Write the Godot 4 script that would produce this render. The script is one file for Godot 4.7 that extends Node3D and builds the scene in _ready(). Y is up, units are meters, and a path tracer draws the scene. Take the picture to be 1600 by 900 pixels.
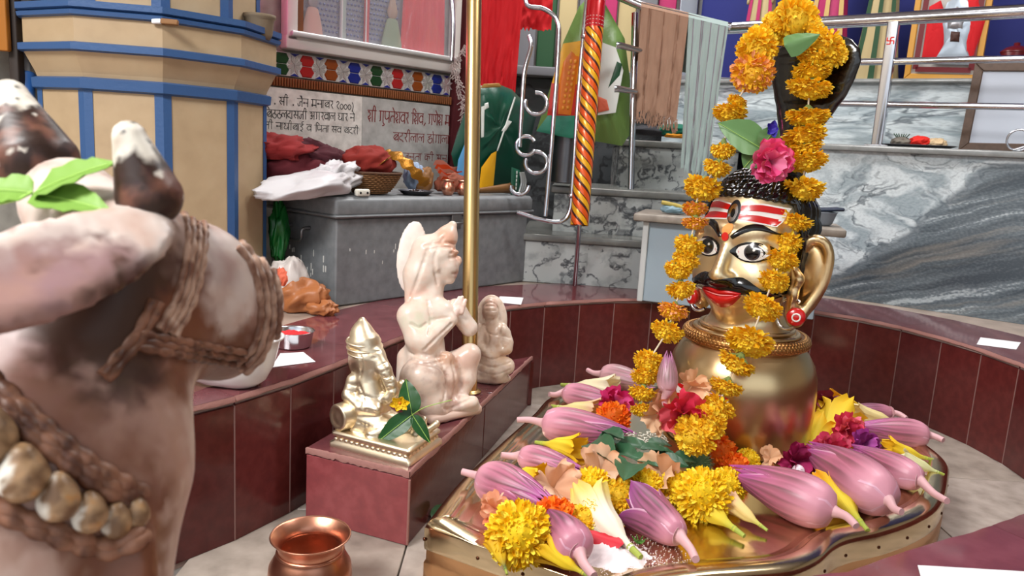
extends Node3D
# A temple pit with a garlanded brass image, small statues on a tiled plinth, a marble bull close by, and the shrine walls behind.

const F := 1200.0
const EYE := Vector3(0, 0.53, 0)
var view := Basis(Vector3.RIGHT, deg_to_rad(-10.0)) * Basis(Vector3.BACK, deg_to_rad(3.4))
var rng := RandomNumberGenerator.new()
var used := {}
var mats := {}
var tex := {}

const FLOOR_Y := -0.32      # bottom of the pit
const PLATE_Y := -0.2       # top of the brass plate
const PLINTH_Y := -0.15     # top of the tiled plinth
var LINGA := Vector3(0.643, -0.2, -2.046)

func _ready() -> void:
	rng.seed = 7
	stage()
	make_textures()
	build_floor_and_pit()
	build_walls()
	build_pillar()
	build_trunk()
	build_plinth()
	build_plate()
	build_linga()
	build_bull()
	build_prayer()
	build_elephant_idol()
	build_small_idol()
	build_pole()
	build_rim_things()
	build_garland()
	build_offerings()
	build_trunk_things()
	build_middle_things()
	build_right_things()
	build_back_things()

func stage() -> void:
	var cam := Camera3D.new()
	cam.name = "camera"
	cam.transform = Transform3D(view, EYE)
	cam.keep_aspect = Camera3D.KEEP_HEIGHT
	add_child(cam)
	var lens := CameraAttributesPhysical.new()
	lens.frustum_focal_length = 32.0
	lens.frustum_focus_distance = 1.95
	lens.frustum_near = 0.02
	lens.frustum_far = 60.0
	lens.exposure_aperture = 9.0
	cam.attributes = lens
	cam.fov = rad_to_deg(2.0 * atan(450.0 / F))
	var env := Environment.new()
	var sky := Sky.new()
	var sm := ProceduralSkyMaterial.new()
	sm.sky_top_color = Color(0.90, 0.95, 1.0)
	sm.sky_horizon_color = Color(0.97, 0.985, 1.0)
	sm.ground_horizon_color = Color(0.75, 0.72, 0.70)
	sm.ground_bottom_color = Color(0.5, 0.47, 0.45)
	sm.sky_energy_multiplier = 0.95
	sky.sky_material = sm
	env.background_mode = Environment.BG_SKY
	env.sky = sky
	env.tonemap_mode = Environment.TONE_MAPPER_LINEAR
	env.tonemap_exposure = 1.38
	env.sdfgi_enabled = true
	env.ssao_enabled = true
	env.ssil_enabled = true
	var we := WorldEnvironment.new()
	we.name = "environment"
	we.environment = env
	add_child(we)
	# ceiling panels, added to light the scene: a glowing sheet in a frame and an area light of the same size just below it
	ceiling_light(Vector3(-1.75, 2.52, 0.35), Vector2(1.5, 1.1), 13.0, "large white light panel on the ceiling near the open side")
	ceiling_light(Vector3(1.3, 2.52, -1.9), Vector2(0.9, 0.6), 2.6, "small white light panel on the ceiling above the pit")
	ceiling_light(Vector3(0.2, 2.52, -3.6), Vector2(0.9, 0.6), 3.6, "small white light panel on the ceiling near the back wall")

func ceiling_light(at: Vector3, size: Vector2, energy: float, label: String) -> void:
	var t := thing("ceiling_light", label, "light", at, 0.0, "ceiling panels")
	var g := G.new()
	g.cbox(Vector3(size.x + 0.06, 0.03, size.y + 0.06), Vector3(0, 0.02, 0), 0.004)
	part("frame", g, mk("white_metal", Color(0.9, 0.9, 0.9), 0.4), t)
	g = G.new()
	g.cbox(Vector3(size.x, 0.01, size.y), Vector3(0, 0.0, 0), 0.002)
	part("light_panel", g, mk("panel_glow", Color(1, 1, 1), 0.5, 0.0, {"emission": Color(1, 0.97, 0.94), "energy": 1.5}), t)
	var l := AreaLight3D.new()
	l.name = "panel_lamp"
	l.area_size = size
	l.light_energy = energy
	l.light_color = Color(1.0, 0.995, 0.99)
	l.area_range = 12.0
	l.shadow_enabled = true
	l.rotation.x = -PI / 2
	l.position = Vector3(0, -0.02, 0)
	t.add_child(l)

# ---------------------------------------------------------------- view rays, used to read positions off known planes
func ray(x: float, y: float) -> Vector3:
	return view * Vector3((x - 800.0) / F, -(y - 450.0) / F, -1.0)
func gp(x: float, y: float, h := 0.0) -> Vector3:      # on the level h
	var d := ray(x, y)
	return EYE + d * ((h - EYE.y) / d.y)
func dp(x: float, y: float, depth: float) -> Vector3:  # at that distance in front of the eye
	return EYE + ray(x, y) * depth
func rp(x: float, y: float, o: Vector3, n: Vector3) -> Vector3:   # on a plane
	var d := ray(x, y)
	return EYE + d * ((o - EYE).dot(n) / d.dot(n))

# ---------------------------------------------------------------- naming
func numbered(called: String) -> String:
	if not used.has(called):
		used[called] = 0
		return called
	used[called] += 1
	return "%s_%03d" % [called, used[called]]

func tag(o: Node3D, label: String, category: String, group := "", kind := "") -> Node3D:
	if label: o.set_meta("label", label)
	if category: o.set_meta("category", category)
	if group: o.set_meta("group", group)
	if kind: o.set_meta("kind", kind)
	return o

func thing(called: String, label: String, category: String, at := Vector3.ZERO, turn := 0.0, group := "") -> Node3D:
	var o := Node3D.new()
	o.name = numbered(called)
	add_child(o, true)
	o.position = at
	o.rotation.y = turn
	tag(o, label, category, group)
	return o

func part(called: String, g: G, m: Material, parent: Node3D) -> MeshInstance3D:
	var o := MeshInstance3D.new()
	o.mesh = g.build()
	o.material_override = m
	o.name = called if parent != self else numbered(called)
	parent.add_child(o, true)
	return o

func inst(called: String, mesh: Mesh, m: Material, parent: Node3D, x := Transform3D()) -> MeshInstance3D:
	var o := MeshInstance3D.new()
	o.mesh = mesh
	o.material_override = m
	o.name = called if parent != self else numbered(called)
	o.transform = x
	parent.add_child(o, true)
	return o

func struct(called: String, g: G, m: Material, label := "") -> MeshInstance3D:
	var o := part(called, g, m, self)
	tag(o, label, "", "", "structure")
	return o

func copy(o: Node3D, x: Transform3D, label: String, group := "") -> Node3D:
	var c: Node3D = o.duplicate()
	var base: String = String(o.name).rstrip("0123456789").trim_suffix("_")
	c.name = numbered(base)
	add_child(c, true)
	c.transform = x
	if label: c.set_meta("label", label)
	if group: c.set_meta("group", group)
	return c

# ---------------------------------------------------------------- materials
func mk(key: String, col := Color.WHITE, rough := 0.6, metal := 0.0, ex := {}) -> StandardMaterial3D:
	if mats.has(key): return mats[key]
	var m := StandardMaterial3D.new()
	m.resource_name = key
	m.albedo_color = col
	m.roughness = rough
	m.metallic = metal
	m.cull_mode = BaseMaterial3D.CULL_DISABLED
	if ex.has("vc"): m.vertex_color_use_as_albedo = true
	if ex.has("emission"):
		m.emission_enabled = true
		m.emission = ex.emission
		m.emission_energy_multiplier = ex.get("energy", 1.0)
	if ex.has("alpha"):
		m.transparency = BaseMaterial3D.TRANSPARENCY_ALPHA
		m.albedo_color.a = ex.alpha
	if ex.has("sss"):
		m.subsurf_scatter_enabled = true
		m.subsurf_scatter_strength = ex.sss
	if ex.has("coat"):
		m.clearcoat_enabled = true
		m.clearcoat = ex.coat
		m.clearcoat_roughness = ex.get("coat_rough", 0.1)
	if ex.has("tex"): m.albedo_texture = ex.tex
	if ex.has("rtex"):
		m.roughness_texture = ex.rtex
	if ex.has("normal"):
		m.normal_enabled = true
		m.normal_texture = ex.normal
		m.normal_scale = ex.get("nscale", 1.0)
	if ex.has("tri"):
		m.uv1_triplanar = true
		m.uv1_scale = Vector3.ONE * ex.tri
	if ex.has("back"):
		m.backlight_enabled = true
		m.backlight = ex.back
	if ex.has("rim"):
		m.rim_enabled = true
		m.rim = ex.rim
	mats[key] = m
	return m

static func lin(h: String) -> Color:
	return Color(h).srgb_to_linear()

func noise(seed_: int, freq: float, oct := 4, type := FastNoiseLite.TYPE_SIMPLEX_SMOOTH) -> FastNoiseLite:
	var n := FastNoiseLite.new()
	n.seed = seed_
	n.frequency = freq
	n.noise_type = type
	n.fractal_octaves = oct
	n.fractal_type = FastNoiseLite.FRACTAL_FBM
	return n

func ramp_image(n: FastNoiseLite, w: int, h: int, stops: Array) -> ImageTexture:
	var src := n.get_seamless_image(w, h)
	var gr := Gradient.new()
	gr.offsets = PackedFloat32Array()
	var offs := PackedFloat32Array()
	var cols := PackedColorArray()
	for s in stops:
		offs.append(s[0])
		cols.append(Color(s[1]))
	gr.offsets = offs
	gr.colors = cols
	var lut := []
	for i in 256: lut.append(gr.sample(i / 255.0))
	var im := Image.create(w, h, false, Image.FORMAT_RGB8)
	var data := src.get_data()
	src.convert(Image.FORMAT_L8)
	data = src.get_data()
	for y in h:
		for x in w:
			im.set_pixel(x, y, lut[data[y * w + x]])
	im.generate_mipmaps()
	return ImageTexture.create_from_image(im)

func bump_image(n: FastNoiseLite, size: int, strength: float) -> ImageTexture:
	var im := n.get_seamless_image(size, size)
	im.convert(Image.FORMAT_RGBA8)
	im.bump_map_to_normal_map(strength)
	return ImageTexture.create_from_image(im)

func make_textures() -> void:
	tex.fine = bump_image(noise(3, 0.05, 4), 256, 2.0)
	tex.weave = bump_image(noise(5, 0.25, 2), 256, 2.0)
	tex.stone = ramp_image(noise(11, 0.012, 6), 512, 512, [[0.0, "a39f99"], [0.35, "b5b1ab"], [0.6, "bebab4"], [1.0, "cbc7c1"]])
	tex.paint = ramp_image(noise(12, 0.015, 6), 512, 512, [[0.0, "cfb083"], [0.4, "dabb8c"], [0.65, "debf90"], [1.0, "e2c698"]])
	tex.maroon = ramp_image(noise(13, 0.02, 6), 512, 512, [[0.0, "592a29"], [0.45, "612e2c"], [0.6, "65312f"], [1.0, "6b3634"]])
	tex.steel_paint = ramp_image(noise(14, 0.02, 6), 512, 512, [[0.0, "74777a"], [0.5, "7f8386"], [1.0, "8a8e91"]])
	tex.scratch = ramp_image(noise(15, 0.03, 5), 256, 256, [[0.0, "555555"], [0.5, "888888"], [1.0, "bbbbbb"]])
	tex.marble_wall = marble_texture(900, 400)
	tex.marble_step = step_marble(320, 320)

func marble_texture(w: int, h: int) -> ImageTexture:
	# whitish marble broken by dark cloudy veins on one side and swept by long grey streaks on the other
	var a := noise(21, 1.0, 5)
	var b := noise(22, 1.0, 4)
	var c := noise(23, 1.0, 5)
	var im := Image.create(w, h, false, Image.FORMAT_RGB8)
	var white := Color("dce7eb")
	var grey := Color("98a8b0")
	var dark := Color("4c565e")
	var tan_ := Color("a79e92")
	for j in h:
		var y := 1.0 - float(j) / h             # upwards, 0..1 of the wall height
		for i in w:
			var x := float(i) / w * 2.25
			var n0 := a.get_noise_2d(x * 3.0, y * 3.0)
			var n1 := b.get_noise_2d(x * 3.0, y * 3.0)
			var wx := x + 0.14 * n0
			var wy := y + 0.14 * n1
			var cloud := c.get_noise_2d(wx * 5.0, wy * 5.5)
			var v1 := clampf(1.0 - absf(c.get_noise_2d(wx * 3.2 + 7.0, wy * 4.0)) * 9.0, 0.0, 1.0)
			var v2 := clampf(1.0 - absf(b.get_noise_2d(wx * 7.0, wy * 8.0 + 3.0)) * 8.0, 0.0, 1.0)
			var grain := c.get_noise_2d(x * 60.0, y * 60.0)
			var col := white.lerp(grey, clampf(cloud * 1.6 + 0.25, 0.0, 0.8))
			col = col.lerp(dark, clampf(v1 * 0.7 * clampf(0.5 + n0 * 2.0, 0.0, 1.0) + v2 * 0.45 * clampf(0.4 + n1 * 2.0, 0.0, 1.0), 0.0, 0.85))
			# the grey sweep
			var edge := 0.12 + 0.84 * smoothstep(0.0, 1.0, (x - 0.34) / 0.72) + 0.08 * n0
			var k := smoothstep(0.06, -0.06, y - edge) * smoothstep(0.08, 0.34, x + 0.12 * a.get_noise_2d(y * 5.0, 3.0))
			var u := (y + 0.035 * n1) - 0.66 * x + 0.06 * x * x
			var st := b.get_noise_2d(u * 9.0, x * 0.9) + 0.55 * c.get_noise_2d(u * 26.0, x * 2.0) + 0.3 * grain
			var sc := dark.lerp(Color("7f8b92"), clampf(st * 0.9 + 0.45, 0.0, 1.0)).lerp(white, clampf((st - 0.44) * 2.0, 0.0, 0.65))
			sc = sc.lerp(tan_, clampf(b.get_noise_2d(u * 7.0 + 5.0, x) * 1.2 - 0.2, 0.0, 0.5))
			col = col.lerp(sc, k)
			var ve := clampf(1.0 - absf(y - edge - 0.02 - 0.03 * cloud) * 18.0, 0.0, 1.0) * smoothstep(0.1, 0.3, x)
			col = col.lerp(dark, ve * 0.55)
			col = col.lerp(Color.WHITE, grain * 0.10) if grain > 0.0 else col.lerp(dark, -grain * 0.25)
			im.set_pixel(i, j, col)
	im.generate_mipmaps()
	return ImageTexture.create_from_image(im)

func step_marble(w: int, h: int) -> ImageTexture:
	var a := noise(31, 0.010, 5)
	var b := noise(32, 0.022, 5)
	var im := Image.create(w, h, false, Image.FORMAT_RGB8)
	for j in h:
		for i in w:
			var v := absf(a.get_noise_2d(i + 40.0 * b.get_noise_2d(i, j), j))
			var k := clampf(v * 6.0, 0.0, 1.0)
			var col := Color("3c4044").lerp(Color("aeb3b2"), k).lerp(Color("8d9392"), clampf(b.get_noise_2d(i + 99.0, j) * 1.5, 0.0, 0.8))
			im.set_pixel(i, j, col)
	im.generate_mipmaps()
	return ImageTexture.create_from_image(im)

# ---------------------------------------------------------------- mesh building; faces are given counter-clockwise from outside
class G:
	var v := PackedVector3Array()
	var c := PackedColorArray()
	var uv := PackedVector2Array()
	var t := PackedInt32Array()
	var col := Color.WHITE
	var x := Transform3D()
	func p(a: Vector3, u := Vector2.ZERO) -> int:
		v.append(x * a)
		c.append(col)
		uv.append(u)
		return v.size() - 1
	func tri(a: int, b: int, d: int) -> void:
		t.append(a)
		t.append(b)
		t.append(d)
	func quad(a: int, b: int, d: int, e: int) -> void:
		tri(a, b, d)
		tri(a, d, e)
	func face(a: Vector3, b: Vector3, d: Vector3, e: Vector3) -> void:
		quad(p(a, Vector2(0, 1)), p(b, Vector2(1, 1)), p(d, Vector2(1, 0)), p(e, Vector2(0, 0)))
	func poly(pts: Array) -> void:      # flat convex fan
		var i0 := p(pts[0])
		var last := p(pts[1])
		for i in range(2, pts.size()):
			var n := p(pts[i])
			tri(i0, last, n)
			last = n
	func cbox(s: Vector3, at := Vector3.ZERO, b := 0.003, bas := Basis()) -> void:   # a box with chamfered edges
		var h := s / 2.0
		b = minf(b, minf(h.x, minf(h.y, h.z)) * 0.9)
		var id := {}
		for sx in [-1, 1]:
			for sy in [-1, 1]:
				for sz in [-1, 1]:
					var k := Vector3i(sx, sy, sz)
					var q := Vector3(sx * h.x, sy * h.y, sz * h.z)
					var ins := [Vector3(0, sy * b, sz * b), Vector3(sx * b, 0, sz * b), Vector3(sx * b, sy * b, 0)]
					var l := []
					for a in 3:
						l.append(p(at + bas * (q - ins[a])))
					id[k] = l
		for a in 3:
			var e := (a + 1) % 3
			var f := (a + 2) % 3
			for sg in [-1, 1]:
				var ks := []
				for pr in [[-1, -1], [1, -1], [1, 1], [-1, 1]]:
					var k := Vector3i.ZERO
					k[a] = sg
					k[e] = pr[0]
					k[f] = pr[1]
					ks.append(id[k][a])
				if sg > 0: quad(ks[0], ks[1], ks[2], ks[3])
				else: quad(ks[3], ks[2], ks[1], ks[0])
			for se in [-1, 1]:     # the edges that run along a, between faces e and f
				for sf in [-1, 1]:
					var k0 := Vector3i.ZERO
					var k1 := Vector3i.ZERO
					k0[a] = -1
					k1[a] = 1
					k0[e] = se
					k1[e] = se
					k0[f] = sf
					k1[f] = sf
					if se * sf > 0: quad(id[k0][e], id[k0][f], id[k1][f], id[k1][e])
					else: quad(id[k0][e], id[k1][e], id[k1][f], id[k0][f])
		for k in id:
			if k.x * k.y * k.z > 0: tri(id[k][0], id[k][1], id[k][2])
			else: tri(id[k][0], id[k][2], id[k][1])
	func grid(rows: Array, wrap := false) -> void:    # rows of points; outside is where (along row) x (to next row) points
		var w: int = rows[0].size()
		var s := v.size()
		for i in rows.size():
			for j in w:
				p(rows[i][j], Vector2(float(j) / maxf(1.0, w - 1.0), 1.0 - float(i) / maxf(1.0, rows.size() - 1.0)))
		for i in rows.size() - 1:
			for j in (w if wrap else w - 1):
				var j2 := (j + 1) % w
				quad(s + i * w + j, s + i * w + j2, s + (i + 1) * w + j2, s + (i + 1) * w + j)
	func lathe(prof: Array, seg := 32, sx := 1.0, sz := 1.0, at := Vector3.ZERO, bas := Basis()) -> void:   # (radius, height), outside to the right of the way up
		var rows := []
		for q in prof:
			var r := []
			for j in seg:
				var a := -TAU * j / seg
				r.append(at + bas * Vector3(cos(a) * q.x * sx, q.y, sin(a) * q.x * sz))
			rows.append(r)
		grid(rows, true)
	func tube(path: Array, rad, seg := 8, closed := false, caps := true) -> void:     # rad: a number or one per point
		var n := path.size()
		var rows := []
		var up := Vector3.ZERO
		for i in n:
			var a: Vector3 = path[(i - 1 + n) % n] if closed else path[maxi(i - 1, 0)]
			var b: Vector3 = path[(i + 1) % n] if closed else path[mini(i + 1, n - 1)]
			var d := (b - a).normalized()
			if d == Vector3.ZERO: d = Vector3.UP
			if up == Vector3.ZERO:
				up = (Vector3.UP if absf(d.y) < 0.9 else Vector3.RIGHT)
			up = (up - d * up.dot(d)).normalized()
			var s := d.cross(up)
			var r: float = rad[i] if rad is Array else rad
			var row := []
			for j in seg:
				var an := TAU * j / seg
				row.append(path[i] + (s * cos(an) + up * sin(an)) * r)
			row.reverse()
			rows.append(row)
		if closed: rows.append(rows[0])
		grid(rows, true)
		if caps and not closed:
			poly_c(rows[0], true)
			poly_c(rows[n - 1], false)
	func poly_c(r: Array, flip: bool) -> void:
		var m := Vector3.ZERO
		for q in r: m += q
		m /= r.size()
		var c0 := p(m)
		var s := v.size()
		for q in r: p(q)
		for j in r.size():
			var j2 := (j + 1) % r.size()
			if flip: tri(c0, s + j2, s + j)
			else: tri(c0, s + j, s + j2)
	func prism(o: PackedVector2Array, z0: float, z1: float, bev := 0.0) -> void:    # outline in x, y (counter-clockwise) pushed out along z
		var n := o.size()
		var ins := PackedVector2Array()
		for i in n:
			var a := o[(i - 1 + n) % n]
			var b := o[i]
			var d := o[(i + 1) % n]
			var n1 := (b - a).normalized().orthogonal()
			var n2 := (d - b).normalized().orthogonal()
			var nn := (n1 + n2)
			nn = nn.normalized() if nn.length() > 0.01 else n1
			ins.append(b - nn * bev)
		var levels := [[o, z0], [o, z1 - bev], [ins, z1]] if bev > 0.0 else [[o, z0], [o, z1]]
		for l in levels.size() - 1:
			for i in n:
				var i2 := (i + 1) % n
				var a: Vector2 = levels[l][0][i]
				var b: Vector2 = levels[l][0][i2]
				var d: Vector2 = levels[l + 1][0][i2]
				var e: Vector2 = levels[l + 1][0][i]
				var za: float = levels[l][1]
				var zb: float = levels[l + 1][1]
				quad(p(Vector3(a.x, a.y, za)), p(Vector3(b.x, b.y, za)), p(Vector3(d.x, d.y, zb)), p(Vector3(e.x, e.y, zb)))
		var top: PackedVector2Array = ins if bev > 0.0 else o
		cap(top, z1, false)
		cap(o, z0, true)
	func cap(o: PackedVector2Array, z: float, flip: bool) -> void:
		var ix := Geometry2D.triangulate_polygon(o)
		var s := v.size()
		for q in o: p(Vector3(q.x, q.y, z))
		for i in range(0, ix.size(), 3):
			var a := o[ix[i]]
			var b := o[ix[i + 1]]
			var d := o[ix[i + 2]]
			if ((b - a).cross(d - a) > 0.0) != flip: tri(s + ix[i], s + ix[i + 1], s + ix[i + 2])
			else: tri(s + ix[i], s + ix[i + 2], s + ix[i + 1])
	func add(m: G, at := Transform3D()) -> void:
		var s := v.size()
		for i in m.v.size():
			v.append(x * (at * m.v[i]))
			c.append(m.c[i])
			uv.append(m.uv[i])
		for i in m.t: t.append(s + i)
	func build() -> ArrayMesh:
		var n := PackedVector3Array()
		n.resize(v.size())
		for i in range(0, t.size(), 3):
			var a := v[t[i]]
			var f := (v[t[i + 1]] - a).cross(v[t[i + 2]] - a)
			n[t[i]] += f
			n[t[i + 1]] += f
			n[t[i + 2]] += f
		for i in n.size():
			n[i] = n[i].normalized() if n[i].length_squared() > 1e-24 else Vector3.UP
		var ix := t.duplicate()
		for i in range(0, ix.size(), 3):
			var k := ix[i + 1]
			ix[i + 1] = ix[i + 2]
			ix[i + 2] = k
		var arr := []
		arr.resize(Mesh.ARRAY_MAX)
		arr[Mesh.ARRAY_VERTEX] = v
		arr[Mesh.ARRAY_NORMAL] = n
		arr[Mesh.ARRAY_COLOR] = c
		arr[Mesh.ARRAY_TEX_UV] = uv
		arr[Mesh.ARRAY_INDEX] = ix
		var m := ArrayMesh.new()
		m.add_surface_from_arrays(Mesh.PRIMITIVE_TRIANGLES, arr)
		return m

# ---------------------------------------------------------------- soft shapes: capsules and ellipsoids joined by a smooth minimum, meshed as surface nets
class Soft:
	var kind := PackedInt32Array()
	var a := PackedVector3Array()
	var b := PackedVector3Array()
	var ra := PackedFloat32Array()
	var rb := PackedFloat32Array()
	var k := PackedFloat32Array()
	var inv: Array[Basis] = []
	var cut := PackedInt32Array()
	func cap(p: Vector3, q: Vector3, r1: float, r2 := -1.0, kk := 0.02, neg := 0) -> void:
		kind.append(0)
		a.append(p)
		b.append(q)
		ra.append(r1)
		rb.append(r2 if r2 >= 0.0 else r1)
		k.append(kk)
		inv.append(Basis())
		cut.append(neg)
	func ell(p: Vector3, r: Vector3, kk := 0.02, bas := Basis(), neg := 0) -> void:
		kind.append(1)
		a.append(p)
		b.append(r)
		ra.append(maxf(r.x, maxf(r.y, r.z)))
		rb.append(minf(r.x, minf(r.y, r.z)))
		k.append(kk)
		inv.append(bas.transposed())
		cut.append(neg)
	func line(pts: Array, rs: Array, kk := 0.02) -> void:
		for i in pts.size() - 1: cap(pts[i], pts[i + 1], rs[i], rs[i + 1], kk)
	func one(i: int, p: Vector3) -> float:
		if kind[i] == 0:
			var ba := b[i] - a[i]
			var pa := p - a[i]
			var l := ba.length_squared()
			var h := clampf(pa.dot(ba) / l, 0.0, 1.0) if l > 1e-12 else 0.0
			return (pa - ba * h).length() - lerpf(ra[i], rb[i], h)
		var q := inv[i] * (p - a[i])
		var r := b[i]
		var k0 := (q / r).length()
		var k1 := (q / (r * r)).length()
		return k0 * (k0 - 1.0) / k1 if k1 > 1e-9 else -rb[i]
	func at(p: Vector3, ids: PackedInt32Array) -> float:
		var d := 1e9
		for i in ids:
			var e := one(i, p)
			var kk := k[i]
			if cut[i] == 0:
				var h := maxf(kk - absf(d - e), 0.0)
				d = minf(d, e) - h * h * 0.25 / kk
			else:
				var h := maxf(kk - absf(d + e), 0.0)
				d = maxf(d, -e) + h * h * 0.25 / kk
		return d
	func all() -> PackedInt32Array:
		var r := PackedInt32Array()
		for i in kind.size(): r.append(i)
		return r
	func hit(o: Vector3, d: Vector3, most := 2.0) -> float:     # sphere tracing; -1 where nothing is met
		var ids := all()
		var t := 0.0
		for i in 80:
			var e := at(o + d * t, ids)
			if e < 0.0003: return t
			t += e * 0.8
			if t > most: return -1.0
		return t
	func mesh(g: G, cell: float, lo := Vector3.INF, hi := -Vector3.INF) -> void:
		var blo := Vector3.INF
		var bhi := -Vector3.INF
		for i in kind.size():
			if cut[i]: continue
			if kind[i] == 0:
				var r := Vector3.ONE * maxf(ra[i], rb[i])
				blo = blo.min(a[i].min(b[i]) - r)
				bhi = bhi.max(a[i].max(b[i]) + r)
			else:
				var r := Vector3.ONE * ra[i]
				blo = blo.min(a[i] - r)
				bhi = bhi.max(a[i] + r)
		blo -= Vector3.ONE * cell * 2.0
		bhi += Vector3.ONE * cell * 2.0
		if lo != Vector3.INF:
			blo = blo.max(lo)
			bhi = bhi.min(hi)
		const N := 6
		var nb := Vector3i(((bhi - blo) / (cell * N)).ceil())
		var every := all()
		var reach := cell * N * 0.87
		var verts := {}
		var edges := PackedInt32Array()
		var val := PackedFloat32Array()
		val.resize((N + 1) * (N + 1) * (N + 1))
		var W := N + 1
		var offs := PackedInt32Array()
		for c in 8: offs.append((c & 1) + ((c >> 1) & 1) * W + (c >> 2) * W * W)
		var start := g.v.size()
		var kmax := 0.0
		for kk in k: kmax = maxf(kmax, kk)
		for bz in nb.z:
			for by in nb.y:
				for bx in nb.x:
					var o := blo + Vector3(bx, by, bz) * cell * N
					var mid := o + Vector3.ONE * cell * N * 0.5
					var dm := at(mid, every)
					if absf(dm) > reach * 1.6: continue
					var near := PackedInt32Array()
					for i in every:
						if one(i, mid) < (reach * 1.25 + k[i] if cut[i] else absf(dm) + reach * 2.0 + kmax): near.append(i)
					var w := 0
					var pos := false
					var neg := false
					for z in W:
						for y in W:
							for x in W:
								var d := at(o + Vector3(x, y, z) * cell, near)
								val[w] = d
								if d < 0.0: neg = true
								else: pos = true
								w += 1
					if not (pos and neg): continue
					for z in N:
						for y in N:
							for x in N:
								var base := x + y * W + z * W * W
								var m := 0
								for c in 8:
									if val[base + offs[c]] < 0.0: m |= 1 << c
								if m == 0 or m == 255: continue
								var s := Vector3.ZERO
								var cnt := 0
								for c in 8:
									for ax in 3:
										if c & (1 << ax): continue
										var c2 := c | (1 << ax)
										if ((m >> c) & 1) == ((m >> c2) & 1): continue
										var va := val[base + offs[c]]
										var vb := val[base + offs[c2]]
										var q := Vector3(c & 1, (c >> 1) & 1, c >> 2)
										q[ax] = va / (va - vb)
										s += q
										cnt += 1
								var gx := bx * N + x
								var gy := by * N + y
								var gz := bz * N + z
								var key := gx + (gy << 12) + (gz << 24)
								verts[key] = g.p(o + (Vector3(x, y, z) + s / cnt) * cell)
								for ax in 3:
									if (m & 1) != ((m >> (1 << ax)) & 1):
										edges.append(key)
										edges.append(ax * 2 + (m & 1))
		var st := [1, 1 << 12, 1 << 24]
		for i in range(0, edges.size(), 2):
			var ax := edges[i + 1] >> 1
			var u: int = st[(ax + 1) % 3]
			var w: int = st[(ax + 2) % 3]
			var key := edges[i]
			if not (verts.has(key - u) and verts.has(key - w) and verts.has(key - u - w)): continue
			if edges[i + 1] & 1: g.quad(verts[key - u - w], verts[key - w], verts[key], verts[key - u])
			else: g.quad(verts[key - u], verts[key], verts[key - w], verts[key - u - w])

# ---------------------------------------------------------------- curves
func smooth(pts: Array, per := 6, closed := false) -> Array:
	var r := []
	var n := pts.size()
	for i in (n if closed else n - 1):
		var a = pts[(i - 1 + n) % n] if closed else pts[maxi(i - 1, 0)]
		var b = pts[i]
		var c = pts[(i + 1) % n]
		var d = pts[(i + 2) % n] if closed else pts[mini(i + 2, n - 1)]
		for s in per:
			var t := float(s) / per
			r.append(0.5 * ((2.0 * b) + (c - a) * t + (2.0 * a - 5.0 * b + 4.0 * c - d) * t * t + (3.0 * b - a - 3.0 * c + d) * t * t * t))
	if not closed: r.append(pts[n - 1])
	return r

func evenly(pts: Array, step: float) -> Array:
	var r := [pts[0]]
	var left := step
	for i in pts.size() - 1:
		var a = pts[i]
		var b = pts[i + 1]
		var l: float = (b - a).length()
		var s := left
		while s <= l:
			r.append(a.lerp(b, s / l))
			s += step
		left = s - l
	return r

func ring(n: int, r: float, at := Vector3.ZERO, bas := Basis()) -> Array:
	var o := []
	for i in n: o.append(at + bas * Vector3(cos(TAU * i / n) * r, sin(TAU * i / n) * r, 0))
	return o

func along(a: Vector3, b: Vector3, up := Vector3.UP) -> Basis:     # y axis from a to b
	var y := (b - a).normalized()
	var x := y.cross(up)
	if x.length() < 0.01: x = y.cross(Vector3.BACK)
	x = x.normalized()
	return Basis(x, y, x.cross(y))

# ================================================================ the setting
var inner: Array = []      # outline of the pit at floor level, Vector2(x, z), going round by the left, the back and the right
var outer: Array = []
var F1 := Transform3D(Basis(Vector3.UP, deg_to_rad(45.0)), Vector3(-0.27, 0, -3.5))     # shrine wall with the inscriptions
var F2 := Transform3D(Basis(Vector3.UP, deg_to_rad(-34.5)), Vector3(1.38, 0, -3.27))    # veined marble wall on the right
var F3 := Transform3D(Basis(Vector3.UP, deg_to_rad(49.7)), Vector3(-0.574, 0, -2.427))   # steel trunk

func onto(x: float, y: float, f: Transform3D, z := 0.0) -> Vector3:     # a view ray met with a plane of that frame, in the frame's own axes
	return f.affine_inverse() * rp(x, y, f * Vector3(0, 0, z), f.basis.z)

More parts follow.
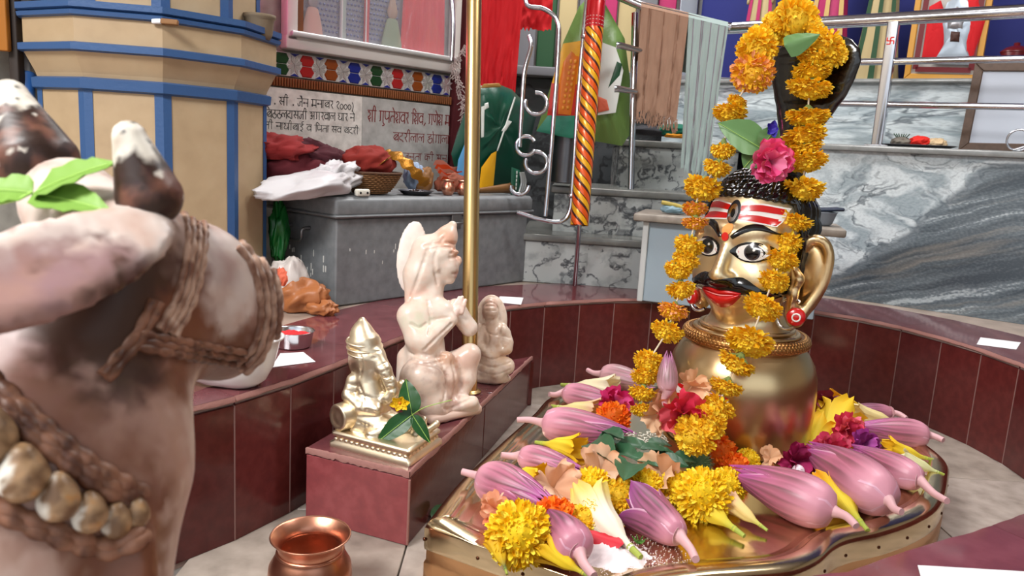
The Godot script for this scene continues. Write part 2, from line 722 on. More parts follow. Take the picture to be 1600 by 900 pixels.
func build_floor_and_pit() -> void:
	var ctrl := []
	for q in [[-1.15, -0.78], [-0.62, -1.43], [-0.46, -1.70], [-0.30, -2.12], [-0.17, -2.40], [0.004, -2.644], [0.241, -2.813], [0.498, -2.933], [0.883, -2.974], [1.2, -2.881], [1.416, -2.647], [1.527, -2.25], [1.45, -1.80], [1.18, -1.42], [0.854, -1.176], [0.632, -1.05], [0.439, -0.945], [0.15, -0.84], [-0.3, -0.66], [-0.9, -0.5]]:
		ctrl.append(Vector2(q[0], q[1]))
	var line := smooth(ctrl, 14, true)
	line.append(line[0])
	inner = evenly(line, 0.158)
	if (inner[-1] - inner[0]).length() < 0.08: inner.pop_back()
	var n := inner.size()
	for i in n:
		var d: Vector2 = (inner[(i + 1) % n] - inner[(i - 1 + n) % n]).normalized()
		var out := Vector2(d.y, -d.x) * -1.0
		var w := 0.34
		if inner[i].y > -1.15 and inner[i].x > -0.9: w = 0.30
		outer.append(inner[i] - out * w)
	var c := Vector2(0.4, -1.9)
	# make sure that the outer line lies outside
	if (outer[8] - c).length() < (inner[8] - c).length():
		for i in n: outer[i] = inner[i] * 2.0 - outer[i]
	# the temple floor, a thick slab with the pit cut out of it
	var g := G.new()
	var rows := [[], [], [], []]
	for i in n + 1:
		var o: Vector2 = outer[i % n]
		var far := c + (o - c).normalized() * 5.6
		rows[0].append(Vector3(o.x, -0.06, o.y))
		rows[1].append(Vector3(o.x, -0.001, o.y))
		rows[2].append(Vector3(far.x, -0.001, far.y))
		rows[3].append(Vector3(far.x, -0.2, far.y))
	g.grid([rows[0], rows[1]])
	g.grid([rows[1], rows[2]])
	g.grid([rows[2], rows[3]])
	var stone := mk("floor_stone", Color(0.93, 0.86, 0.82), 0.35, 0.0, {"tex": tex.stone, "tri": 1.3})
	struct("floor", g, stone, "grey stone temple floor around the sunken pit")
	# pit bottom: marble slabs on a bed
	g = G.new()
	g.cbox(Vector3(3.4, 0.1, 3.2), Vector3(0.3, FLOOR_Y - 0.062, -1.7), 0.002)
	var pf := struct("pit_floor", g, mk("bed", Color(0.42, 0.40, 0.38), 0.8), "pale marble floor at the bottom of the pit")
	var slab_m := [mk("slab_a", Color(0.86, 0.82, 0.79), 0.22, 0.0, {"tex": tex.stone, "tri": 1.7}), mk("slab_b", Color(0.92, 0.88, 0.86), 0.22, 0.0, {"tex": tex.stone, "tri": 2.1})]
	var sg := G.new()
	sg.cbox(Vector3(0.427, 0.02, 0.427), Vector3.ZERO, 0.002)
	var slab := sg.build()
	for i in range(-1, 5):
		for j in 6:
			var at := Vector3(0.02 + i * 0.43, FLOOR_Y - 0.01, -2.75 + j * 0.43)
			if inside(Vector2(at.x, at.z), 0.30): inst("slab", slab, slab_m[(i + j) & 1], pf, Transform3D(Basis(), at))
	# pit wall
	g = G.new()
	rows = [[], []]
	for i in n + 1:
		var o: Vector2 = inner[i % n].lerp(outer[i % n], 0.014)
		rows[0].append(Vector3(o.x, FLOOR_Y - 0.06, o.y))
		rows[1].append(Vector3(o.x, -0.012, o.y))
	g.grid(rows)
	var back := []
	for i in n + 1:
		var o: Vector2 = inner[i % n].lerp(outer[i % n], 0.3)
		back.append([Vector3(o.x, FLOOR_Y - 0.06, o.y), Vector3(o.x, -0.012, o.y)])
	var r2 := [[], []]
	for q in back:
		r2[0].append(q[1])
		r2[1].append(q[0])
	g.grid([rows[1], r2[0]])
	g.grid([r2[0], r2[1]])
	var pw := struct("wall_pit", g, mk("grout", Color(0.72, 0.62, 0.58), 0.8), "curved wall of upright maroon tiles lining the pit")
	var tm := []
	for i in 4:
		tm.append(mk("maroon_tile_%d" % i, [Color(0.98, 0.86, 0.86), Color(0.9, 0.8, 0.82), Color(1, 0.92, 0.9), Color(0.95, 0.88, 0.9)][i], 0.16, 0.0, {"tex": tex.maroon, "tri": 2.3, "normal": tex.fine, "nscale": 0.05}))
	var jg := G.new()
	jg.cbox(Vector3(0.0034, 0.300, 0.010), Vector3.ZERO, 0.0004)
	var joint := jg.build()
	var joint_m := mk("joint_pale", Color(0.56, 0.42, 0.40), 0.8)
	for i in n:
		var a: Vector2 = inner[i]
		var b: Vector2 = inner[(i + 1) % n]
		var m := (a + b) / 2.0
		var d := b - a
		var out := (m - c).normalized()
		var nrm := Vector2(-d.y, d.x).normalized()
		out = nrm if nrm.dot(out) > 0.0 else -nrm
		var tg := G.new()
		tg.cbox(Vector3(d.length() - 0.0032, 0.302, 0.02), Vector3(0, 0, 0), 0.0012)
		var bas := Basis(Vector3(d.x, 0, d.y).normalized(), Vector3.UP, Vector3(-d.y, 0, d.x).normalized() * -1.0)
		if bas.determinant() < 0.0: bas.z = -bas.z
		var at := Vector3(m.x, FLOOR_Y + 0.151, m.y) + Vector3(out.x, 0, out.y) * 0.011
		inst("tile", tg.build(), tm[rng.randi() % 4], pw, Transform3D(bas, at))
		inst("joint", joint, joint_m, pw, Transform3D(bas, Vector3(a.x, FLOOR_Y + 0.151, a.y) + Vector3(out.x, 0, out.y) * 0.0055))
	# rim of polished slabs with a chipped front edge
	g = G.new()
	rows = [[], []]
	for i in n + 1:
		var o: Vector2 = inner[i % n]
		var q: Vector2 = outer[i % n]
		rows[0].append(Vector3(lerpf(o.x, q.x, 0.02), -0.017, lerpf(o.y, q.y, 0.02)))
		rows[1].append(Vector3(q.x, -0.017, q.y))
	g.grid(rows)
	var rim := struct("trim_1", g, mk("grout"), "polished maroon rim running round the top of the pit")
	var rm := []
	for i in 3: rm.append(mk("rim_slab_%d" % i, [Color(1.15, 1.25, 1.38), Color(1.08, 1.2, 1.32), Color(1.1, 1.2, 1.3)][i], 0.08, 0.0, {"tex": tex.maroon, "tri": 1.4}))
	var chip_m := mk("chipped_edge", Color(0.60, 0.42, 0.39), 0.75, 0.0, {"normal": tex.fine, "nscale": 0.8, "tri": 6.0})
	var i0 := 0
	while i0 < n:
		var cnt := mini(3, n - i0)
		var tg := G.new()
		var top_in := []
		var top_out := []
		var low_in := []
		var low_out := []
		var edge := []
		for s in cnt * 6 + 1:
			var f := float(s) / 6.0
			var k := mini(int(f), cnt - 1)
			var fr := f - k
			var o: Vector2 = inner[(i0 + k) % n].lerp(inner[(i0 + k + 1) % n], fr)
			var q: Vector2 = outer[(i0 + k) % n].lerp(outer[(i0 + k + 1) % n], fr)
			if s == 0: o = o.lerp(inner[(i0 + 1) % n], 0.006); q = q.lerp(outer[(i0 + 1) % n], 0.006)
			var e := o.lerp(q, rng.randf_range(0.0, 0.010) + (0.022 if rng.randf() < 0.06 else 0.0))
			top_in.append(Vector3(e.x, 0.002, e.y))
			top_out.append(Vector3(q.x, 0.002, q.y))
			low_in.append(Vector3(o.x, -0.0165, o.y))
			low_out.append(Vector3(q.x, -0.0165, q.y))
			var o2 := o.lerp(q, -0.008)
			edge.append([Vector3(o2.x, -0.006, o2.y), Vector3(e.x, 0.0016, e.y)])
		tg.grid([top_in, top_out])
		tg.grid([top_out, low_out])
		tg.grid([low_out, low_in])
		tg.face(top_in[0], top_out[0], low_out[0], low_in[0])
		tg.face(low_in[-1], low_out[-1], top_out[-1], top_in[-1])
		part("slab", tg, rm[(i0 / 3) % 3], rim)
		var eg := G.new()
		var lo := []
		var hi := []
		var un := []
		for q in edge:
			un.append(q[0] + Vector3(0, -0.002 - rng.randf() * 0.003, 0))
			lo.append(q[0])
			hi.append(q[1])
		eg.grid([un, lo, hi])
		part("chipped_edge", eg, chip_m, rim)
		i0 += cnt

func inside(p: Vector2, grow := 0.0) -> bool:
	var poly := PackedVector2Array()
	var c := Vector2(0.4, -1.9)
	for q in inner: poly.append(q + (q - c).normalized() * grow)
	return Geometry2D.is_point_in_polygon(p, poly)

func box_part(called: String, s: Vector3, at: Vector3, m: Material, parent: Node3D, b := 0.003, bas := Basis()) -> MeshInstance3D:
	var g := G.new()
	g.cbox(s, at, b, bas)
	return part(called, g, m, parent)

func framed(g: G, f: Transform3D) -> G:
	var o := G.new()
	o.x = f
	o.add(g)
	return o

func wall_box(called: String, s: Vector3, at: Vector3, m: Material, f: Transform3D, label := "") -> MeshInstance3D:
	var g := G.new()
	g.cbox(s, at, 0.003)
	var o := struct(called, g, m, label)
	o.transform = f
	return o

func build_walls() -> void:
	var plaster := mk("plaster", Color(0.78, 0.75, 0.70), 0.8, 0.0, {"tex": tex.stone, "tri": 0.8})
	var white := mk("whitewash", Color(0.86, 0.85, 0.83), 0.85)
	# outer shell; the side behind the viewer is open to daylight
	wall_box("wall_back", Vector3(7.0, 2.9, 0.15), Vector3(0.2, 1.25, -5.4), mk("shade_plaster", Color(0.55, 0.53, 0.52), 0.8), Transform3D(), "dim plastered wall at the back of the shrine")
	wall_box("wall_left", Vector3(0.15, 2.9, 7.6), Vector3(-3.2, 1.25, -1.7), plaster, Transform3D(), "plastered side wall of the temple on the left")
	wall_box("wall_right", Vector3(0.15, 2.9, 7.6), Vector3(3.6, 1.25, -1.7), plaster, Transform3D(), "plastered side wall of the temple on the right")
	wall_box("ceiling", Vector3(7.0, 0.15, 7.7), Vector3(0.2, 2.63, -1.7), white, Transform3D(), "whitewashed temple ceiling")
	# ---- shrine wall with the inscriptions (frame 1; x runs right and away, z towards the pit)
	var pale := mk("pale_marble", Color(0.80, 0.81, 0.80), 0.35, 0.0, {"tex": tex.stone, "tri": 2.0})
	var w := wall_box("wall_shrine", Vector3(2.6, 1.9, 0.2), Vector3(-1.23, 0.55, -0.1315), pale, F1, "pale shrine wall behind the steel trunk carrying inscriptions and tiles")
	var a := onto(415, 150, F1)
	var b := onto(566, 290, F1)
	var d := onto(706, 165, F1)
	var top := onto(560, 150, F1).y
	var low := 0.30
	var slab1 := thing("marble_plaque", "pale marble plaque with black painted lettering behind the cloth heap", "plaque")
	slab1.transform = F1
	box_part("slab", Vector3(b.x - a.x + 0.10, top - low, 0.02), Vector3((a.x - 0.10 + b.x) / 2, (top + low) / 2, -0.02), mk("plaque_pale", Color(1.2, 1.2, 1.2), 0.3, 0.0, {"tex": tex.stone, "tri": 3.0}), slab1, 0.003)
	var slab2 := thing("marble_plaque", "grey marble plaque with maroon painted lettering behind the basket", "plaque")
	slab2.transform = F1
	box_part("slab", Vector3(d.x - b.x, top - low, 0.02), Vector3((d.x + b.x) / 2, (top + low) / 2, -0.02), mk("plaque_grey", Color(0.94, 0.95, 0.96), 0.3, 0.0, {"tex": tex.stone, "tri": 2.4}), slab2, 0.003)
	letters(slab1, mk("black_paint", Color(0.06, 0.06, 0.07), 0.6), [["Ar . sI . jEn mnAbr 2000/", 412, 163, 553, 172, 13], ["ibTTldAsjI agrvAl DAr ne", 412, 184, 554, 190, 13], ["tI nAqIbAB v iptA sv bdrI", 412, 201, 560, 210, 11]])
	letters(slab2, mk("maroon_paint", Color(0.50, 0.17, 0.17), 0.6), [["SI gupteSvr iSv, gNeS m", 574, 190, 702, 197, 18], ["bdrIlAl CogAlA", 614, 221, 702, 225, 14], ["jntA kI an", 630, 250, 698, 253, 11]])
	# brown corded strips and the mosaic band over the plaques
	var s1 := thing("corded_moulding", "narrow brown corded moulding above the painted plaques", "moulding")
	s1.transform = F1
	var brown := mk("brown_cord", Color(0.45, 0.24, 0.10), 0.5)
	var y1 := onto(560, 141, F1).y
	box_part("strip", Vector3(d.x - a.x + 0.12, 0.034, 0.015), Vector3((d.x + a.x - 0.10) / 2, y1, -0.02), brown, s1)
	var g := G.new()
	var x := a.x - 0.15
	while x < d.x:
		g.cbox(Vector3(0.006, 0.032, 0.01), Vector3(x, y1, -0.011), 0.002)
		x += 0.011
	tag(part("cord_ridge", g, mk("cord_light", Color(0.56, 0.33, 0.16), 0.5), s1), "", "", "", "stuff")
	mosaic(a.x - 0.06, d.x)
	shrine_window(d.x)
	# ---- veined marble on the right (frame 2; x runs right and nearer)
	var top2 := onto(1440, 236, F2).y
	var mm := mk("veined_marble", Color(1, 1, 1), 0.16, 0.0, {"tex": tex.marble_wall})
	w = wall_box("wall_veined", Vector3(2.3, top2, 0.4), Vector3(0.72, top2 / 2, -0.205), mk("veined_core", Color(0.6, 0.63, 0.65), 0.3), F2, "raised front of grey veined marble beside the pit")
	var gg := G.new()
	var x0 := -0.42
	var x1 := 1.86
	gg.face(Vector3(x0, 0, 0.003), Vector3(x1, 0, 0.003), Vector3(x1, top2 - 0.012, 0.003), Vector3(x0, top2 - 0.012, 0.003))
	gg.face(Vector3(x0, 0, -0.4), Vector3(x0, 0, 0.003), Vector3(x0, top2 - 0.012, 0.003), Vector3(x0, top2 - 0.012, -0.4))
	part("marble_facing", gg, mm, w)
	box_part("ledge", Vector3(2.36, 0.026, 0.45), Vector3(0.72, top2, -0.19), mk("ledge_marble", Color(0.72, 0.75, 0.77), 0.15, 0.0, {"tex": tex.stone, "tri": 2.0}), w, 0.004)
	var top3 := onto(1500, 127, F2, -0.42).y
	var w3 := wall_box("wall_upper", Vector3(3.0, top3 - top2, 0.3), Vector3(0.45, (top3 + top2) / 2, -0.575), mk("upper_core", Color(0.6, 0.63, 0.65), 0.3), F2, "second step of veined marble above the ledge with the railing")
	gg = G.new()
	gg.face(Vector3(-1.05, top2, -0.422), Vector3(x1 + 0.1, top2, -0.422), Vector3(x1 + 0.1, top3 - 0.01, -0.422), Vector3(-1.05, top3 - 0.01, -0.422))
	gg.uv = PackedVector2Array([Vector2(0.0, 0.60), Vector2(0.55, 0.60), Vector2(0.55, 0.02), Vector2(0.0, 0.02)])
	part("marble_facing", gg, mm, w3)
	box_part("ledge", Vector3(3.04, 0.02, 0.34), Vector3(0.45, top3, -0.56), mk("ledge_marble"), w3, 0.004)
	wall_box("wall_blue", Vector3(3.0, 1.3, 0.1), Vector3(0.45, top3 + 0.65, -0.80), mk("blue_backing", Color(0.05, 0.10, 0.42), 0.7), F2, "deep blue wall behind the dressed shrine figures")

func mosaic(xa: float, xb: float) -> void:
	# star and hexagon tiles in a long panel under the shrine window
	var t := thing("mosaic_panel", "band of mirror star and coloured hexagon tiles under the shrine window", "mosaic")
	t.transform = F1
	var yt := onto(560, 97, F1).y
	var yb := onto(560, 132, F1).y
	var p0 := onto(432, 100, F1).x
	var hgt := yt - yb
	var cy := (yt + yb) / 2
	box_part("backing", Vector3(xb - xa, hgt, 0.012), Vector3((xa + xb) / 2, cy, -0.022), mk("mosaic_white", Color(0.78, 0.77, 0.76), 0.35), t, 0.002)
	var cols := [mk("tile_green", Color(0.08, 0.25, 0.12), 0.2), mk("tile_red", Color(0.66, 0.10, 0.11), 0.2), mk("tile_brown", Color(0.55, 0.26, 0.08), 0.2), mk("tile_blue", Color(0.09, 0.15, 0.50), 0.2)]
	var mir := mk("mirror_tile", Color(0.80, 0.78, 0.78), 0.18, 0.6)
	var n := 8
	var pitch := (xb - p0) / n
	var hx := pitch * 0.29
	for i in range(-1, n):
		var x := p0 + pitch * (i + 0.27)
		for s in [-1, 1]:       # two hexagons, one over the other
			var g := G.new()
			var o := PackedVector2Array()
			for q in [[-0.62, -1], [0.62, -1], [1, 0], [0.62, 1], [-0.62, 1], [-1, 0]]:
				o.append(Vector2(x + q[0] * hx, cy + s * hgt * 0.235 + q[1] * hgt * 0.225))
			g.prism(o, -0.018, -0.012, 0.003)
			part("hexagon_tile", g, cols[(i + 8) % 4], t)
		# an eight-rayed star between
		var sx := x + pitch * 0.5
		for k in 8:
			var an := TAU * (k + 0.5) / 8.0
			var dirv := Vector2(cos(an), sin(an))
			var side := dirv.orthogonal()
			var r := hgt * (0.46 if (k % 2) else 0.44)
			var g := G.new()
			g.prism(PackedVector2Array([Vector2(sx, cy), Vector2(sx, cy) + dirv * r * 0.55 + side * r * 0.2, Vector2(sx, cy) + dirv * r, Vector2(sx, cy) + dirv * r * 0.55 - side * r * 0.2]), -0.018, -0.013 - 0.002 * (k % 2), 0.0015)
			part("star_ray", g, mir, t)
		for s in [-1, 1]:
			var g := G.new()
			g.prism(PackedVector2Array([Vector2(sx - hx * 0.6, cy + s * hgt * 0.47), Vector2(sx, cy + s * hgt * 0.36), Vector2(sx + hx * 0.6, cy + s * hgt * 0.47)]) if s < 0 else PackedVector2Array([Vector2(sx + hx * 0.6, cy + hgt * 0.47), Vector2(sx, cy + hgt * 0.36), Vector2(sx - hx * 0.6, cy + hgt * 0.47)]), -0.018, -0.013, 0.001)
			part("triangle_tile", g, cols[3 if i % 2 else 3], t)

func shrine_window(xr: float) -> void:
	# glazed case in a white frame; behind the pane a silver lattice, small figures and bright cloth
	var y0 := onto(580, 84, F1).y
	var xl := onto(448, 60, F1).x
	var xr2 := onto(712, 80, F1).x
	var y1 := y0 + 0.46
	var wd := xr2 - xl
	var cx := (xl + xr2) / 2
	var g := G.new()
	g.cbox(Vector3(wd + 0.03, 0.05, 0.05), Vector3(cx, y0 - 0.005, 0.0), 0.006)
	g.cbox(Vector3(wd + 0.03, 0.05, 0.05), Vector3(cx, y1, 0.0), 0.006)
	g.cbox(Vector3(0.045, y1 - y0, 0.05), Vector3(xl + 0.01, (y0 + y1) / 2, 0.0), 0.006)
	g.cbox(Vector3(0.035, y1 - y0, 0.05), Vector3(xr2 - 0.01, (y0 + y1) / 2, 0.0), 0.006)
	var t := struct("window_1", g, mk("case_frame", Color(0.82, 0.80, 0.78), 0.4), "white framed glass case in the shrine wall over the mosaic")
	t.transform = F1
	box_part("window_sill", Vector3(wd, 0.02, 0.075), Vector3(cx, y0 + 0.025, 0.005), mk("pale_metal", Color(0.80, 0.80, 0.80), 0.35, 0.4), t, 0.004)
	box_part("bead", Vector3(0.03, y1 - y0, 0.03), Vector3(xl + 0.045, (y0 + y1) / 2, 0.0), mk("brown_cord"), t, 0.004)
	box_part("back_panel", Vector3(wd - 0.1, y1 - y0, 0.01), Vector3(cx, (y0 + y1) / 2, -0.025), mk("silver_back", Color(0.62, 0.65, 0.72), 0.35, 0.5), t)
	g = G.new()
	for i in 26:
		for j in 20:
			var x := xl + 0.09 + i * 0.016 + (0.008 if j % 2 else 0.0)
			var yy := y0 + 0.06 + j * 0.019
			g.cbox(Vector3(0.010, 0.010, 0.006), Vector3(x, yy, -0.017), 0.003)
	tag(part("silver_stud", g, mk("stud_blue", Color(0.30, 0.36, 0.55), 0.3, 0.4), t), "", "", "", "stuff")
	g = G.new()
	g.face(Vector3(xl + 0.06, y0 + 0.035, 0.012), Vector3(xr2 - 0.03, y0 + 0.035, 0.012), Vector3(xr2 - 0.03, y1 - 0.02, 0.012), Vector3(xl + 0.06, y1 - 0.02, 0.012))
	part("pane", g, mk("case_glass", Color(0.95, 0.93, 0.96), 0.04, 0.0, {"alpha": 0.18}), t)

func build_pillar() -> void:
	var c := dp(247, 207, 2.35)
	c.y = 0
	var to_eye := Vector3(-c.x, 0, -c.z).normalized()
	var turn := atan2(to_eye.x, to_eye.z)
	var beige := mk("beige_paint", Color(0.80, 0.81, 0.85), 0.6, 0.0, {"tex": tex.paint, "tri": 1.1, "normal": tex.fine, "nscale": 0.15})
	var blue := mk("blue_paint", Color(0.19, 0.33, 0.52), 0.45, 0.0, {"normal": tex.fine, "nscale": 0.3, "tri": 5.0})
	var R := 0.318
	var o := Node3D.new()
	o.name = "pillar"
	add_child(o, true)
	tag(o, "beige many sided temple pillar banded and striped with blue paint", "pillar")
	o.position = c
	o.rotation.y = turn + deg_to_rad(2.5)
	bands(o, "shaft", beige, [Vector2(R, -0.05), Vector2(R, 0.630)])
	bands(o, "blue_band", blue, [Vector2(R, 0.625), Vector2(R + 0.014, 0.630), Vector2(R + 0.016, 0.655), Vector2(R, 0.660)])
	bands(o, "capital", beige, [Vector2(R, 0.658), Vector2(R + 0.004, 0.670), Vector2(R + 0.03, 0.722), Vector2(R + 0.03, 0.810), Vector2(R + 0.012, 0.830)])
	bands(o, "blue_band", blue, [Vector2(R + 0.025, 0.720), Vector2(R + 0.044, 0.725), Vector2(R + 0.044, 0.742), Vector2(R + 0.028, 0.746)])
	bands(o, "blue_band", blue, [Vector2(R + 0.028, 0.808), Vector2(R + 0.042, 0.812), Vector2(R + 0.044, 0.822), Vector2(R + 0.034, 0.826), Vector2(R + 0.046, 0.830), Vector2(R + 0.046, 0.846), Vector2(R - 0.02, 0.850)])
	bands(o, "upper_shaft", beige, [Vector2(R - 0.02, 0.830), Vector2(R - 0.02, 2.6)])
	for k in 10:
		var a := TAU * k / 10.0
		for s in [[R, -0.02, 0.627, 0.044], [R - 0.02, 0.85, 2.56, 0.048]]:
			var g := G.new()
			var rr: float = s[0]
			var p := Vector3(sin(a), 0, cos(a)) * (rr + 0.002)
			var l := Vector3(sin(a - TAU / 10.0), 0, cos(a - TAU / 10.0)) * (rr + 0.002)
			var r := Vector3(sin(a + TAU / 10.0), 0, cos(a + TAU / 10.0)) * (rr + 0.002)
			var pl: Vector3 = p + (l - p).normalized() * s[3] * 0.5
			var pr: Vector3 = p + (r - p).normalized() * s[3] * 0.5
			var up0 := Vector3(0, s[1], 0)
			var up1 := Vector3(0, s[2], 0)
			g.face(pl + up0, p + up0, p + up1, pl + up1)
			g.face(p + up0, pr + up0, pr + up1, p + up1)
			part("blue_stripe", g, blue, o)

func build_trunk() -> void:
	# a big sheet-steel trunk: body with a rolled top edge, overhanging lid, hasp and end handle
	var t := thing("steel_chest", "big grey painted sheet steel trunk with overhanging lid beside the pillar", "trunk")
	t.transform = F3
	var paint := mk("trunk_paint", Color(1, 1, 1), 0.5, 0.15, {"tex": tex.steel_paint, "tri": 2.0, "normal": tex.fine, "nscale": 0.12})
	var L := 0.99
	var D := 0.40
	var H := 0.358
	box_part("body", Vector3(L - 0.03, 0.29, D - 0.02), Vector3(L / 2, 0.145, -D / 2), paint, t, 0.008)
	var g := G.new()
	g.cbox(Vector3(L, H - 0.292, D + 0.012), Vector3(L / 2, (H + 0.292) / 2, -D / 2), 0.014)
	g.cbox(Vector3(L + 0.006, 0.012, D + 0.018), Vector3(L / 2, 0.296, -D / 2), 0.005)
	part("lid", g, paint, t)
	g = G.new()
	g.cbox(Vector3(0.05, 0.07, 0.008), Vector3(L * 0.55, 0.272, 0.002), 0.003)
	g.tube([Vector3(L * 0.55 - 0.015, 0.262, 0.006), Vector3(L * 0.55 - 0.015, 0.262, 0.02), Vector3(L * 0.55 + 0.015, 0.262, 0.02), Vector3(L * 0.55 + 0.015, 0.262, 0.006)], 0.004, 6)
	part("hasp", g, mk("dull_steel", Color(0.5, 0.5, 0.5), 0.4, 0.8), t)
	for sx in [0, 1]:
		g = G.new()
		var xx := 0.012 if sx == 0 else L - 0.012
		var o := -0.03 if sx == 0 else 0.03
		g.tube(smooth([Vector3(xx, 0.245, -0.25), Vector3(xx + o, 0.24, -0.25), Vector3(xx + o, 0.205, -0.24), Vector3(xx + o, 0.205, -0.16), Vector3(xx + o, 0.24, -0.15), Vector3(xx, 0.245, -0.15)], 4), 0.006, 8)
		part("handle", g, mk("dull_steel"), t)
	g = G.new()
	for i in 16:
		var sx := 0.012 - 0.004
		g.cbox(Vector3(0.002, rng.randf_range(0.008, 0.025), rng.randf_range(0.002, 0.006)), Vector3(sx + 0.0065, rng.randf_range(0.08, 0.17), -rng.randf_range(0.06, 0.28)), 0.0004)
		g.cbox(Vector3(rng.randf_range(0.002, 0.004), rng.randf_range(0.006, 0.022), 0.001), Vector3(rng.randf_range(0.05, 0.5), rng.randf_range(0.1, 0.2), -0.0098), 0.0003)
	tag(part("paint_splash", g, mk("splash", Color(0.82, 0.82, 0.80), 0.7), t), "", "", "", "stuff")

func build_plinth() -> void:
	# tiled plinth standing in the pit under the small statues: slabs on a masonry core
	var h := PLINTH_Y - FLOOR_Y
	var a := gp(640, 738, PLINTH_Y)
	var b := gp(832, 557, PLINTH_Y)
	var d := gp(478, 700, PLINTH_Y)
	a = Vector3(a.x, 0, a.z)
	b = Vector3(b.x, 0, b.z)
	d = Vector3(d.x, 0, d.z)
	var e := Vector3(-0.325, 0, -1.97)
	var f := Vector3(-0.135, 0, -2.36)
	var t := thing("tiled_plinth", "maroon tiled plinth in the pit carrying the small statues", "plinth")
	var inset := 0.012
	var cen := (a + b + d + e + f) / 5.0
	var o := []
	for q in [d, a, b, f, e]: o.append(q + (cen - q).normalized() * inset)
	var g := G.new()
	var rows := [[], []]
	for i in 6:
		rows[0].append(o[i % 5] + Vector3(0, FLOOR_Y, 0))
		rows[1].append(o[i % 5] + Vector3(0, PLINTH_Y - 0.014, 0))
	g.grid(rows)
	part("core", g, mk("grout"), t)
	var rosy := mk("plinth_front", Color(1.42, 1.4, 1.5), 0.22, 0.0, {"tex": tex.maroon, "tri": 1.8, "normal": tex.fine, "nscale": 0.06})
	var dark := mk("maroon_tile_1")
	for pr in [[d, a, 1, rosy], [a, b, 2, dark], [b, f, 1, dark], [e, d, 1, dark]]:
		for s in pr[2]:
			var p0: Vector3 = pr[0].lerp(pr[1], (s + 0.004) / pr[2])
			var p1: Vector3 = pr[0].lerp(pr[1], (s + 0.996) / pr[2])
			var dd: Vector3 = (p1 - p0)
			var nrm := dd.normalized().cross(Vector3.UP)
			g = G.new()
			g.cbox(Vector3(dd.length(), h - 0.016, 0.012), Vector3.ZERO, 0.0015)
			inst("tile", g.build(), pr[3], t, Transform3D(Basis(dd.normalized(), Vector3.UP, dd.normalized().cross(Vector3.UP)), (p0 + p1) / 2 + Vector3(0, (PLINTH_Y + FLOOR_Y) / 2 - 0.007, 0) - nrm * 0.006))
	# top slabs
	var m1 := d.lerp(e, 0.55)
	var m2 := a.lerp(b, 0.62)
	for tri in [[d, a, m2, m1], [m1, m2, b, f, e]]:
		g = G.new()
		var lo := []
		var cc := Vector3.ZERO
		for q in tri: cc += q
		cc /= tri.size()
		var hi := []
		for q in tri:
			hi.append(q.lerp(cc, 0.004) + Vector3(0, PLINTH_Y, 0))
			lo.append(q.lerp(cc, 0.004) + Vector3(0, PLINTH_Y - 0.014, 0))
		g.poly(hi)
		for i in hi.size(): g.face(lo[i], lo[(i + 1) % hi.size()], hi[(i + 1) % hi.size()], hi[i])
		part("top_slab", g, mk("rim_slab_1"), t)
	# worn, paler arris along the front edges
	var ce := mk("chipped_edge")
	for pr in [[d, a], [a, b]]:
		g = G.new()
		var lo := []
		var hi := []
		var back := []
		var dd: Vector3 = (pr[1] - pr[0]).normalized()
		var nrm := dd.cross(Vector3.UP)
		for s in 41:
			var q: Vector3 = pr[0].lerp(pr[1], s / 40.0)
			lo.append(q + Vector3(0, PLINTH_Y - 0.008 - rng.randf() * 0.006, 0) + nrm * 0.0015)
			hi.append(q + Vector3(0, PLINTH_Y + 0.0008, 0) + nrm * 0.0015)
			back.append(q + Vector3(0, PLINTH_Y + 0.001, 0) - nrm * (0.003 + rng.randf() * 0.005))
		g.grid([lo, hi, back])
		part("chipped_edge", g, ce, t)
	g = G.new()
	g.cbox(Vector3(0.005, h - 0.02, 0.005), a + Vector3(0.001, (PLINTH_Y + FLOOR_Y) / 2 - 0.006, 0.002), 0.001)
	part("chipped_edge", g, ce, t)

# brushed Devanagari: every sign is a few strokes on a small grid (base line 3, head line d); digits and stops have no head line
const SIGNS := {
	"r": "5|1d4c4928|2853", "s": "8|1d3c391844|3878|7d73", "i": "4|3d33|3d3g5h8e", "I": "5|3d33|3d3g1h0d", "A": "3|1d13", "e": "0|4d1h", "E": "0|4d1h|4d3h",
	"u": "0|335120", "j": "8|17244549 79|7d73", "n": "8|18272918|2878|7d73", "m": "8|2d251517 27|2676|7d73", "b": "8|7a4b183576|266a|7d73", "v": "8|7a4b183576|7d73",
	"T": "7|4d4a181543656848 4a", "l": "8|15082a4845|485a7a|7d73", "d": "6|4d4a191645|4563", "a": "9|1b3c4a284745 14|3878|7d73", "g": "8|2d262514|6d63", "D": "8|2c1a39172555 78|7d73",
	"p": "8|1d183678|7d73", "q": "8|1b2c3a1725 5578|7d73|1b2d", "B": "6|4d4b1a48451442|4d3g6h", "t": "8|79391624|7d73", "S": "8|1b2c4a381743|2557|7d73", "k": "9|5d53|592b182557|598a86",
	"N": "8|1d1836484d|7d73", "C": "8|5d5b2a4816437579 58", "o": "3|1d13|1d0h", "2": "6|1b3d5b2753", "0": "6|3a1815335558 3a", "/": "4|1d3811", ".": "4|24343525", ",": "4|35341 2"}

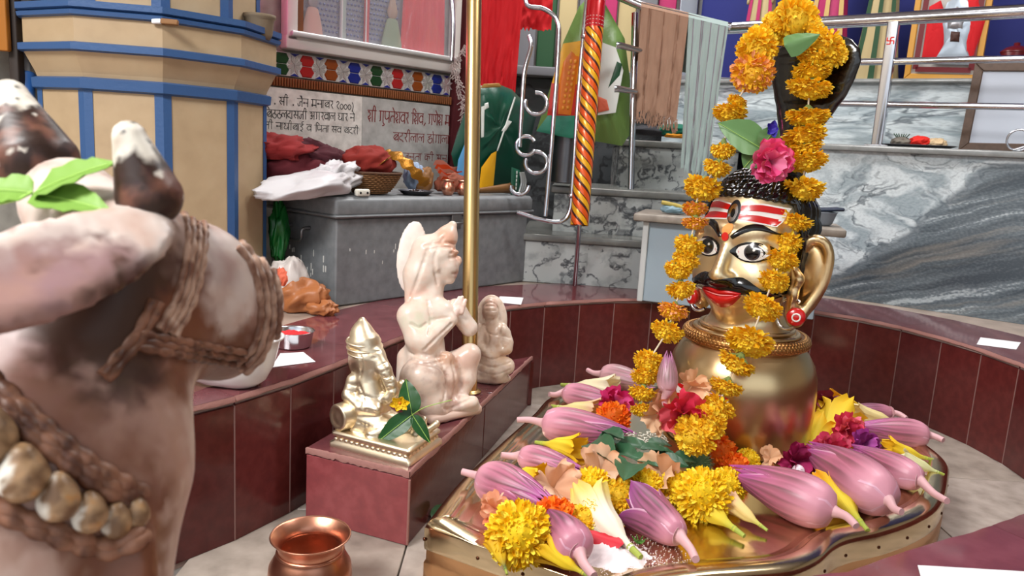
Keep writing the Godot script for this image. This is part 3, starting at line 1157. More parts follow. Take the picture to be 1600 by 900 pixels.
func letters(parent: Node3D, m: Material, lines: Array) -> void:
	for l in lines:
		var a := onto(l[1], l[2], F1, -0.0094)
		var b := onto(l[3], l[4], F1, -0.0094)
		var up: float = (onto(l[1], l[2] - l[5], F1, -0.0094).y - a.y) / 10.0
		var total := 0.0
		for ch in String(l[0]): total += 4.0 if ch == " " else float(String(SIGNS[ch]).get_slice("|", 0))
		var ux := (b - a) / total
		var wd := up * 1.0
		var pen := 0.0
		var from := -1.0
		for ch in String(l[0]) + " ":
			var headed: bool = not (ch in " 20/.,")
			if headed and from < 0.0: from = pen
			if not headed and from >= 0.0:
				var hg := G.new()
				brush(hg, [a + ux * (from - 0.3) + Vector3(0, up * 10, 0), a + ux * (pen + 0.3) + Vector3(0, up * 10, 0)], wd * 0.8)
				part("head_line", hg, m, parent)
				from = -1.0
			if ch == " ":
				pen += 4.0
				continue
			var g := G.new()
			var s: String = SIGNS[ch]
			var w := float(s.get_slice("|", 0))
			var shift := pen if w > 0.0 else pen - 5.0
			for k in range(1, s.get_slice_count("|")):
				var st := s.get_slice("|", k).replace(" ", "")
				var pts := []
				for i in range(0, st.length() - 1, 2):
					pts.append(a + ux * (shift + val36(st[i])) + Vector3(0, up * (val36(st[i + 1]) - 3.0), 0))
				if pts.size() > 2: pts = smooth(pts, 4)
				brush(g, pts, wd)
			pen += w
			part("letter", g, m, parent)

func val36(ch: String) -> float:
	return float("0123456789abcdefghijklmnop".find(ch))

func brush(g: G, pts: Array, w: float) -> void:
	var rows := [[], []]
	for i in pts.size():
		var d: Vector3 = (pts[mini(i + 1, pts.size() - 1)] - pts[maxi(i - 1, 0)]).normalized()
		var s := Vector3(-d.y, d.x, 0) * w * 0.5
		rows[0].append(pts[i] - s)
		rows[1].append(pts[i] + s)
	g.grid(rows)

func bands(o: Node3D, called: String, m: Material, prof: Array) -> void:      # a ten-sided ring of flat facets
	var g := G.new()
	for k in 10:
		var a0 := TAU * k / 10.0
		var a1 := TAU * (k + 1) / 10.0
		for i in prof.size() - 1:
			var q: Vector2 = prof[i]
			var w: Vector2 = prof[i + 1]
			g.face(Vector3(sin(a0) * q.x, q.y, cos(a0) * q.x), Vector3(sin(a1) * q.x, q.y, cos(a1) * q.x), Vector3(sin(a1) * w.x, w.y, cos(a1) * w.x), Vector3(sin(a0) * w.x, w.y, cos(a0) * w.x))
	part(called, g, m, o)

# ================================================================ the brass plate and the image on it
func build_plate() -> void:
	var t := thing("brass_plate", "broad polished brass base plate with a raised border and a spout, strewn with flowers", "base plate")
	var brass := mk("plate_brass", Color(0.86, 0.79, 0.65), 0.17, 1.0, {"normal": tex.fine, "nscale": 0.05, "tri": 3.0})
	var copper := mk("plate_side", Color(0.86, 0.68, 0.50), 0.3, 1.0)
	var px := []
	for q in [[668, 815], [722, 748], [782, 692], [835, 645]]:
		var w := gp(q[0], q[1], PLATE_Y)
		px.append(Vector2(w.x, w.z))
	var c := Vector2(LINGA.x, LINGA.z)
	var a0: float = (px[3] - c).angle()
	var last := gp(1474, 715, PLATE_Y)
	var a1: float = (Vector2(last.x, last.z) - c).angle()
	if a0 < 0.0: a0 += TAU
	if a1 < a0: a1 += TAU
	var r0: float = (px[3] - c).length()
	var r1: float = (Vector2(last.x, last.z) - c).length()
	for i in range(1, 12):
		var f := i / 11.0
		px.append(c + Vector2.from_angle(lerpf(a0, a1, f)) * lerpf(r0, r1, f) * (1.0 - 0.05 * sin(f * PI)))
	for q in [[1479, 742], [1468, 782], [1436, 806], [1385, 825], [1328, 838], [1303, 850], [1278, 871], [1238, 887], [1180, 893], [1095, 899], [1010, 914]]:
		var w := gp(q[0], q[1], PLATE_Y)
		px.append(Vector2(w.x, w.z))
	var end_a := gp(748, 842, PLATE_Y)
	var dirv: Vector2 = (Vector2(end_a.x, end_a.z) - px[0]).normalized()
	px.append(px[0] + dirv * 0.46)
	var line := smooth(px, 10)
	line.append_array([px[0] + dirv * 0.38, px[0] + dirv * 0.30, px[0] + dirv * 0.20, px[0] + dirv * 0.101, px[0] + dirv * 0.099])
	var pts := evenly(line, 0.014)
	pts.append(px[0] + dirv * 0.02)
	var n := pts.size()
	var nor := []
	for i in n:
		var d: Vector2 = (pts[(i + 2) % n] - pts[(i - 2 + n) % n]).normalized()
		nor.append(Vector2(-d.y, d.x))
	if (pts[8] + nor[8] * 0.1 - c).length() < (pts[8] - c).length():
		for i in n: nor[i] = -nor[i]
	for k in 3:      # ease the normals so that inner rows do not cross
		var nn := nor.duplicate()
		for i in n: nn[i] = (nor[(i - 1 + n) % n] + nor[i] * 2.0 + nor[(i + 1) % n]).normalized()
		nor = nn
	var prof := [[0.004, -0.058], [0.006, -0.05], [0.006, -0.012], [0.0, -0.004], [-0.006, 0.0], [-0.018, 0.003], [-0.034, 0.003], [-0.04, -0.001], [-0.043, -0.006], [-0.050, -0.003], [-0.058, -0.010], [-0.075, -0.012]]
	var rows := []
	for k in prof.size():
		var row := []
		for i in n:
			var open: bool = (pts[i] - px[0]).dot(dirv) > 0.10 and absf((pts[i] - px[0]).cross(dirv)) < 0.004
			var y: float = prof[k][1]
			if open: y = minf(y, -0.0118)
			elif k >= 9 and (pts[i] - px[0]).dot(dirv) > 0.0: pass
			var q: Vector2 = pts[i] + nor[i] * prof[k][0]
			row.append(Vector3(q.x, PLATE_Y + y, q.y))
		rows.append(row)
	var g := G.new()
	g.grid(rows, true)
	var inn := PackedVector2Array()
	for k in range(0, n, 2): inn.append(pts[k] - nor[k] * 0.003)
	var ix := Geometry2D.triangulate_polygon(inn)
	if ix.is_empty():
		for i in inn.size():
			for j in range(i + 2, inn.size()):
				if Geometry2D.segment_intersects_segment(inn[i], inn[(i + 1) % inn.size()], inn[j], inn[(j + 1) % inn.size()]) != null: print(i, " ", j, " ", inn[i], inn[j], inn.size())
	var s := g.v.size()
	for q in inn: g.p(Vector3(q.x, PLATE_Y - 0.0115, q.y))
	for i in range(0, ix.size(), 3): g.tri(s + ix[i], s + ix[i + 2], s + ix[i + 1])
	part("plate_top", g, brass, t)
	g = G.new()
	rows = []
	for k in [[0.0, -0.056], [0.0, -0.082], [0.005, -0.086], [0.005, FLOOR_Y - PLATE_Y]]:
		var row := []
		for i in n:
			var q: Vector2 = pts[i] + nor[i] * k[0]
			row.append(Vector3(q.x, PLATE_Y + k[1], q.y))
		rows.append(row)
	rows.reverse()
	g.grid(rows, true)
	part("plate_side", g, copper, t)
	var sg := G.new()
	sg.lathe([Vector2(0.0, 0.003), Vector2(0.003, 0.0025), Vector2(0.0042, 0.0)], 8)
	var sm := sg.build()
	for i in range(0, n, 7):
		if pts[i].x < 0.35 and pts[i].y < -1.5: continue
		var q: Vector2 = pts[i] + nor[i] * 0.0055
		inst("screw", sm, mk("dark_screw", Color(0.35, 0.2, 0.12), 0.4, 0.8), t, Transform3D(along(Vector3.ZERO, Vector3(nor[i].x, 0, nor[i].y)), Vector3(q.x, PLATE_Y - 0.036, q.y)))

# paint and raised work laid on a soft shape, met from the front (along -z of its frame)
func front(sf: Soft, x: float, y: float, off: float) -> Vector3:
	var t := sf.hit(Vector3(x, y, 0.5), Vector3(0, 0, -1), 0.75)
	if t < 0.0: t = 0.42
	return Vector3(x, y, 0.5 - t + off)

func laid_strip(g: G, sf: Soft, pts: Array, wid: Array, lo: float, hi: float, per := 5) -> void:
	var c := smooth(pts, per)
	var rows := [[], [], [], [], []]
	for i in c.size():
		var f := float(i) / (c.size() - 1) * (wid.size() - 1)
		var k := mini(int(f), wid.size() - 2)
		var w: float = lerpf(wid[k], wid[k + 1], f - k)
		var d: Vector2 = (c[mini(i + 1, c.size() - 1)] - c[maxi(i - 1, 0)]).normalized()
		var sd: Vector2 = Vector2(-d.y, d.x) * w * 0.5
		for j in 5:
			var e := (j - 2) / 2.0
			var q: Vector2 = c[i] + sd * e
			rows[j].append(front(sf, q.x, q.y, lerpf(hi, lo, e * e)))
	g.grid(rows)

func laid_almond(g: G, sf: Soft, at: Vector2, a: float, b: float, off: float, tilt := 0.0, point := 0.5) -> void:
	var rows := []
	for k in [0.0, 0.35, 0.7, 1.0]:
		var row := []
		for i in 24:
			var an := TAU * i / 24.0
			var y := sin(an)
			y = signf(y) * pow(absf(y), 1.0 + point)
			var q: Vector2 = Vector2(cos(an) * a, y * b).rotated(tilt) * k + at
			row.append(front(sf, q.x, q.y, off))
		rows.append(row)
	rows.reverse()
	g.grid(rows, true)

func build_linga() -> void:
	var t := thing("shrine_image", "gold toned brass deity bust with painted face, moustache and black cobra hood", "statue", LINGA, deg_to_rad(-45.0))
	var gold := mk("bust_gold", Color(0.86, 0.75, 0.57), 0.30, 1.0, {"normal": tex.fine, "nscale": 0.05, "tri": 2.0})
	var face_gold := mk("face_gold", Color(0.95, 0.87, 0.70), 0.40, 1.0)
	var black := mk("gloss_black", Color(0.022, 0.02, 0.022), 0.18, 0.0, {"coat": 0.5})
	var red := mk("paint_red", Color(0.78, 0.06, 0.06), 0.3, 0.0, {"coat": 0.4})
	var white := mk("paint_white", Color(0.93, 0.92, 0.90), 0.3, 0.0, {"coat": 0.3})
	var g := G.new()
	g.lathe([Vector2(0.0, -0.011), Vector2(0.186, -0.011), Vector2(0.193, -0.004), Vector2(0.196, 0.03), Vector2(0.199, 0.09), Vector2(0.199, 0.14), Vector2(0.196, 0.18), Vector2(0.186, 0.215), Vector2(0.168, 0.245), Vector2(0.15, 0.262), Vector2(0.14, 0.285), Vector2(0.128, 0.296), Vector2(0.10, 0.31)], 64)
	part("body", g, gold, t)
	# the snake's coil round the neck with rows of scales, and two collar rings inside it
	g = G.new()
	g.tube(ring(64, 0.152, Vector3(0, 0.276, 0), Basis(Vector3.RIGHT, -PI / 2)), 0.0165, 14, true)
	var coil := part("snake_coil", g, mk("coil_brass", Color(0.74, 0.55, 0.33), 0.36, 1.0), t)
	g = G.new()
	for i in 88:
		for j in 5:
			var a := TAU * (i + 0.5 * (j % 2)) / 88.0
			var b := -0.5 + j * 0.5
			var rr := 0.152 + cos(b) * 0.0165
			g.x = Transform3D(Basis(Vector3.UP, -a) * Basis(Vector3.BACK, b), Vector3(cos(a) * rr, 0.276 + sin(b) * 0.0165, sin(a) * rr))
			g.cbox(Vector3(0.003, 0.0075, 0.009), Vector3.ZERO, 0.0012)
	g.x = Transform3D()
	tag(part("scales", g, mk("coil_brass"), coil), "", "", "", "stuff")
	g = G.new()
	for q in [[0.134, 0.293, 0.0075], [0.121, 0.305, 0.006]]:
		g.tube(ring(48, q[0], Vector3(0, q[1], 0), Basis(Vector3.RIGHT, -PI / 2)), q[2], 10, true)
	part("collar", g, gold, t)
	# head
	var sf := Soft.new()
	sf.ell(Vector3(0, 0.575, -0.012), Vector3(0.134, 0.15, 0.148), 0.03)
	sf.ell(Vector3(0, 0.49, 0.022), Vector3(0.122, 0.16, 0.128), 0.03)
	sf.ell(Vector3(0, 0.415, 0.045), Vector3(0.098, 0.085, 0.098), 0.04)
	sf.ell(Vector3(0, 0.362, 0.108), Vector3(0.036, 0.026, 0.026), 0.03)
	sf.cap(Vector3(0, 0.27, -0.005), Vector3(0, 0.40, -0.01), 0.106, 0.088, 0.03)
	sf.ell(Vector3(0, 0.283, -0.005), Vector3(0.126, 0.03, 0.126), 0.05)
	sf.cap(Vector3(0, 0.56, 0.138), Vector3(0, 0.462, 0.178), 0.011, 0.017, 0.022)
	sf.ell(Vector3(0, 0.452, 0.177), Vector3(0.021, 0.017, 0.020), 0.016)
	for sx in [-1, 1]:
		sf.ell(Vector3(sx * 0.021, 0.449, 0.164), Vector3(0.013, 0.012, 0.017), 0.01)
		sf.ell(Vector3(sx * 0.066, 0.452, 0.105), Vector3(0.048, 0.044, 0.036), 0.04)
		sf.cap(Vector3(sx * 0.02, 0.56, 0.142), Vector3(sx * 0.095, 0.578, 0.100), 0.011, 0.010, 0.03)
		sf.ell(Vector3(sx * 0.062, 0.521, 0.120), Vector3(0.042, 0.024, 0.022), 0.016)
	sf.ell(Vector3(0, 0.404, 0.132), Vector3(0.052, 0.026, 0.026), 0.025)
	g = G.new()
	sf.mesh(g, 0.0055)
	var head := part("head", g, face_gold, t)
	# lips
	g = G.new()
	laid_strip(g, sf, [Vector2(-0.055, 0.414), Vector2(-0.02, 0.414), Vector2(0, 0.411), Vector2(0.02, 0.414), Vector2(0.055, 0.414)], [0.004, 0.016, 0.014, 0.016, 0.004], 0.001, 0.008)
	laid_strip(g, sf, [Vector2(-0.053, 0.411), Vector2(-0.025, 0.394), Vector2(0, 0.388), Vector2(0.025, 0.394), Vector2(0.053, 0.411)], [0.005, 0.029, 0.038, 0.029, 0.005], 0.001, 0.011)
	part("lips", g, red, head)
	g = G.new()
	laid_strip(g, sf, [Vector2(-0.04, 0.4085), Vector2(0, 0.4045), Vector2(0.04, 0.4085)], [0.001, 0.003, 0.001], 0.0085, 0.009)
	part("lip_line", g, mk("paint_pink", Color(0.95, 0.62, 0.6), 0.4), head)
	g = G.new()
	laid_strip(g, sf, [Vector2(-0.118, 0.428), Vector2(-0.095, 0.414), Vector2(-0.05, 0.434), Vector2(0.0, 0.428), Vector2(0.05, 0.434), Vector2(0.095, 0.414), Vector2(0.118, 0.428)], [0.006, 0.032, 0.044, 0.030, 0.044, 0.032, 0.006], 0.001, 0.013, 6)
	part("moustache", g, black, head)
	for sx in [-1, 1]:
		g = G.new()
		laid_strip(g, sf, [Vector2(sx * 0.016, 0.552), Vector2(sx * 0.045, 0.577), Vector2(sx * 0.075, 0.582), Vector2(sx * 0.112, 0.568)], [0.010, 0.018, 0.015, 0.003], 0.0012, 0.004)
		part("eyebrow", g, black, head)
		var e := Vector2(sx * 0.063, 0.520)
		var eye_g := G.new()
		laid_almond(eye_g, sf, e, 0.048, 0.026, 0.0012, sx * 0.05, 0.35)
		var eye := part("eye", eye_g, black, head)
		g = G.new()
		laid_almond(g, sf, e + Vector2(0, -0.001), 0.042, 0.021, 0.0018, sx * 0.05, 0.35)
		part("eye_white", g, white, eye)
		g = G.new()
		laid_almond(g, sf, e + Vector2(sx * -0.036, -0.003), 0.007, 0.006, 0.0022, 0.0, 0.0)
		part("eye_corner", g, mk("paint_rose", Color(0.85, 0.35, 0.33), 0.4), eye)
		g = G.new()
		laid_almond(g, sf, e + Vector2(0.004, 0.001), 0.0205, 0.0205, 0.0023, 0.0, 0.0)
		part("iris", g, mk("paint_grey", Color(0.22, 0.21, 0.23), 0.2, 0.0, {"coat": 0.6}), eye)
		g = G.new()
		laid_almond(g, sf, e + Vector2(0.004, 0.001), 0.0165, 0.0165, 0.0028, 0.0, 0.0)
		part("pupil", g, black, eye)
		g = G.new()
		laid_almond(g, sf, e + Vector2(0.009, 0.007), 0.0035, 0.0035, 0.0034, 0.0, 0.0)
		part("eye_glint", g, white, eye)
		# three forehead lines: white ground with two red stripes
		g = G.new()
		laid_strip(g, sf, [Vector2(sx * 0.014, 0.615), Vector2(sx * 0.06, 0.616), Vector2(sx * 0.108, 0.610)], [0.040, 0.050, 0.046], 0.0016, 0.0016)
		var mark := part("forehead_mark", g, white, head)
		for dy in [-0.013, 0.013]:
			g = G.new()
			laid_strip(g, sf, [Vector2(sx * 0.016, 0.615 + dy * 0.8), Vector2(sx * 0.06, 0.616 + dy), Vector2(sx * 0.104, 0.610 + dy)], [0.013, 0.016, 0.014], 0.0026, 0.0026)
			part("red_stripe", g, red, mark)
	g = G.new()
	laid_almond(g, sf, Vector2(0, 0.616), 0.017, 0.030, 0.004, 0.0, 0.2)
	var third := part("third_eye", g, mk("dark_silver", Color(0.16, 0.16, 0.18), 0.3, 0.6), head)
	g = G.new()
	laid_almond(g, sf, Vector2(0, 0.613), 0.013, 0.023, 0.006, 0.0, 0.1)
	part("silver_eye", g, mk("silver", Color(0.80, 0.81, 0.84), 0.15, 1.0), third)
	g = G.new()
	laid_almond(g, sf, Vector2(0, 0.613), 0.005, 0.011, 0.008, 0.0, 0.0)
	part("silver_pupil", g, black, third)
	g = G.new()
	laid_almond(g, sf, Vector2(0, 0.572), 0.014, 0.015, 0.002, 0.0, 0.0)
	part("paste_dot", g, mk("sandal_paste", Color(0.96, 0.66, 0.36), 0.8), head)
	g = G.new()
	laid_almond(g, sf, Vector2(-0.001, 0.553), 0.010, 0.011, 0.0026, 0.0, 0.0)
	part("vermilion_dot", g, mk("vermilion", Color(0.85, 0.13, 0.08), 0.8), head)
	# ears: long, standing out, with a rolled rim and an earring in each lobe
	for sx in [-1, 1]:
		var ef := Soft.new()
		ef.ell(Vector3(sx * 0.148, 0.455, -0.014), Vector3(0.042, 0.094, 0.013), 0.01)
		var rimline := smooth([Vector3(sx * 0.128, 0.525, 0.004), Vector3(sx * 0.148, 0.556, -0.002), Vector3(sx * 0.176, 0.552, -0.014), Vector3(sx * 0.190, 0.512, -0.022), Vector3(sx * 0.184, 0.448, -0.018), Vector3(sx * 0.162, 0.390, -0.002), Vector3(sx * 0.145, 0.352, 0.012)], 5)
		var rr := []
		for k in rimline.size(): rr.append(lerpf(0.0095, 0.0135, k / (rimline.size() - 1.0)))
		ef.line(rimline, rr, 0.008)
		ef.line([Vector3(sx * 0.122, 0.48, 0.02), Vector3(sx * 0.138, 0.455, 0.022), Vector3(sx * 0.130, 0.415, 0.026), Vector3(sx * 0.128, 0.365, 0.02)], [0.012, 0.013, 0.012, 0.018], 0.014)
		ef.ell(Vector3(sx * 0.136, 0.35, 0.012), Vector3(0.022, 0.024, 0.018), 0.012)
		g = G.new()
		ef.mesh(g, 0.005)
		var ear := part("ear", g, gold, t)
		var at := Vector3(sx * 0.152, 0.362, 0.040)
		g = G.new()
		g.lathe([Vector2(0.0, -0.012), Vector2(0.02, -0.010), Vector2(0.024, 0.0), Vector2(0.02, 0.008), Vector2(0.0, 0.010)], 24, 1, 1, at, Basis(Vector3.UP, sx * 0.5) * Basis(Vector3.RIGHT, PI / 2))
		var ring_ := part("earring", g, red, ear)
		g = G.new()
		g.tube(ring(20, 0.0095, at + Basis(Vector3.UP, sx * 0.5) * Vector3(0, 0, 0.0095), Basis(Vector3.UP, sx * 0.5)), 0.0022, 6, true)
		part("earring_circle", g, white, ring_)
		g = G.new()
		var arc := []
		for i in 16: arc.append(Vector3(sx * 0.130 + cos(0.9 + i * 0.3) * 0.032, 0.366 + sin(0.9 + i * 0.3) * 0.040, 0.032 - 0.010 * sin(0.9 + i * 0.3)))
		g.tube(arc, 0.005, 8)
		part("ear_hoop", g, mk("silver"), ear)
	# hair: thick twisted cords drawn back from the brow, falling behind the ears
	g = G.new()
	var rows := []
	for v in 27:
		var row := []
		for u in 192:
			var az := TAU * u / 192.0            # 0 in front, growing towards +x
			var fr := cos(az)
			var low := 0.652 - 0.012 * pow(absf(sin(az)), 2.0)      # the hair line
			if fr < 0.45: low = lerpf(0.645, 0.40, clampf((0.45 - fr) / 0.35, 0.0, 1.0))
			if fr < -0.1: low = lerpf(0.40, 0.33, clampf((-0.1 - fr) / 0.5, 0.0, 1.0))
			var f := v / 26.0
			var top := 0.735
			var y := lerpf(top, low, pow(f, 1.25))
			var cy := 0.575
			var cord := absf(sin(az * 17.0 + 5.0 * f)) 
			var ry := 0.160
			var k := sqrt(maxf(0.0, 1.0 - pow((y - cy) / ry, 2.0))) if y > cy else 1.0 - 0.16 * pow((cy - y) / 0.24, 1.5)
			var bump := 0.006 * cord * minf(1.0, f * 4.0) + 0.003 * sin(f * 60.0 + az * 40.0) * minf(1.0, f * 3.0) * cord
			if f > 0.97: bump -= 0.008
			row.append(Vector3(sin(az) * (0.142 + bump) * k, y + (bump * 0.6 if y > 0.66 else 0.0), -0.016 + cos(az) * (0.153 + bump) * k))
		rows.append(row)
	rows.reverse()
	g.grid(rows, true)
	part("hair", g, black, t)
	var bun := Soft.new()
	bun.ell(Vector3(0, 0.735, -0.02), Vector3(0.05, 0.022, 0.05), 0.02)
	bun.ell(Vector3(-0.022, 0.752, 0.0), Vector3(0.020, 0.026, 0.020), 0.02)
	g = G.new()
	bun.mesh(g, 0.006)
	part("topknot", g, black, t)
	# cobra hood rising behind the head: a thick shield, ribbed behind, with the small head at the top
	g = G.new()
	var prof := [[0.60, 0.040, 0.010, 0.034], [0.70, 0.046, 0.012, 0.036], [0.78, 0.050, 0.022, 0.036], [0.84, 0.060, 0.032, 0.034], [0.885, 0.080, 0.042, 0.031], [0.925, 0.099, 0.048, 0.030], [0.965, 0.112, 0.050, 0.029], [1.005, 0.119, 0.052, 0.028], [1.035, 0.113, 0.052, 0.026], [1.058, 0.092, 0.052, 0.022], [1.072, 0.060, 0.052, 0.017], [1.078, 0.020, 0.052, 0.010], [1.079, 0.002, 0.052, 0.002]]
	rows = []
	for i in (prof.size() - 1) * 4 + 1:
		var k := mini(i / 4, prof.size() - 2)
		var f := (i - k * 4) / 4.0
		var w: float = lerpf(prof[k][1], prof[k + 1][1], smoothstep(0.0, 1.0, f) * 0.4 + f * 0.6)
		var y: float = lerpf(prof[k][0], prof[k + 1][0], f)
		var cx: float = lerpf(prof[k][2], prof[k + 1][2], f)
		var th: float = lerpf(prof[k][3], prof[k + 1][3], f)
		var row := []
		for j in 40:
			var a := -TAU * j / 40.0
			var sx := cos(a)
			var sz := sin(a)
			var dish := -0.018 * (1.0 - sx * sx) * (1.0 if sz > 0.0 else -0.6) * clampf((y - 0.8) * 8.0, 0.0, 1.0)
			var rib := 0.0022 * sin(y * 260.0) * clampf(1.0 - sx * sx, 0.0, 1.0)
			row.append(Vector3(cx + sx * w, y, -0.105 + sz * th + dish + rib))
		rows.append(row)
	g.grid(rows, true)
	part("cobra_hood", g, mk("hood_black", Color(0.035, 0.028, 0.028), 0.2, 0.0, {"coat": 0.6, "normal": tex.fine, "nscale": 0.3, "tri": 4.0}), t)
	var cf := Soft.new()
	cf.ell(Vector3(0.045, 1.055, -0.06), Vector3(0.035, 0.024, 0.05), 0.02)
	cf.ell(Vector3(0.040, 1.045, -0.02), Vector3(0.022, 0.015, 0.028), 0.02)
	g = G.new()
	cf.mesh(g, 0.006)
	part("cobra_head", g, mk("cobra_brown", Color(0.10, 0.055, 0.04), 0.25, 0.0, {"coat": 0.5}), t)
	# three painted lines on the body under the face
	g = G.new()
	band(g, 0.1995, -0.45, 0.38, 0.135, 0.044, 0.0)
	var m := part("body_mark", g, white, t)
	for dy in [0.014, -0.012]:
		g = G.new()
		band(g, 0.2008, -0.43, 0.36, 0.135 + dy, 0.013, 0.0)
		part("red_stripe", g, red, m)

func band(g: G, r: float, a0: float, a1: float, y: float, h: float, bow: float) -> void:   # a painted strip round an upright cylinder, angles from +z
	var rows := [[], []]
	for i in 21:
		var a := lerpf(a0, a1, i / 20.0)
		var e := 0.5 * h * sqrt(clampf(1.0 - pow(absf(i - 10) / 10.0, 6.0), 0.05, 1.0))
		var yy := y + bow * cos((i - 10) / 10.0 * PI / 2)
		rows[0].append(Vector3(sin(a) * r, yy - e, cos(a) * r))
		rows[1].append(Vector3(sin(a) * r, yy + e, cos(a) * r))
	g.grid(rows)

# ================================================================ the marble bull close to the viewer
func leaf_g(g: G, a: Vector3, b: Vector3, nrm: Vector3, w: float, fold := 0.12, curl := 0.0, shape := 0.42) -> void:     # an oval pointed blade with a folded midrib and real thickness
	var y := b - a
	var l := y.length()
	var d := y / l
	var s := d.cross(nrm).normalized()
	var up := s.cross(d).normalized()
	for side in [0, 1]:
		var rows := []
		for i in 11:
			var f := i / 10.0
			var wd := w * 0.5 * pow(sin(PI * pow(f, shape * 1.6)), 0.8) if f > 0.0 and f < 1.0 else 0.0006
			var row := []
			for j in 7:
				var e := (j - 3) / 3.0
				var lift := absf(e) * wd * fold * 4.0 + curl * l * (f - 0.5) * (f - 0.5) * -4.0 + 0.0015 * sin(f * 24.0 + absf(e) * 3.0) * absf(e)
				row.append(a + d * l * f + s * e * wd + up * (lift - 0.0006 * side))
			if side: row.reverse()
			rows.append(row)
		g.grid(rows)

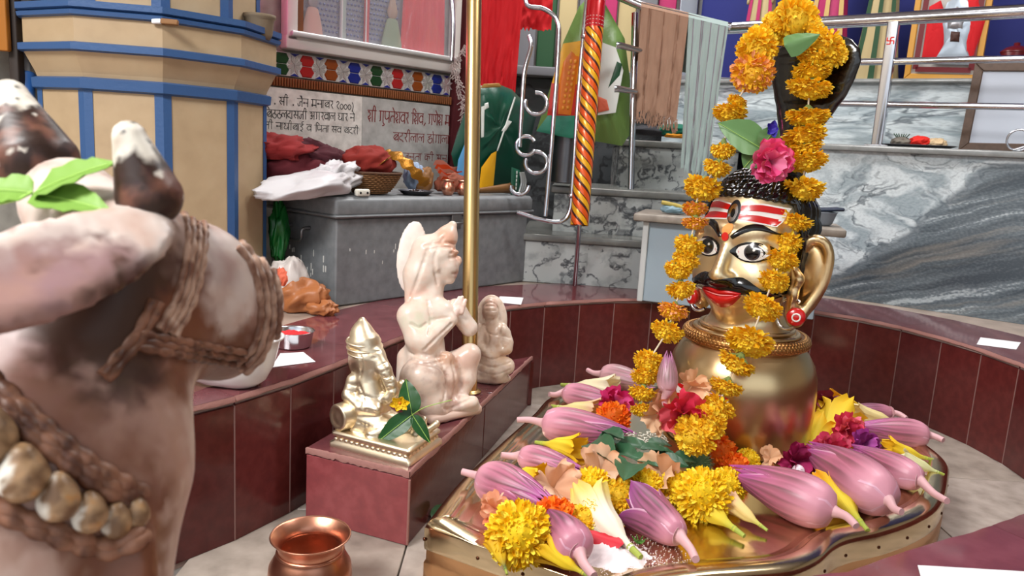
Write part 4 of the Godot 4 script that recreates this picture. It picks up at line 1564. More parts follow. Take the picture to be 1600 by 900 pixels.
func build_bull() -> void:
	var t := thing("bull_statue", "worn white marble bull with stained rope halter and bell necklace at the pit edge", "statue", Vector3.ZERO)
	var sf := Soft.new()
	var u := 1.0 / F
	var C := [   # capsules between pixel points: x, y, distance, radius in pixels
		[110, 318, 0.70, 72, 205, 385, 0.66, 66, 0.03],
		[205, 400, 0.66, 88, 300, 440, 0.74, 84, 0.03],
		[300, 440, 0.74, 80, 352, 475, 0.80, 84, 0.03],
		[352, 475, 0.80, 82, 372, 492, 0.83, 62, 0.02],
		[170, 500, 0.65, 75, 338, 535, 0.79, 56, 0.04],
		[110, 540, 0.66, 150, 60, 705, 0.64, 212, 0.05],
		[60, 705, 0.64, 205, -10, 960, 0.62, 235, 0.05],
		[215, 850, 0.585, 26, 222, 985, 0.575, 30, 0.02]]
	for c in C:
		sf.cap(dp(c[0], c[1], c[2]), dp(c[4], c[5], c[6]), c[3] * c[2] * u, c[7] * c[6] * u, c[8])
	# ear pointing back
	var ea := dp(255, 352, 0.62)
	var eb := dp(-150, 500, 0.48)
	var ex := (eb - ea).normalized()
	var ez := (view * Vector3(0, 0.25, 1)).normalized()
	var ey := ez.cross(ex).normalized()
	ez = ex.cross(ey)
	sf.ell((ea + eb) / 2 + ex * 0.004, Vector3((eb - ea).length() * 0.55, 0.043, 0.014), 0.028, Basis(ex, ey, ez))
	sf.ell((ea + eb) / 2 + ez * 0.014 - ey * 0.004, Vector3((eb - ea).length() * 0.40, 0.024, 0.008), 0.012, Basis(ex, ey, ez), 1)
	# body lying behind, out of the picture
	sf.ell(Vector3(-0.74, 0.18, -0.34), Vector3(0.27, 0.17, 0.18), 0.06)
	sf.cap(dp(-10, 960, 0.62), Vector3(-0.62, 0.16, -0.40), 0.115, 0.14, 0.05)
	sf.cap(Vector3(-0.62, 0.05, -0.52), Vector3(-0.34, 0.05, -0.58), 0.04, 0.035, 0.03)
	var g := G.new()
	sf.mesh(g, 0.0075)
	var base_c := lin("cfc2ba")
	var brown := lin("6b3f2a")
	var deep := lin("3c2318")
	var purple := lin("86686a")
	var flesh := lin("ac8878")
	var spots := []   # stains and wear, plus shade painted in on ear and lower neck: point on the surface, reach, colour, strength
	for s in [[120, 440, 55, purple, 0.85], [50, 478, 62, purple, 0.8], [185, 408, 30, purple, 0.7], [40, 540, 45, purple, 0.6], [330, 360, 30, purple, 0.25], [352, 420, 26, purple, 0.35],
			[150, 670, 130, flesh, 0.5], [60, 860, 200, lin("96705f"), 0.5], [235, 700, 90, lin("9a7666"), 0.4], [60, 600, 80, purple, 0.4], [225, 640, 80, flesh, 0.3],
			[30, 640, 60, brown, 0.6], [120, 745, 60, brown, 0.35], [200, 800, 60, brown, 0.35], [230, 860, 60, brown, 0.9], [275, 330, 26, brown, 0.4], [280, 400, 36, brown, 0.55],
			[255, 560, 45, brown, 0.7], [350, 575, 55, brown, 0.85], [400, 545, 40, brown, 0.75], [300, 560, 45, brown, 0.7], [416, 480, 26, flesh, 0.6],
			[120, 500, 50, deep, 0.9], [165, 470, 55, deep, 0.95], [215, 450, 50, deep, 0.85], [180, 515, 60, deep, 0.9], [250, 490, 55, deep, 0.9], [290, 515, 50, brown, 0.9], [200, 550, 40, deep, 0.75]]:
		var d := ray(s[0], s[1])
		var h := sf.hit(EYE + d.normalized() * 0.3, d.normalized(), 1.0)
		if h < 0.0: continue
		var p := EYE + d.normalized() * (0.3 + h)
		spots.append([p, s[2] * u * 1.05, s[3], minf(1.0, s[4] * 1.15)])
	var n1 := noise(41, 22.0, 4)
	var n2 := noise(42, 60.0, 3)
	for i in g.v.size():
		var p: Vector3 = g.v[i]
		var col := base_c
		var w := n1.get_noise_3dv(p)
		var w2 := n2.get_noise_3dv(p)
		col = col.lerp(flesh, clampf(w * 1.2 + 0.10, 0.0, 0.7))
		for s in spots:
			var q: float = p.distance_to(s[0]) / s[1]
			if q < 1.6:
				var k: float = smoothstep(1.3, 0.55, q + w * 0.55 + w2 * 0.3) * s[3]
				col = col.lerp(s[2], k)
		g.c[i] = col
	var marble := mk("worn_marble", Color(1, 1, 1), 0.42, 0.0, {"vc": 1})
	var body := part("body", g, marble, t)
	# horns, dark at the root where old paint is left, bare towards the tip
	for q in [[202, 214, 0.625, 26, 233, 305, 0.635, 51], [16, 152, 0.72, 28, 52, 250, 0.71, 66]]:
		var hf := Soft.new()
		var tip := dp(q[0], q[1], q[2])
		var root := dp(q[4], q[5], q[6])
		hf.cap(tip, root, q[3] * q[2] * u, q[7] * q[6] * u, 0.01)
		g = G.new()
		hf.mesh(g, 0.0045)
		for i in g.v.size():
			var p: Vector3 = g.v[i]
			var f := (p - tip).dot((root - tip).normalized()) / (root - tip).length()
			var w := n2.get_noise_3dv(p * 0.8)
			var dark := smoothstep(0.28, 0.44, f + w * 0.35)
			var col := lin("ddd8cc").lerp(lin("8f7a66"), clampf(n1.get_noise_3dv(p * 2.0) * 1.2, 0.0, 0.6))
			col = col.lerp(lin("2b1815").lerp(lin("70493a"), clampf(n1.get_noise_3dv(p * 1.4) * 2.2 + 0.1, 0.0, 0.85)), dark)
			if w + n1.get_noise_3dv(p * 3.0) > 0.70: col = lin("cfc8bd")
			if f < 0.3 and n2.get_noise_3dv(p * 1.7 + Vector3(3, 1, 2)) > 0.40: col = lin("2c2f33")
			g.c[i] = col
		part("horn", g, marble, t)
	# carved rope bands, straps and the necklace, all laid on the surface
	var rope := [lin("b3937f"), lin("6f4a38")]
	var rope_dark := [lin("8a604a"), lin("4a2a1c")]
	var carved := mk("carved_rope", Color(1, 1, 1), 0.5, 0.0, {"vc": 1, "normal": tex.fine, "nscale": 0.4, "tri": 9.0})
	for b in [["brow_band", [[268, 285], [290, 310], [306, 350], [303, 410], [288, 470], [258, 525]], [-13, -4, 5, 14], 0.0036, rope], ["muzzle_band", [[378, 380], [398, 405], [413, 450], [416, 500], [402, 550], [370, 580]], [-20, -10, 0, 10], 0.0042, rope], ["cheek_strap", [[165, 592], [195, 555], [218, 528], [248, 470]], [-8, 3], 0.0042, rope_dark], ["jaw_strap", [[215, 530], [260, 538], [310, 548], [385, 560]], [-9, 2, 12], 0.004, rope_dark], ["collar_strap", [[-30, 590], [40, 655], [100, 705], [160, 748], [222, 782]], [-12, 2, 14], 0.0062, rope_dark], ["lower_collar", [[-30, 785], [50, 820], [120, 848], [180, 858], [230, 832]], [-8, 4], 0.0062, rope_dark]]:
		g = G.new()
		for off in b[2]:
			var path := []
			var c := smooth(b[1].map(func(e): return Vector2(e[0], e[1])), 7)
			for i in c.size():
				var dd: Vector2 = (c[mini(i + 1, c.size() - 1)] - c[maxi(i - 1, 0)]).normalized()
				var q: Vector2 = c[i] + Vector2(-dd.y, dd.x) * off
				var d := ray(q.x, q.y).normalized()
				var h := sf.hit(EYE + d * 0.3, d, 0.75)
				if h < 0.0: continue
				path.append(EYE + d * (0.3 + h))
			if path.size() < 4: continue
			var fine := evenly(path, 0.0035)
			var rr := []
			for i in fine.size(): rr.append(b[3] * (0.72 + 0.42 * absf(sin(i * 0.62 + off))))
			g.tube(fine, rr, 8)
		for i in g.v.size(): g.c[i] = b[4][0].lerp(b[4][1], clampf(0.5 + 1.4 * n1.get_noise_3dv(g.v[i] * 1.6) + 0.7 * n2.get_noise_3dv(g.v[i] * 2.0), 0.0, 1.0))
		part(b[0], g, carved, t)
	var neck := Node3D.new()
	neck.name = "bell_necklace"
	t.add_child(neck, true)
	for q in [[-22, 690, 46], [36, 746, 39], [92, 783, 33], [140, 806, 29], [182, 818, 26], [213, 806, 23]]:
		var d := ray(q[0], q[1]).normalized()
		var h := sf.hit(EYE + d * 0.3, d, 0.75)
		if h < 0.0: continue
		var r: float = q[2] * u * 0.52
		var p := EYE + d * (0.3 + h) - d * r * 0.25
		var bf := Soft.new()
		bf.ell(p, Vector3(r, r * 1.05, r), 0.01)
		bf.cap(p + Vector3(0, r * 0.8, 0), p + Vector3(0, r * 1.1, 0), r * 0.4, r * 0.4, 0.012)
		g = G.new()
		bf.mesh(g, 0.004)
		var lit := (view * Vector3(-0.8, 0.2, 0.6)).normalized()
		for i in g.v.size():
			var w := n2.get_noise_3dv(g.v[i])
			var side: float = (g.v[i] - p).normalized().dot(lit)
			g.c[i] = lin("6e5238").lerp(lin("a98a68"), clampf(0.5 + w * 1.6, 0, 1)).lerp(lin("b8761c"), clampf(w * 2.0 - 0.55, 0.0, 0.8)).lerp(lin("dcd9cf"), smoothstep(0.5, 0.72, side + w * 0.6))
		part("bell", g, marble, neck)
	box_part("base", Vector3(0.95, 0.03, 0.55), Vector3(-0.66, 0.016, -0.42), mk("bull_base", Color(0.7, 0.66, 0.62), 0.5), t, 0.006)
	# three-part leaf lying between the horns
	var l := thing("bel_leaf", "bright green three-part leaf lying between the bull's horns", "leaf")
	var green := mk("fresh_leaf", Color(0.48, 0.64, 0.27), 0.45, 0.0, {"back": Color(0.25, 0.4, 0.08)})
	var rib := mk("leaf_rib", Color(0.62, 0.78, 0.36), 0.5)
	var up := (view * Vector3(-0.1, 0.75, 0.65)).normalized()
	var joint := dp(50, 300, 0.628)
	for q in [[181, 250, 0.622, 0.044], [-40, 296, 0.625, 0.040], [172, 328, 0.600, 0.036]]:
		g = G.new()
		var tip := dp(q[0], q[1], q[2])
		leaf_g(g, joint, tip, up, q[3], 0.05, 0.03, 0.40)
		var lf := part("leaflet", g, green, l)
		g = G.new()
		var path := []
		for i in 9: path.append(joint.lerp(tip, i / 9.0) + up * (0.0006 - 0.03 * (tip - joint).length() * 4.0 * pow(i / 9.0 - 0.5, 2.0)))
		g.tube(path, 0.0006, 5)
		part("midrib", g, rib, lf)
	g = G.new()
	g.tube([joint, dp(28, 312, 0.62), dp(-20, 322, 0.61)], 0.0011, 6)
	part("stalk", g, rib, l)

# ================================================================ the small statues on the plinth
func depth_of(p: Vector3) -> float:
	return -(view.transposed() * (p - EYE)).z

func soft_px(sf: Soft, rows: Array, depth: float) -> void:     # chains of [x, y, radius] in photograph pixels, with a fourth number for how much farther back
	for c in rows:
		for i in c.size() - 1:
			var a: Array = c[i]
			var b: Array = c[i + 1]
			var da: float = depth + (a[3] if a.size() > 3 else 0.0) * depth / F
			var db: float = depth + (b[3] if b.size() > 3 else 0.0) * depth / F
			sf.cap(dp(a[0], a[1], da), dp(b[0], b[1], db), a[2] * depth / F, b[2] * depth / F, 0.014)

func blob(sf: Soft, x: float, y: float, back: float, rx: float, ry: float, rz: float, depth: float, k := 0.014, tilt := 0.0, yaw := 0.0) -> void:
	var s := depth / F
	sf.ell(dp(x, y, depth + back * s), Vector3(rx, ry, rz) * s, k, view * Basis(Vector3.UP, yaw) * Basis(Vector3.BACK, tilt))

func groove(sf: Soft, lines: Array, r: float, k := 0.003) -> void:      # carved lines: pixel chains met with the surface, then cut into it
	var found := []
	for l in lines:
		var pts := []
		for q in smooth(l.map(func(e): return Vector2(e[0], e[1])), 4):
			var d := ray(q.x, q.y).normalized()
			var h := sf.hit(EYE + d * 0.9, d, 2.0)
			if h >= 0.0: pts.append(EYE + d * (0.9 + h - r * 0.25))
		found.append(pts)
	for pts in found:
		for i in pts.size() - 1:
			if pts[i].distance_to(pts[i + 1]) < 0.03: sf.cap(pts[i], pts[i + 1], r, r, k, 1)

func stain(g: G, base: Color, spots: Array, amount: float, freq: float, tint: Color, depth: float) -> void:
	var n := noise(57, freq, 4)
	var list := []
	for s in spots: list.append([dp(s[0], s[1], depth + s[5] * depth / F), s[2] * depth / F, lin(s[3]), s[4]])
	for i in g.v.size():
		var p: Vector3 = g.v[i]
		var w := n.get_noise_3dv(p)
		var col := base.lerp(tint, clampf(w * 1.5 + 0.15, 0.0, 1.0) * amount)
		for s in list:
			var q: float = p.distance_to(s[0]) / s[1]
			if q < 1.8: col = col.lerp(s[2], smoothstep(1.4, 0.3, q + w * 0.9) * s[3])
		g.c[i] = col

func build_prayer() -> void:
	var D := depth_of(gp(690, 655, PLINTH_Y)) + 0.03
	var t := thing("praying_statue", "pale pink marble figure kneeling with folded hands before the brass pole", "statue")
	var sf := Soft.new()
	soft_px(sf, [
		[[668, 392, 26], [657, 430, 26], [652, 464, 20]],
		[[678, 400, 23], [672, 428, 18]],
		[[684, 390, 25], [698, 370, 16], [707, 352, 7]],
		[[690, 402, 24], [698, 418, 18], [703, 436, 8]],
		[[681, 442, 14], [672, 468, 20]],
		[[664, 488, 30], [664, 545, 29], [668, 600, 38]],
		[[642, 494, 22, -16], [654, 530, 19, -24], [664, 534, 17, -26], [704, 500, 11, -14]],
		[[712, 482, 16, 20], [733, 512, 12, 18], [716, 496, 9, 6]],
		[[662, 596, 36, 0], [660, 592, 33, -30], [676, 628, 25, -26], [688, 655, 17, -20]],
		[[690, 582, 26, 10], [734, 554, 16, 12], [728, 590, 15, 12], [716, 618, 14, 6]],
		[[698, 560, 11, -14], [704, 590, 10, -14], [700, 620, 12, -10]],
		[[652, 668, 13, -8], [700, 655, 15, -4], [738, 634, 12, 8]],
		[[640, 560, 20, 10], [640, 620, 22, 10]],
		[[700, 636, 14, -14], [738, 628, 10, -6]]], D)
	blob(sf, 689, 486, -6, 22, 19, 20, D)
	blob(sf, 716, 407, 0, 6, 7, 5, D, 0.006)
	blob(sf, 711, 425, 0, 5, 3, 7, D, 0.005)
	blob(sf, 710, 431, 0, 4, 2.6, 6, D, 0.004)
	blob(sf, 681, 412, -20, 5, 12, 5, D, 0.008, 0.2)
	blob(sf, 712, 394, -4, 5, 3, 12, D, 0.006)
	groove(sf, [[[693, 372], [683, 390], [678, 412], [684, 444]], [[664, 384], [690, 379], [717, 382]], [[666, 391], [690, 386], [718, 388]], [[703, 403], [712, 402]], [[708, 428], [716, 427]], [[704, 396], [716, 394]],
		[[668, 470], [674, 500], [670, 522]], [[662, 548], [700, 512], [706, 506]], [[642, 506], [656, 512], [666, 506]], [[650, 448], [664, 400], [676, 378]], [[638, 470], [655, 430], [668, 395]],
		[[640, 552], [665, 560], [694, 556]], [[640, 560], [662, 568], [690, 564]], [[692, 570], [697, 600], [694, 626]], [[706, 566], [712, 590], [708, 622]], [[652, 566], [686, 574], [700, 590]], [[676, 500], [700, 496]], [[716, 560], [722, 585], [720, 610]], [[690, 628], [700, 640], [736, 622]]], 0.0042)
	var g := G.new()
	sf.mesh(g, 0.003, Vector3(-9, PLINTH_Y + 0.0015, -9), Vector3.ONE * 9.0)
	var spots := [[660, 588, 30, "96604e", 0.55, -34.0], [690, 640, 26, "8f4a44", 0.6, -18.0], [705, 600, 24, "a8603f", 0.5, -14.0], [700, 372, 20, "dd9a78", 0.7, -10.0], [714, 400, 12, "c07040", 0.7, -6.0], [650, 470, 24, "e8b09a", 0.6, -8.0], [730, 560, 22, "c98f78", 0.5, -4.0], [652, 505, 24, "cfd3b4", 0.6, -20.0], [700, 560, 15, "b8733a", 0.55, -20.0], [640, 640, 24, "a5705e", 0.4, -10.0], [712, 428, 8, "a85a48", 0.6, 0.0]]
	stain(g, lin("e6d6c8"), spots, 0.6, 26.0, lin("e5c0ab"), D)
	var marble := mk("pink_marble", Color(1, 1, 1), 0.33, 0.0, {"vc": 1, "sss": 0.03, "coat": 0.2})
	part("body", g, marble, t)
	# folded hands, every finger its own ridge
	sf = Soft.new()
	for h in 2:
		var off := -8.0 + h * 9.0
		soft_px(sf, [[[706, 500, 8.0, off], [713, 484, 7.0, off]]], D)
		for f in 4:
			var fx := 704.0 + f * 5.2
			var ln: float = [18.0, 23.0, 24.0, 19.0][f]
			soft_px(sf, [[[fx + 2, 488, 3.6, off], [fx + 5, 488 - ln * 0.6, 3.3, off], [fx + 8, 488 - ln, 2.6, off]]], D)
		soft_px(sf, [[[703, 494, 4.0, off], [698, 480, 3.4, off], [701, 471, 2.6, off]]], D)
	g = G.new()
	for i in sf.k.size(): sf.k[i] = 0.004
	sf.mesh(g, 0.0026)
	stain(g, lin("f0d9cd"), [], 0.6, 30.0, lin("e2b6a2"), D)
	part("folded_hands", g, marble, t)
	# the smooth disc behind the head
	sf = Soft.new()
	blob(sf, 644, 402, 26, 25, 59, 7, D, 0.01, -0.10, 0.35)
	g = G.new()
	sf.mesh(g, 0.005)
	stain(g, lin("efe4dc"), [], 0.4, 20.0, lin("e0c6b6"), D)
	part("halo", g, marble, t)
	box_part("base", Vector3(0.17, 0.026, 0.11), (dp(694, 664, D) * Vector3(1, 0, 1)) + Vector3(0, PLINTH_Y + 0.0135, -0.01), mk("idol_base", Color(0.85, 0.74, 0.68), 0.4), t, 0.008, Basis(Vector3.UP, 0.75))

func build_elephant_idol() -> void:
	var A := gp(513, 697, PLINTH_Y)
	var B := gp(640, 731, PLINTH_Y)
	var Cc := gp(692, 692, PLINTH_Y)
	var Dd := A + Cc - B
	var t := thing("elephant_idol", "small pale brass elephant headed idol seated on a two tier brass base", "statue")
	var brass := mk("idol_brass", Color(0.93, 0.87, 0.76), 0.40, 1.0)
	var cen := (A + Cc) / 2.0
	var g := G.new()
	var cols := [A, B, Cc, Dd]
	var rows := []
	for k in [[1.0, 0.0], [1.0, 0.010], [0.93, 0.013], [0.90, 0.024], [0.96, 0.028], [0.96, 0.034], [0.90, 0.037]]:
		var row := []
		for i in 4:
			var a: Vector3 = cen + (cols[i] - cen) * k[0]
			var b: Vector3 = cen + (cols[(i + 1) % 4] - cen) * k[0]
			for s in 6: row.append(a.lerp(b, 0.03 + 0.94 * s / 5.0) + Vector3(0, k[1], 0))
		rows.append(row)
	g.grid(rows, true)
	g.poly_c(rows[-1], false)
	var base := part("base", g, brass, t)
	var bg := G.new()
	bg.cbox(Vector3(0.009, 0.007, 0.004), Vector3.ZERO, 0.002)
	var bead := bg.build()
	for e in [[A, B, 14], [B, Cc, 9]]:
		var nn: Vector3 = (e[1] - e[0]).normalized()
		for s in e[2]:
			var q: Vector3 = cen + (e[0].lerp(e[1], (s + 0.5) / e[2]) - cen) * 0.92
			inst("ornament", bead, brass, base, Transform3D(Basis(nn, Vector3.UP, nn.cross(Vector3.UP)), q + Vector3(0, 0.0185, 0)))
	var D := depth_of(cen)
	var sf := Soft.new()
	soft_px(sf, [
		[[566, 501, 6], [566, 512, 11], [566, 521, 15]],
		[[566, 523, 19], [568, 531, 24]],
		[[570, 539, 25], [573, 550, 25]],
		[[575, 561, 27], [579, 576, 23]],
		[[588, 558, 15, -8], [600, 578, 11, -16], [610, 598, 9, -18], [614, 612, 8, -18], [606, 622, 7, -18], [600, 620, 5, -18]],
		[[575, 595, 22], [582, 628, 28]],
		[[552, 594, 11, -4], [545, 618, 10, -8], [562, 636, 9, -20], [588, 640, 9, -24]],
		[[606, 592, 9, 10], [622, 612, 8, 6], [628, 600, 7, 0]],
		[[570, 655, 22, -4], [605, 668, 15, -22], [582, 682, 13, -32]],
		[[600, 655, 20, 6], [636, 668, 13, 0], [612, 682, 12, -24]],
		[[560, 672, 17, -6], [600, 690, 11, -22], [640, 688, 11, -4]]], D)
	blob(sf, 553, 566, 0, 9, 19, 5, D, 0.006, 0.1)
	blob(sf, 553, 568, -7, 5, 12, 4, D, 0.004, 0.1)
	blob(sf, 600, 572, 10, 6, 17, 5, D, 0.006, -0.1)
	for i in sf.k.size(): sf.k[i] = minf(sf.k[i], 0.009)
	groove(sf, [[[548, 545], [570, 553], [594, 548]], [[580, 560], [588, 559]], [[592, 572], [604, 566]], [[596, 582], [608, 577]], [[600, 592], [612, 588]], [[603, 601], [616, 598]], [[604, 610], [618, 608]],
		[[562, 552], [566, 572], [562, 590]], [[544, 600], [560, 604]], [[541, 610], [556, 614]], [[560, 600], [568, 620], [566, 640]], [[570, 640], [595, 646], [615, 640]], [[562, 616], [590, 622], [608, 606]], [[556, 658], [580, 668], [606, 664]], [[552, 672], [580, 682], [612, 680]], [[620, 664], [632, 676]]], 0.0024, 0.002)
	g = G.new()
	sf.mesh(g, 0.0030, Vector3(-9, PLINTH_Y + 0.034, -9), Vector3.ONE * 9.0)
	part("body", g, brass, t)
	# crown rings, brow band, tusk, sacred thread
	g = G.new()
	for q in [[568, 532, 25.0, 2.6], [570, 541, 26.5, 2.2], [571, 549, 26.5, 1.8], [566, 521, 17.0, 2.4], [566, 511, 12.0, 1.8]]:
		g.tube(ring(28, q[2] * D / F, dp(q[0], q[1], D), Basis(Vector3.RIGHT, -PI / 2 + 0.15)), q[3] * D / F, 8, true)
	part("crown_ring", g, brass, t)
	g = G.new()
	g.tube([dp(596, 590, D - 0.03), dp(606, 594, D - 0.04), dp(612, 590, D - 0.044)], [0.004, 0.003, 0.0012], 8)
	part("tusk", g, brass, t)
	g = G.new()
	for k in 7:
		var y := 646.0 + k * 6.0
		g.tube(smooth([dp(548, y - 6, D - 0.020), dp(566, y + 4, D - 0.034), dp(592, y + 8, D - 0.036)], 5), 0.0016, 6)
	part("robe_fold", g, brass, t)
	# bolster at the side, seen end on
	var at := dp(545, 648, D - 0.012)
	g = G.new()
	g.lathe([Vector2(0.0, -0.034), Vector2(0.028, -0.034), Vector2(0.031, -0.030), Vector2(0.033, 0.0), Vector2(0.031, 0.030), Vector2(0.028, 0.033), Vector2(0.022, 0.034), Vector2(0.020, 0.031), Vector2(0.010, 0.032), Vector2(0.0, 0.034)], 28, 1, 1, at, along(at + Vector3(0.5, 0, -0.45), at + Vector3(-0.1, 0, 0.25)))
	part("bolster", g, brass, t)
	# the mouse at his feet
	sf = Soft.new()
	soft_px(sf, [[[641, 694, 8, -14], [650, 678, 9, -14], [658, 664, 8, -10], [663, 655, 5, -8]], [[664, 676, 5, -4], [682, 662, 6, -2]], [[652, 660, 4, -16], [649, 655, 3, -16]]], D)
	for i in sf.k.size(): sf.k[i] = 0.006
	g = G.new()
	sf.mesh(g, 0.003)
	part("mouse", g, brass, t)
	# leaf and flower laid on him
	var green := mk("dark_leaf", Color(0.10, 0.30, 0.12), 0.4, 0.0, {"back": Color(0.05, 0.15, 0.02)})
	var rib := mk("leaf_rib")
	var l := thing("bel_leaf", "dark green three-part leaf leaning on the small brass elephant idol", "leaf")
	var face := (view * Vector3(0.1, 0.35, 1)).normalized()
	var joint := dp(644, 648, D - 0.055)
	for q in [[634, 592, -0.035, 0.050], [588, 692, -0.068, 0.046], [672, 692, -0.060, 0.030]]:
		g = G.new()
		leaf_g(g, joint, dp(q[0], q[1], D + q[2]), face, q[3], 0.08, 0.03, 0.42)
		var lf := part("leaflet", g, green, l)
		g = G.new()
		g.tube([joint + face * 0.001, joint.lerp(dp(q[0], q[1], D + q[2]), 0.5) + face * 0.003, dp(q[0], q[1], D + q[2])], 0.0007, 5)
		part("midrib", g, rib, lf)
	g = G.new()
	g.tube(smooth([joint, dp(665, 636, D - 0.05), dp(706, 625, D - 0.02)], 4), 0.0009, 6)
	part("stalk", g, rib, l)
	var f := thing("yellow_flower", "small bright yellow five petal flower on the brass elephant idol", "flower", dp(625, 629, D - 0.070))
	f.basis = view * Basis(Vector3.RIGHT, 0.3)
	var pet := mk("petal_bright", Color(0.98, 0.80, 0.04), 0.6, 0.0, {"back": Color(0.4, 0.3, 0.0)})
	for k in 6:
		g = G.new()
		var a := TAU * k / 6.0 + 0.2
		leaf_g(g, Vector3.ZERO, Vector3(cos(a) * 0.024, sin(a) * 0.019, 0.006), Vector3.BACK, 0.017, 0.1, -0.06, 0.5)
		part("petal", g, pet, f)
	g = G.new()
	g.lathe([Vector2(0.004, 0.0), Vector2(0.0035, 0.004), Vector2(0.0, 0.006)], 10, 1, 1, Vector3.ZERO, Basis(Vector3.RIGHT, PI / 2))
	part("centre", g, mk("flower_heart", Color(0.9, 0.55, 0.05), 0.7), f)

func build_small_idol() -> void:
	var D := depth_of(gp(770, 597, PLINTH_Y)) + 0.01
	var t := thing("goddess_statue", "little cream marble seated goddess statue behind the brass pole", "statue")
	var sf := Soft.new()
	blob(sf, 768, 500, 10, 25, 40, 9, D, 0.01)
	soft_px(sf, [
		[[766, 478, 12, 0], [766, 488, 13, -6]],
		[[768, 505, 10, -4], [771, 530, 18, -4], [768, 560, 20, -4]],
		[[752, 512, 8, -6], [748, 540, 8, -12], [764, 556, 7, -20]],
		[[785, 512, 8, -2], [793, 535, 8, -8], [786, 548, 7, -14]],
		[[760, 570, 15, -8], [790, 572, 13, -14], [776, 584, 10, -22]],
		[[752, 575, 13, -6], [775, 588, 11, -18]],
		[[790, 520, 8, -8], [792, 545, 9, -10]]], D)
	blob(sf, 786, 517, -12, 7, 8, 7, D)
	blob(sf, 768, 591, -2, 30, 10, 22, D)
	for i in sf.k.size(): sf.k[i] = minf(sf.k[i], 0.009)
	groove(sf, [[[759, 485], [765, 485]], [[769, 485], [775, 485]], [[764, 495], [770, 495]], [[752, 500], [753, 482], [760, 473], [772, 473], [779, 482], [780, 500]], [[758, 478], [774, 478]], [[748, 520], [752, 505], [758, 503]],
		[[758, 512], [764, 530], [758, 545]], [[784, 505], [780, 520], [784, 540]], [[752, 556], [770, 562], [790, 554]], [[746, 566], [770, 574], [798, 566]], [[748, 580], [772, 586], [798, 578]], [[762, 520], [776, 524], [782, 518]], [[786, 525], [798, 528]]], 0.003, 0.002)
	var g := G.new()
	sf.mesh(g, 0.003, Vector3(-9, PLINTH_Y + 0.001, -9), Vector3.ONE * 9.0)
	stain(g, lin("ead9c8"), [[760, 485, 18, "9c6548", 0.55, -12.0], [766, 520, 22, "a8714f", 0.45, -16.0], [752, 550, 16, "b58a6a", 0.4, -12.0], [785, 555, 18, "c58e4f", 0.5, -14.0], [770, 470, 14, "d8a894", 0.5, -6.0]], 0.5, 40.0, lin("c5a186"), D)
	part("body", g, mk("pink_marble"), t)

func build_pole() -> void:
	var a := gp(733, 612, PLINTH_Y + 0.0005)
	var D := depth_of(a)
	var b := dp(741, -30, D + 0.10)
	var t := thing("brass_pole", "tall thin shiny brass pole standing on the tiled plinth", "pole")
	var m := mk("pole_brass", Color(0.82, 0.70, 0.48), 0.3, 1.0)
	var g := G.new()
	var r := 12.5 * D / F
	g.tube([a, a.lerp(b, 0.5), b, b + (b - a) * 0.8], r, 24)
	part("shaft", g, m, t)
	g = G.new()
	g.lathe([Vector2(0.0, 0.0), Vector2(r * 1.5, 0.0), Vector2(r * 1.5, 0.004), Vector2(r * 1.05, 0.008), Vector2(r * 1.0, 0.008)], 24, 1, 1, a)
	part("base", g, m, t)
	g = G.new()
	for i in 9:
		var an := i * 2.4
		g.cbox(Vector3(0.014, 0.0012, 0.0016), a + Vector3(cos(an) * r * rng.randf_range(1.6, 2.9), 0.0008, sin(an) * r * rng.randf_range(1.6, 2.6)), 0.0004, Basis(Vector3.UP, an * 1.7))
	var p := part("tinsel", g, mk("silver"), t)
	tag(p, "silver tinsel scraps round the foot", "", "", "stuff")

# ================================================================ things standing or lying round the rim
func paper(called: String, label: String, px: Array, y: float) -> void:
	var g := G.new()
	var top := []
	var c := Vector3.ZERO
	for q in px:
		top.append(gp(q[0], q[1], y + 0.0006))
		c += top[-1]
	c /= px.size()
	g.poly(top)
	var low := []
	for q in top: low.append(q - Vector3(0, 0.0005, 0))
	for i in top.size(): g.face(low[i], low[(i + 1) % top.size()], top[(i + 1) % top.size()], top[i])
	var o := part(called, g, mk("paper_white", Color(0.93, 0.94, 0.95), 0.6), self)
	tag(o, label, "sticker" if called == "sticker" else "paper")

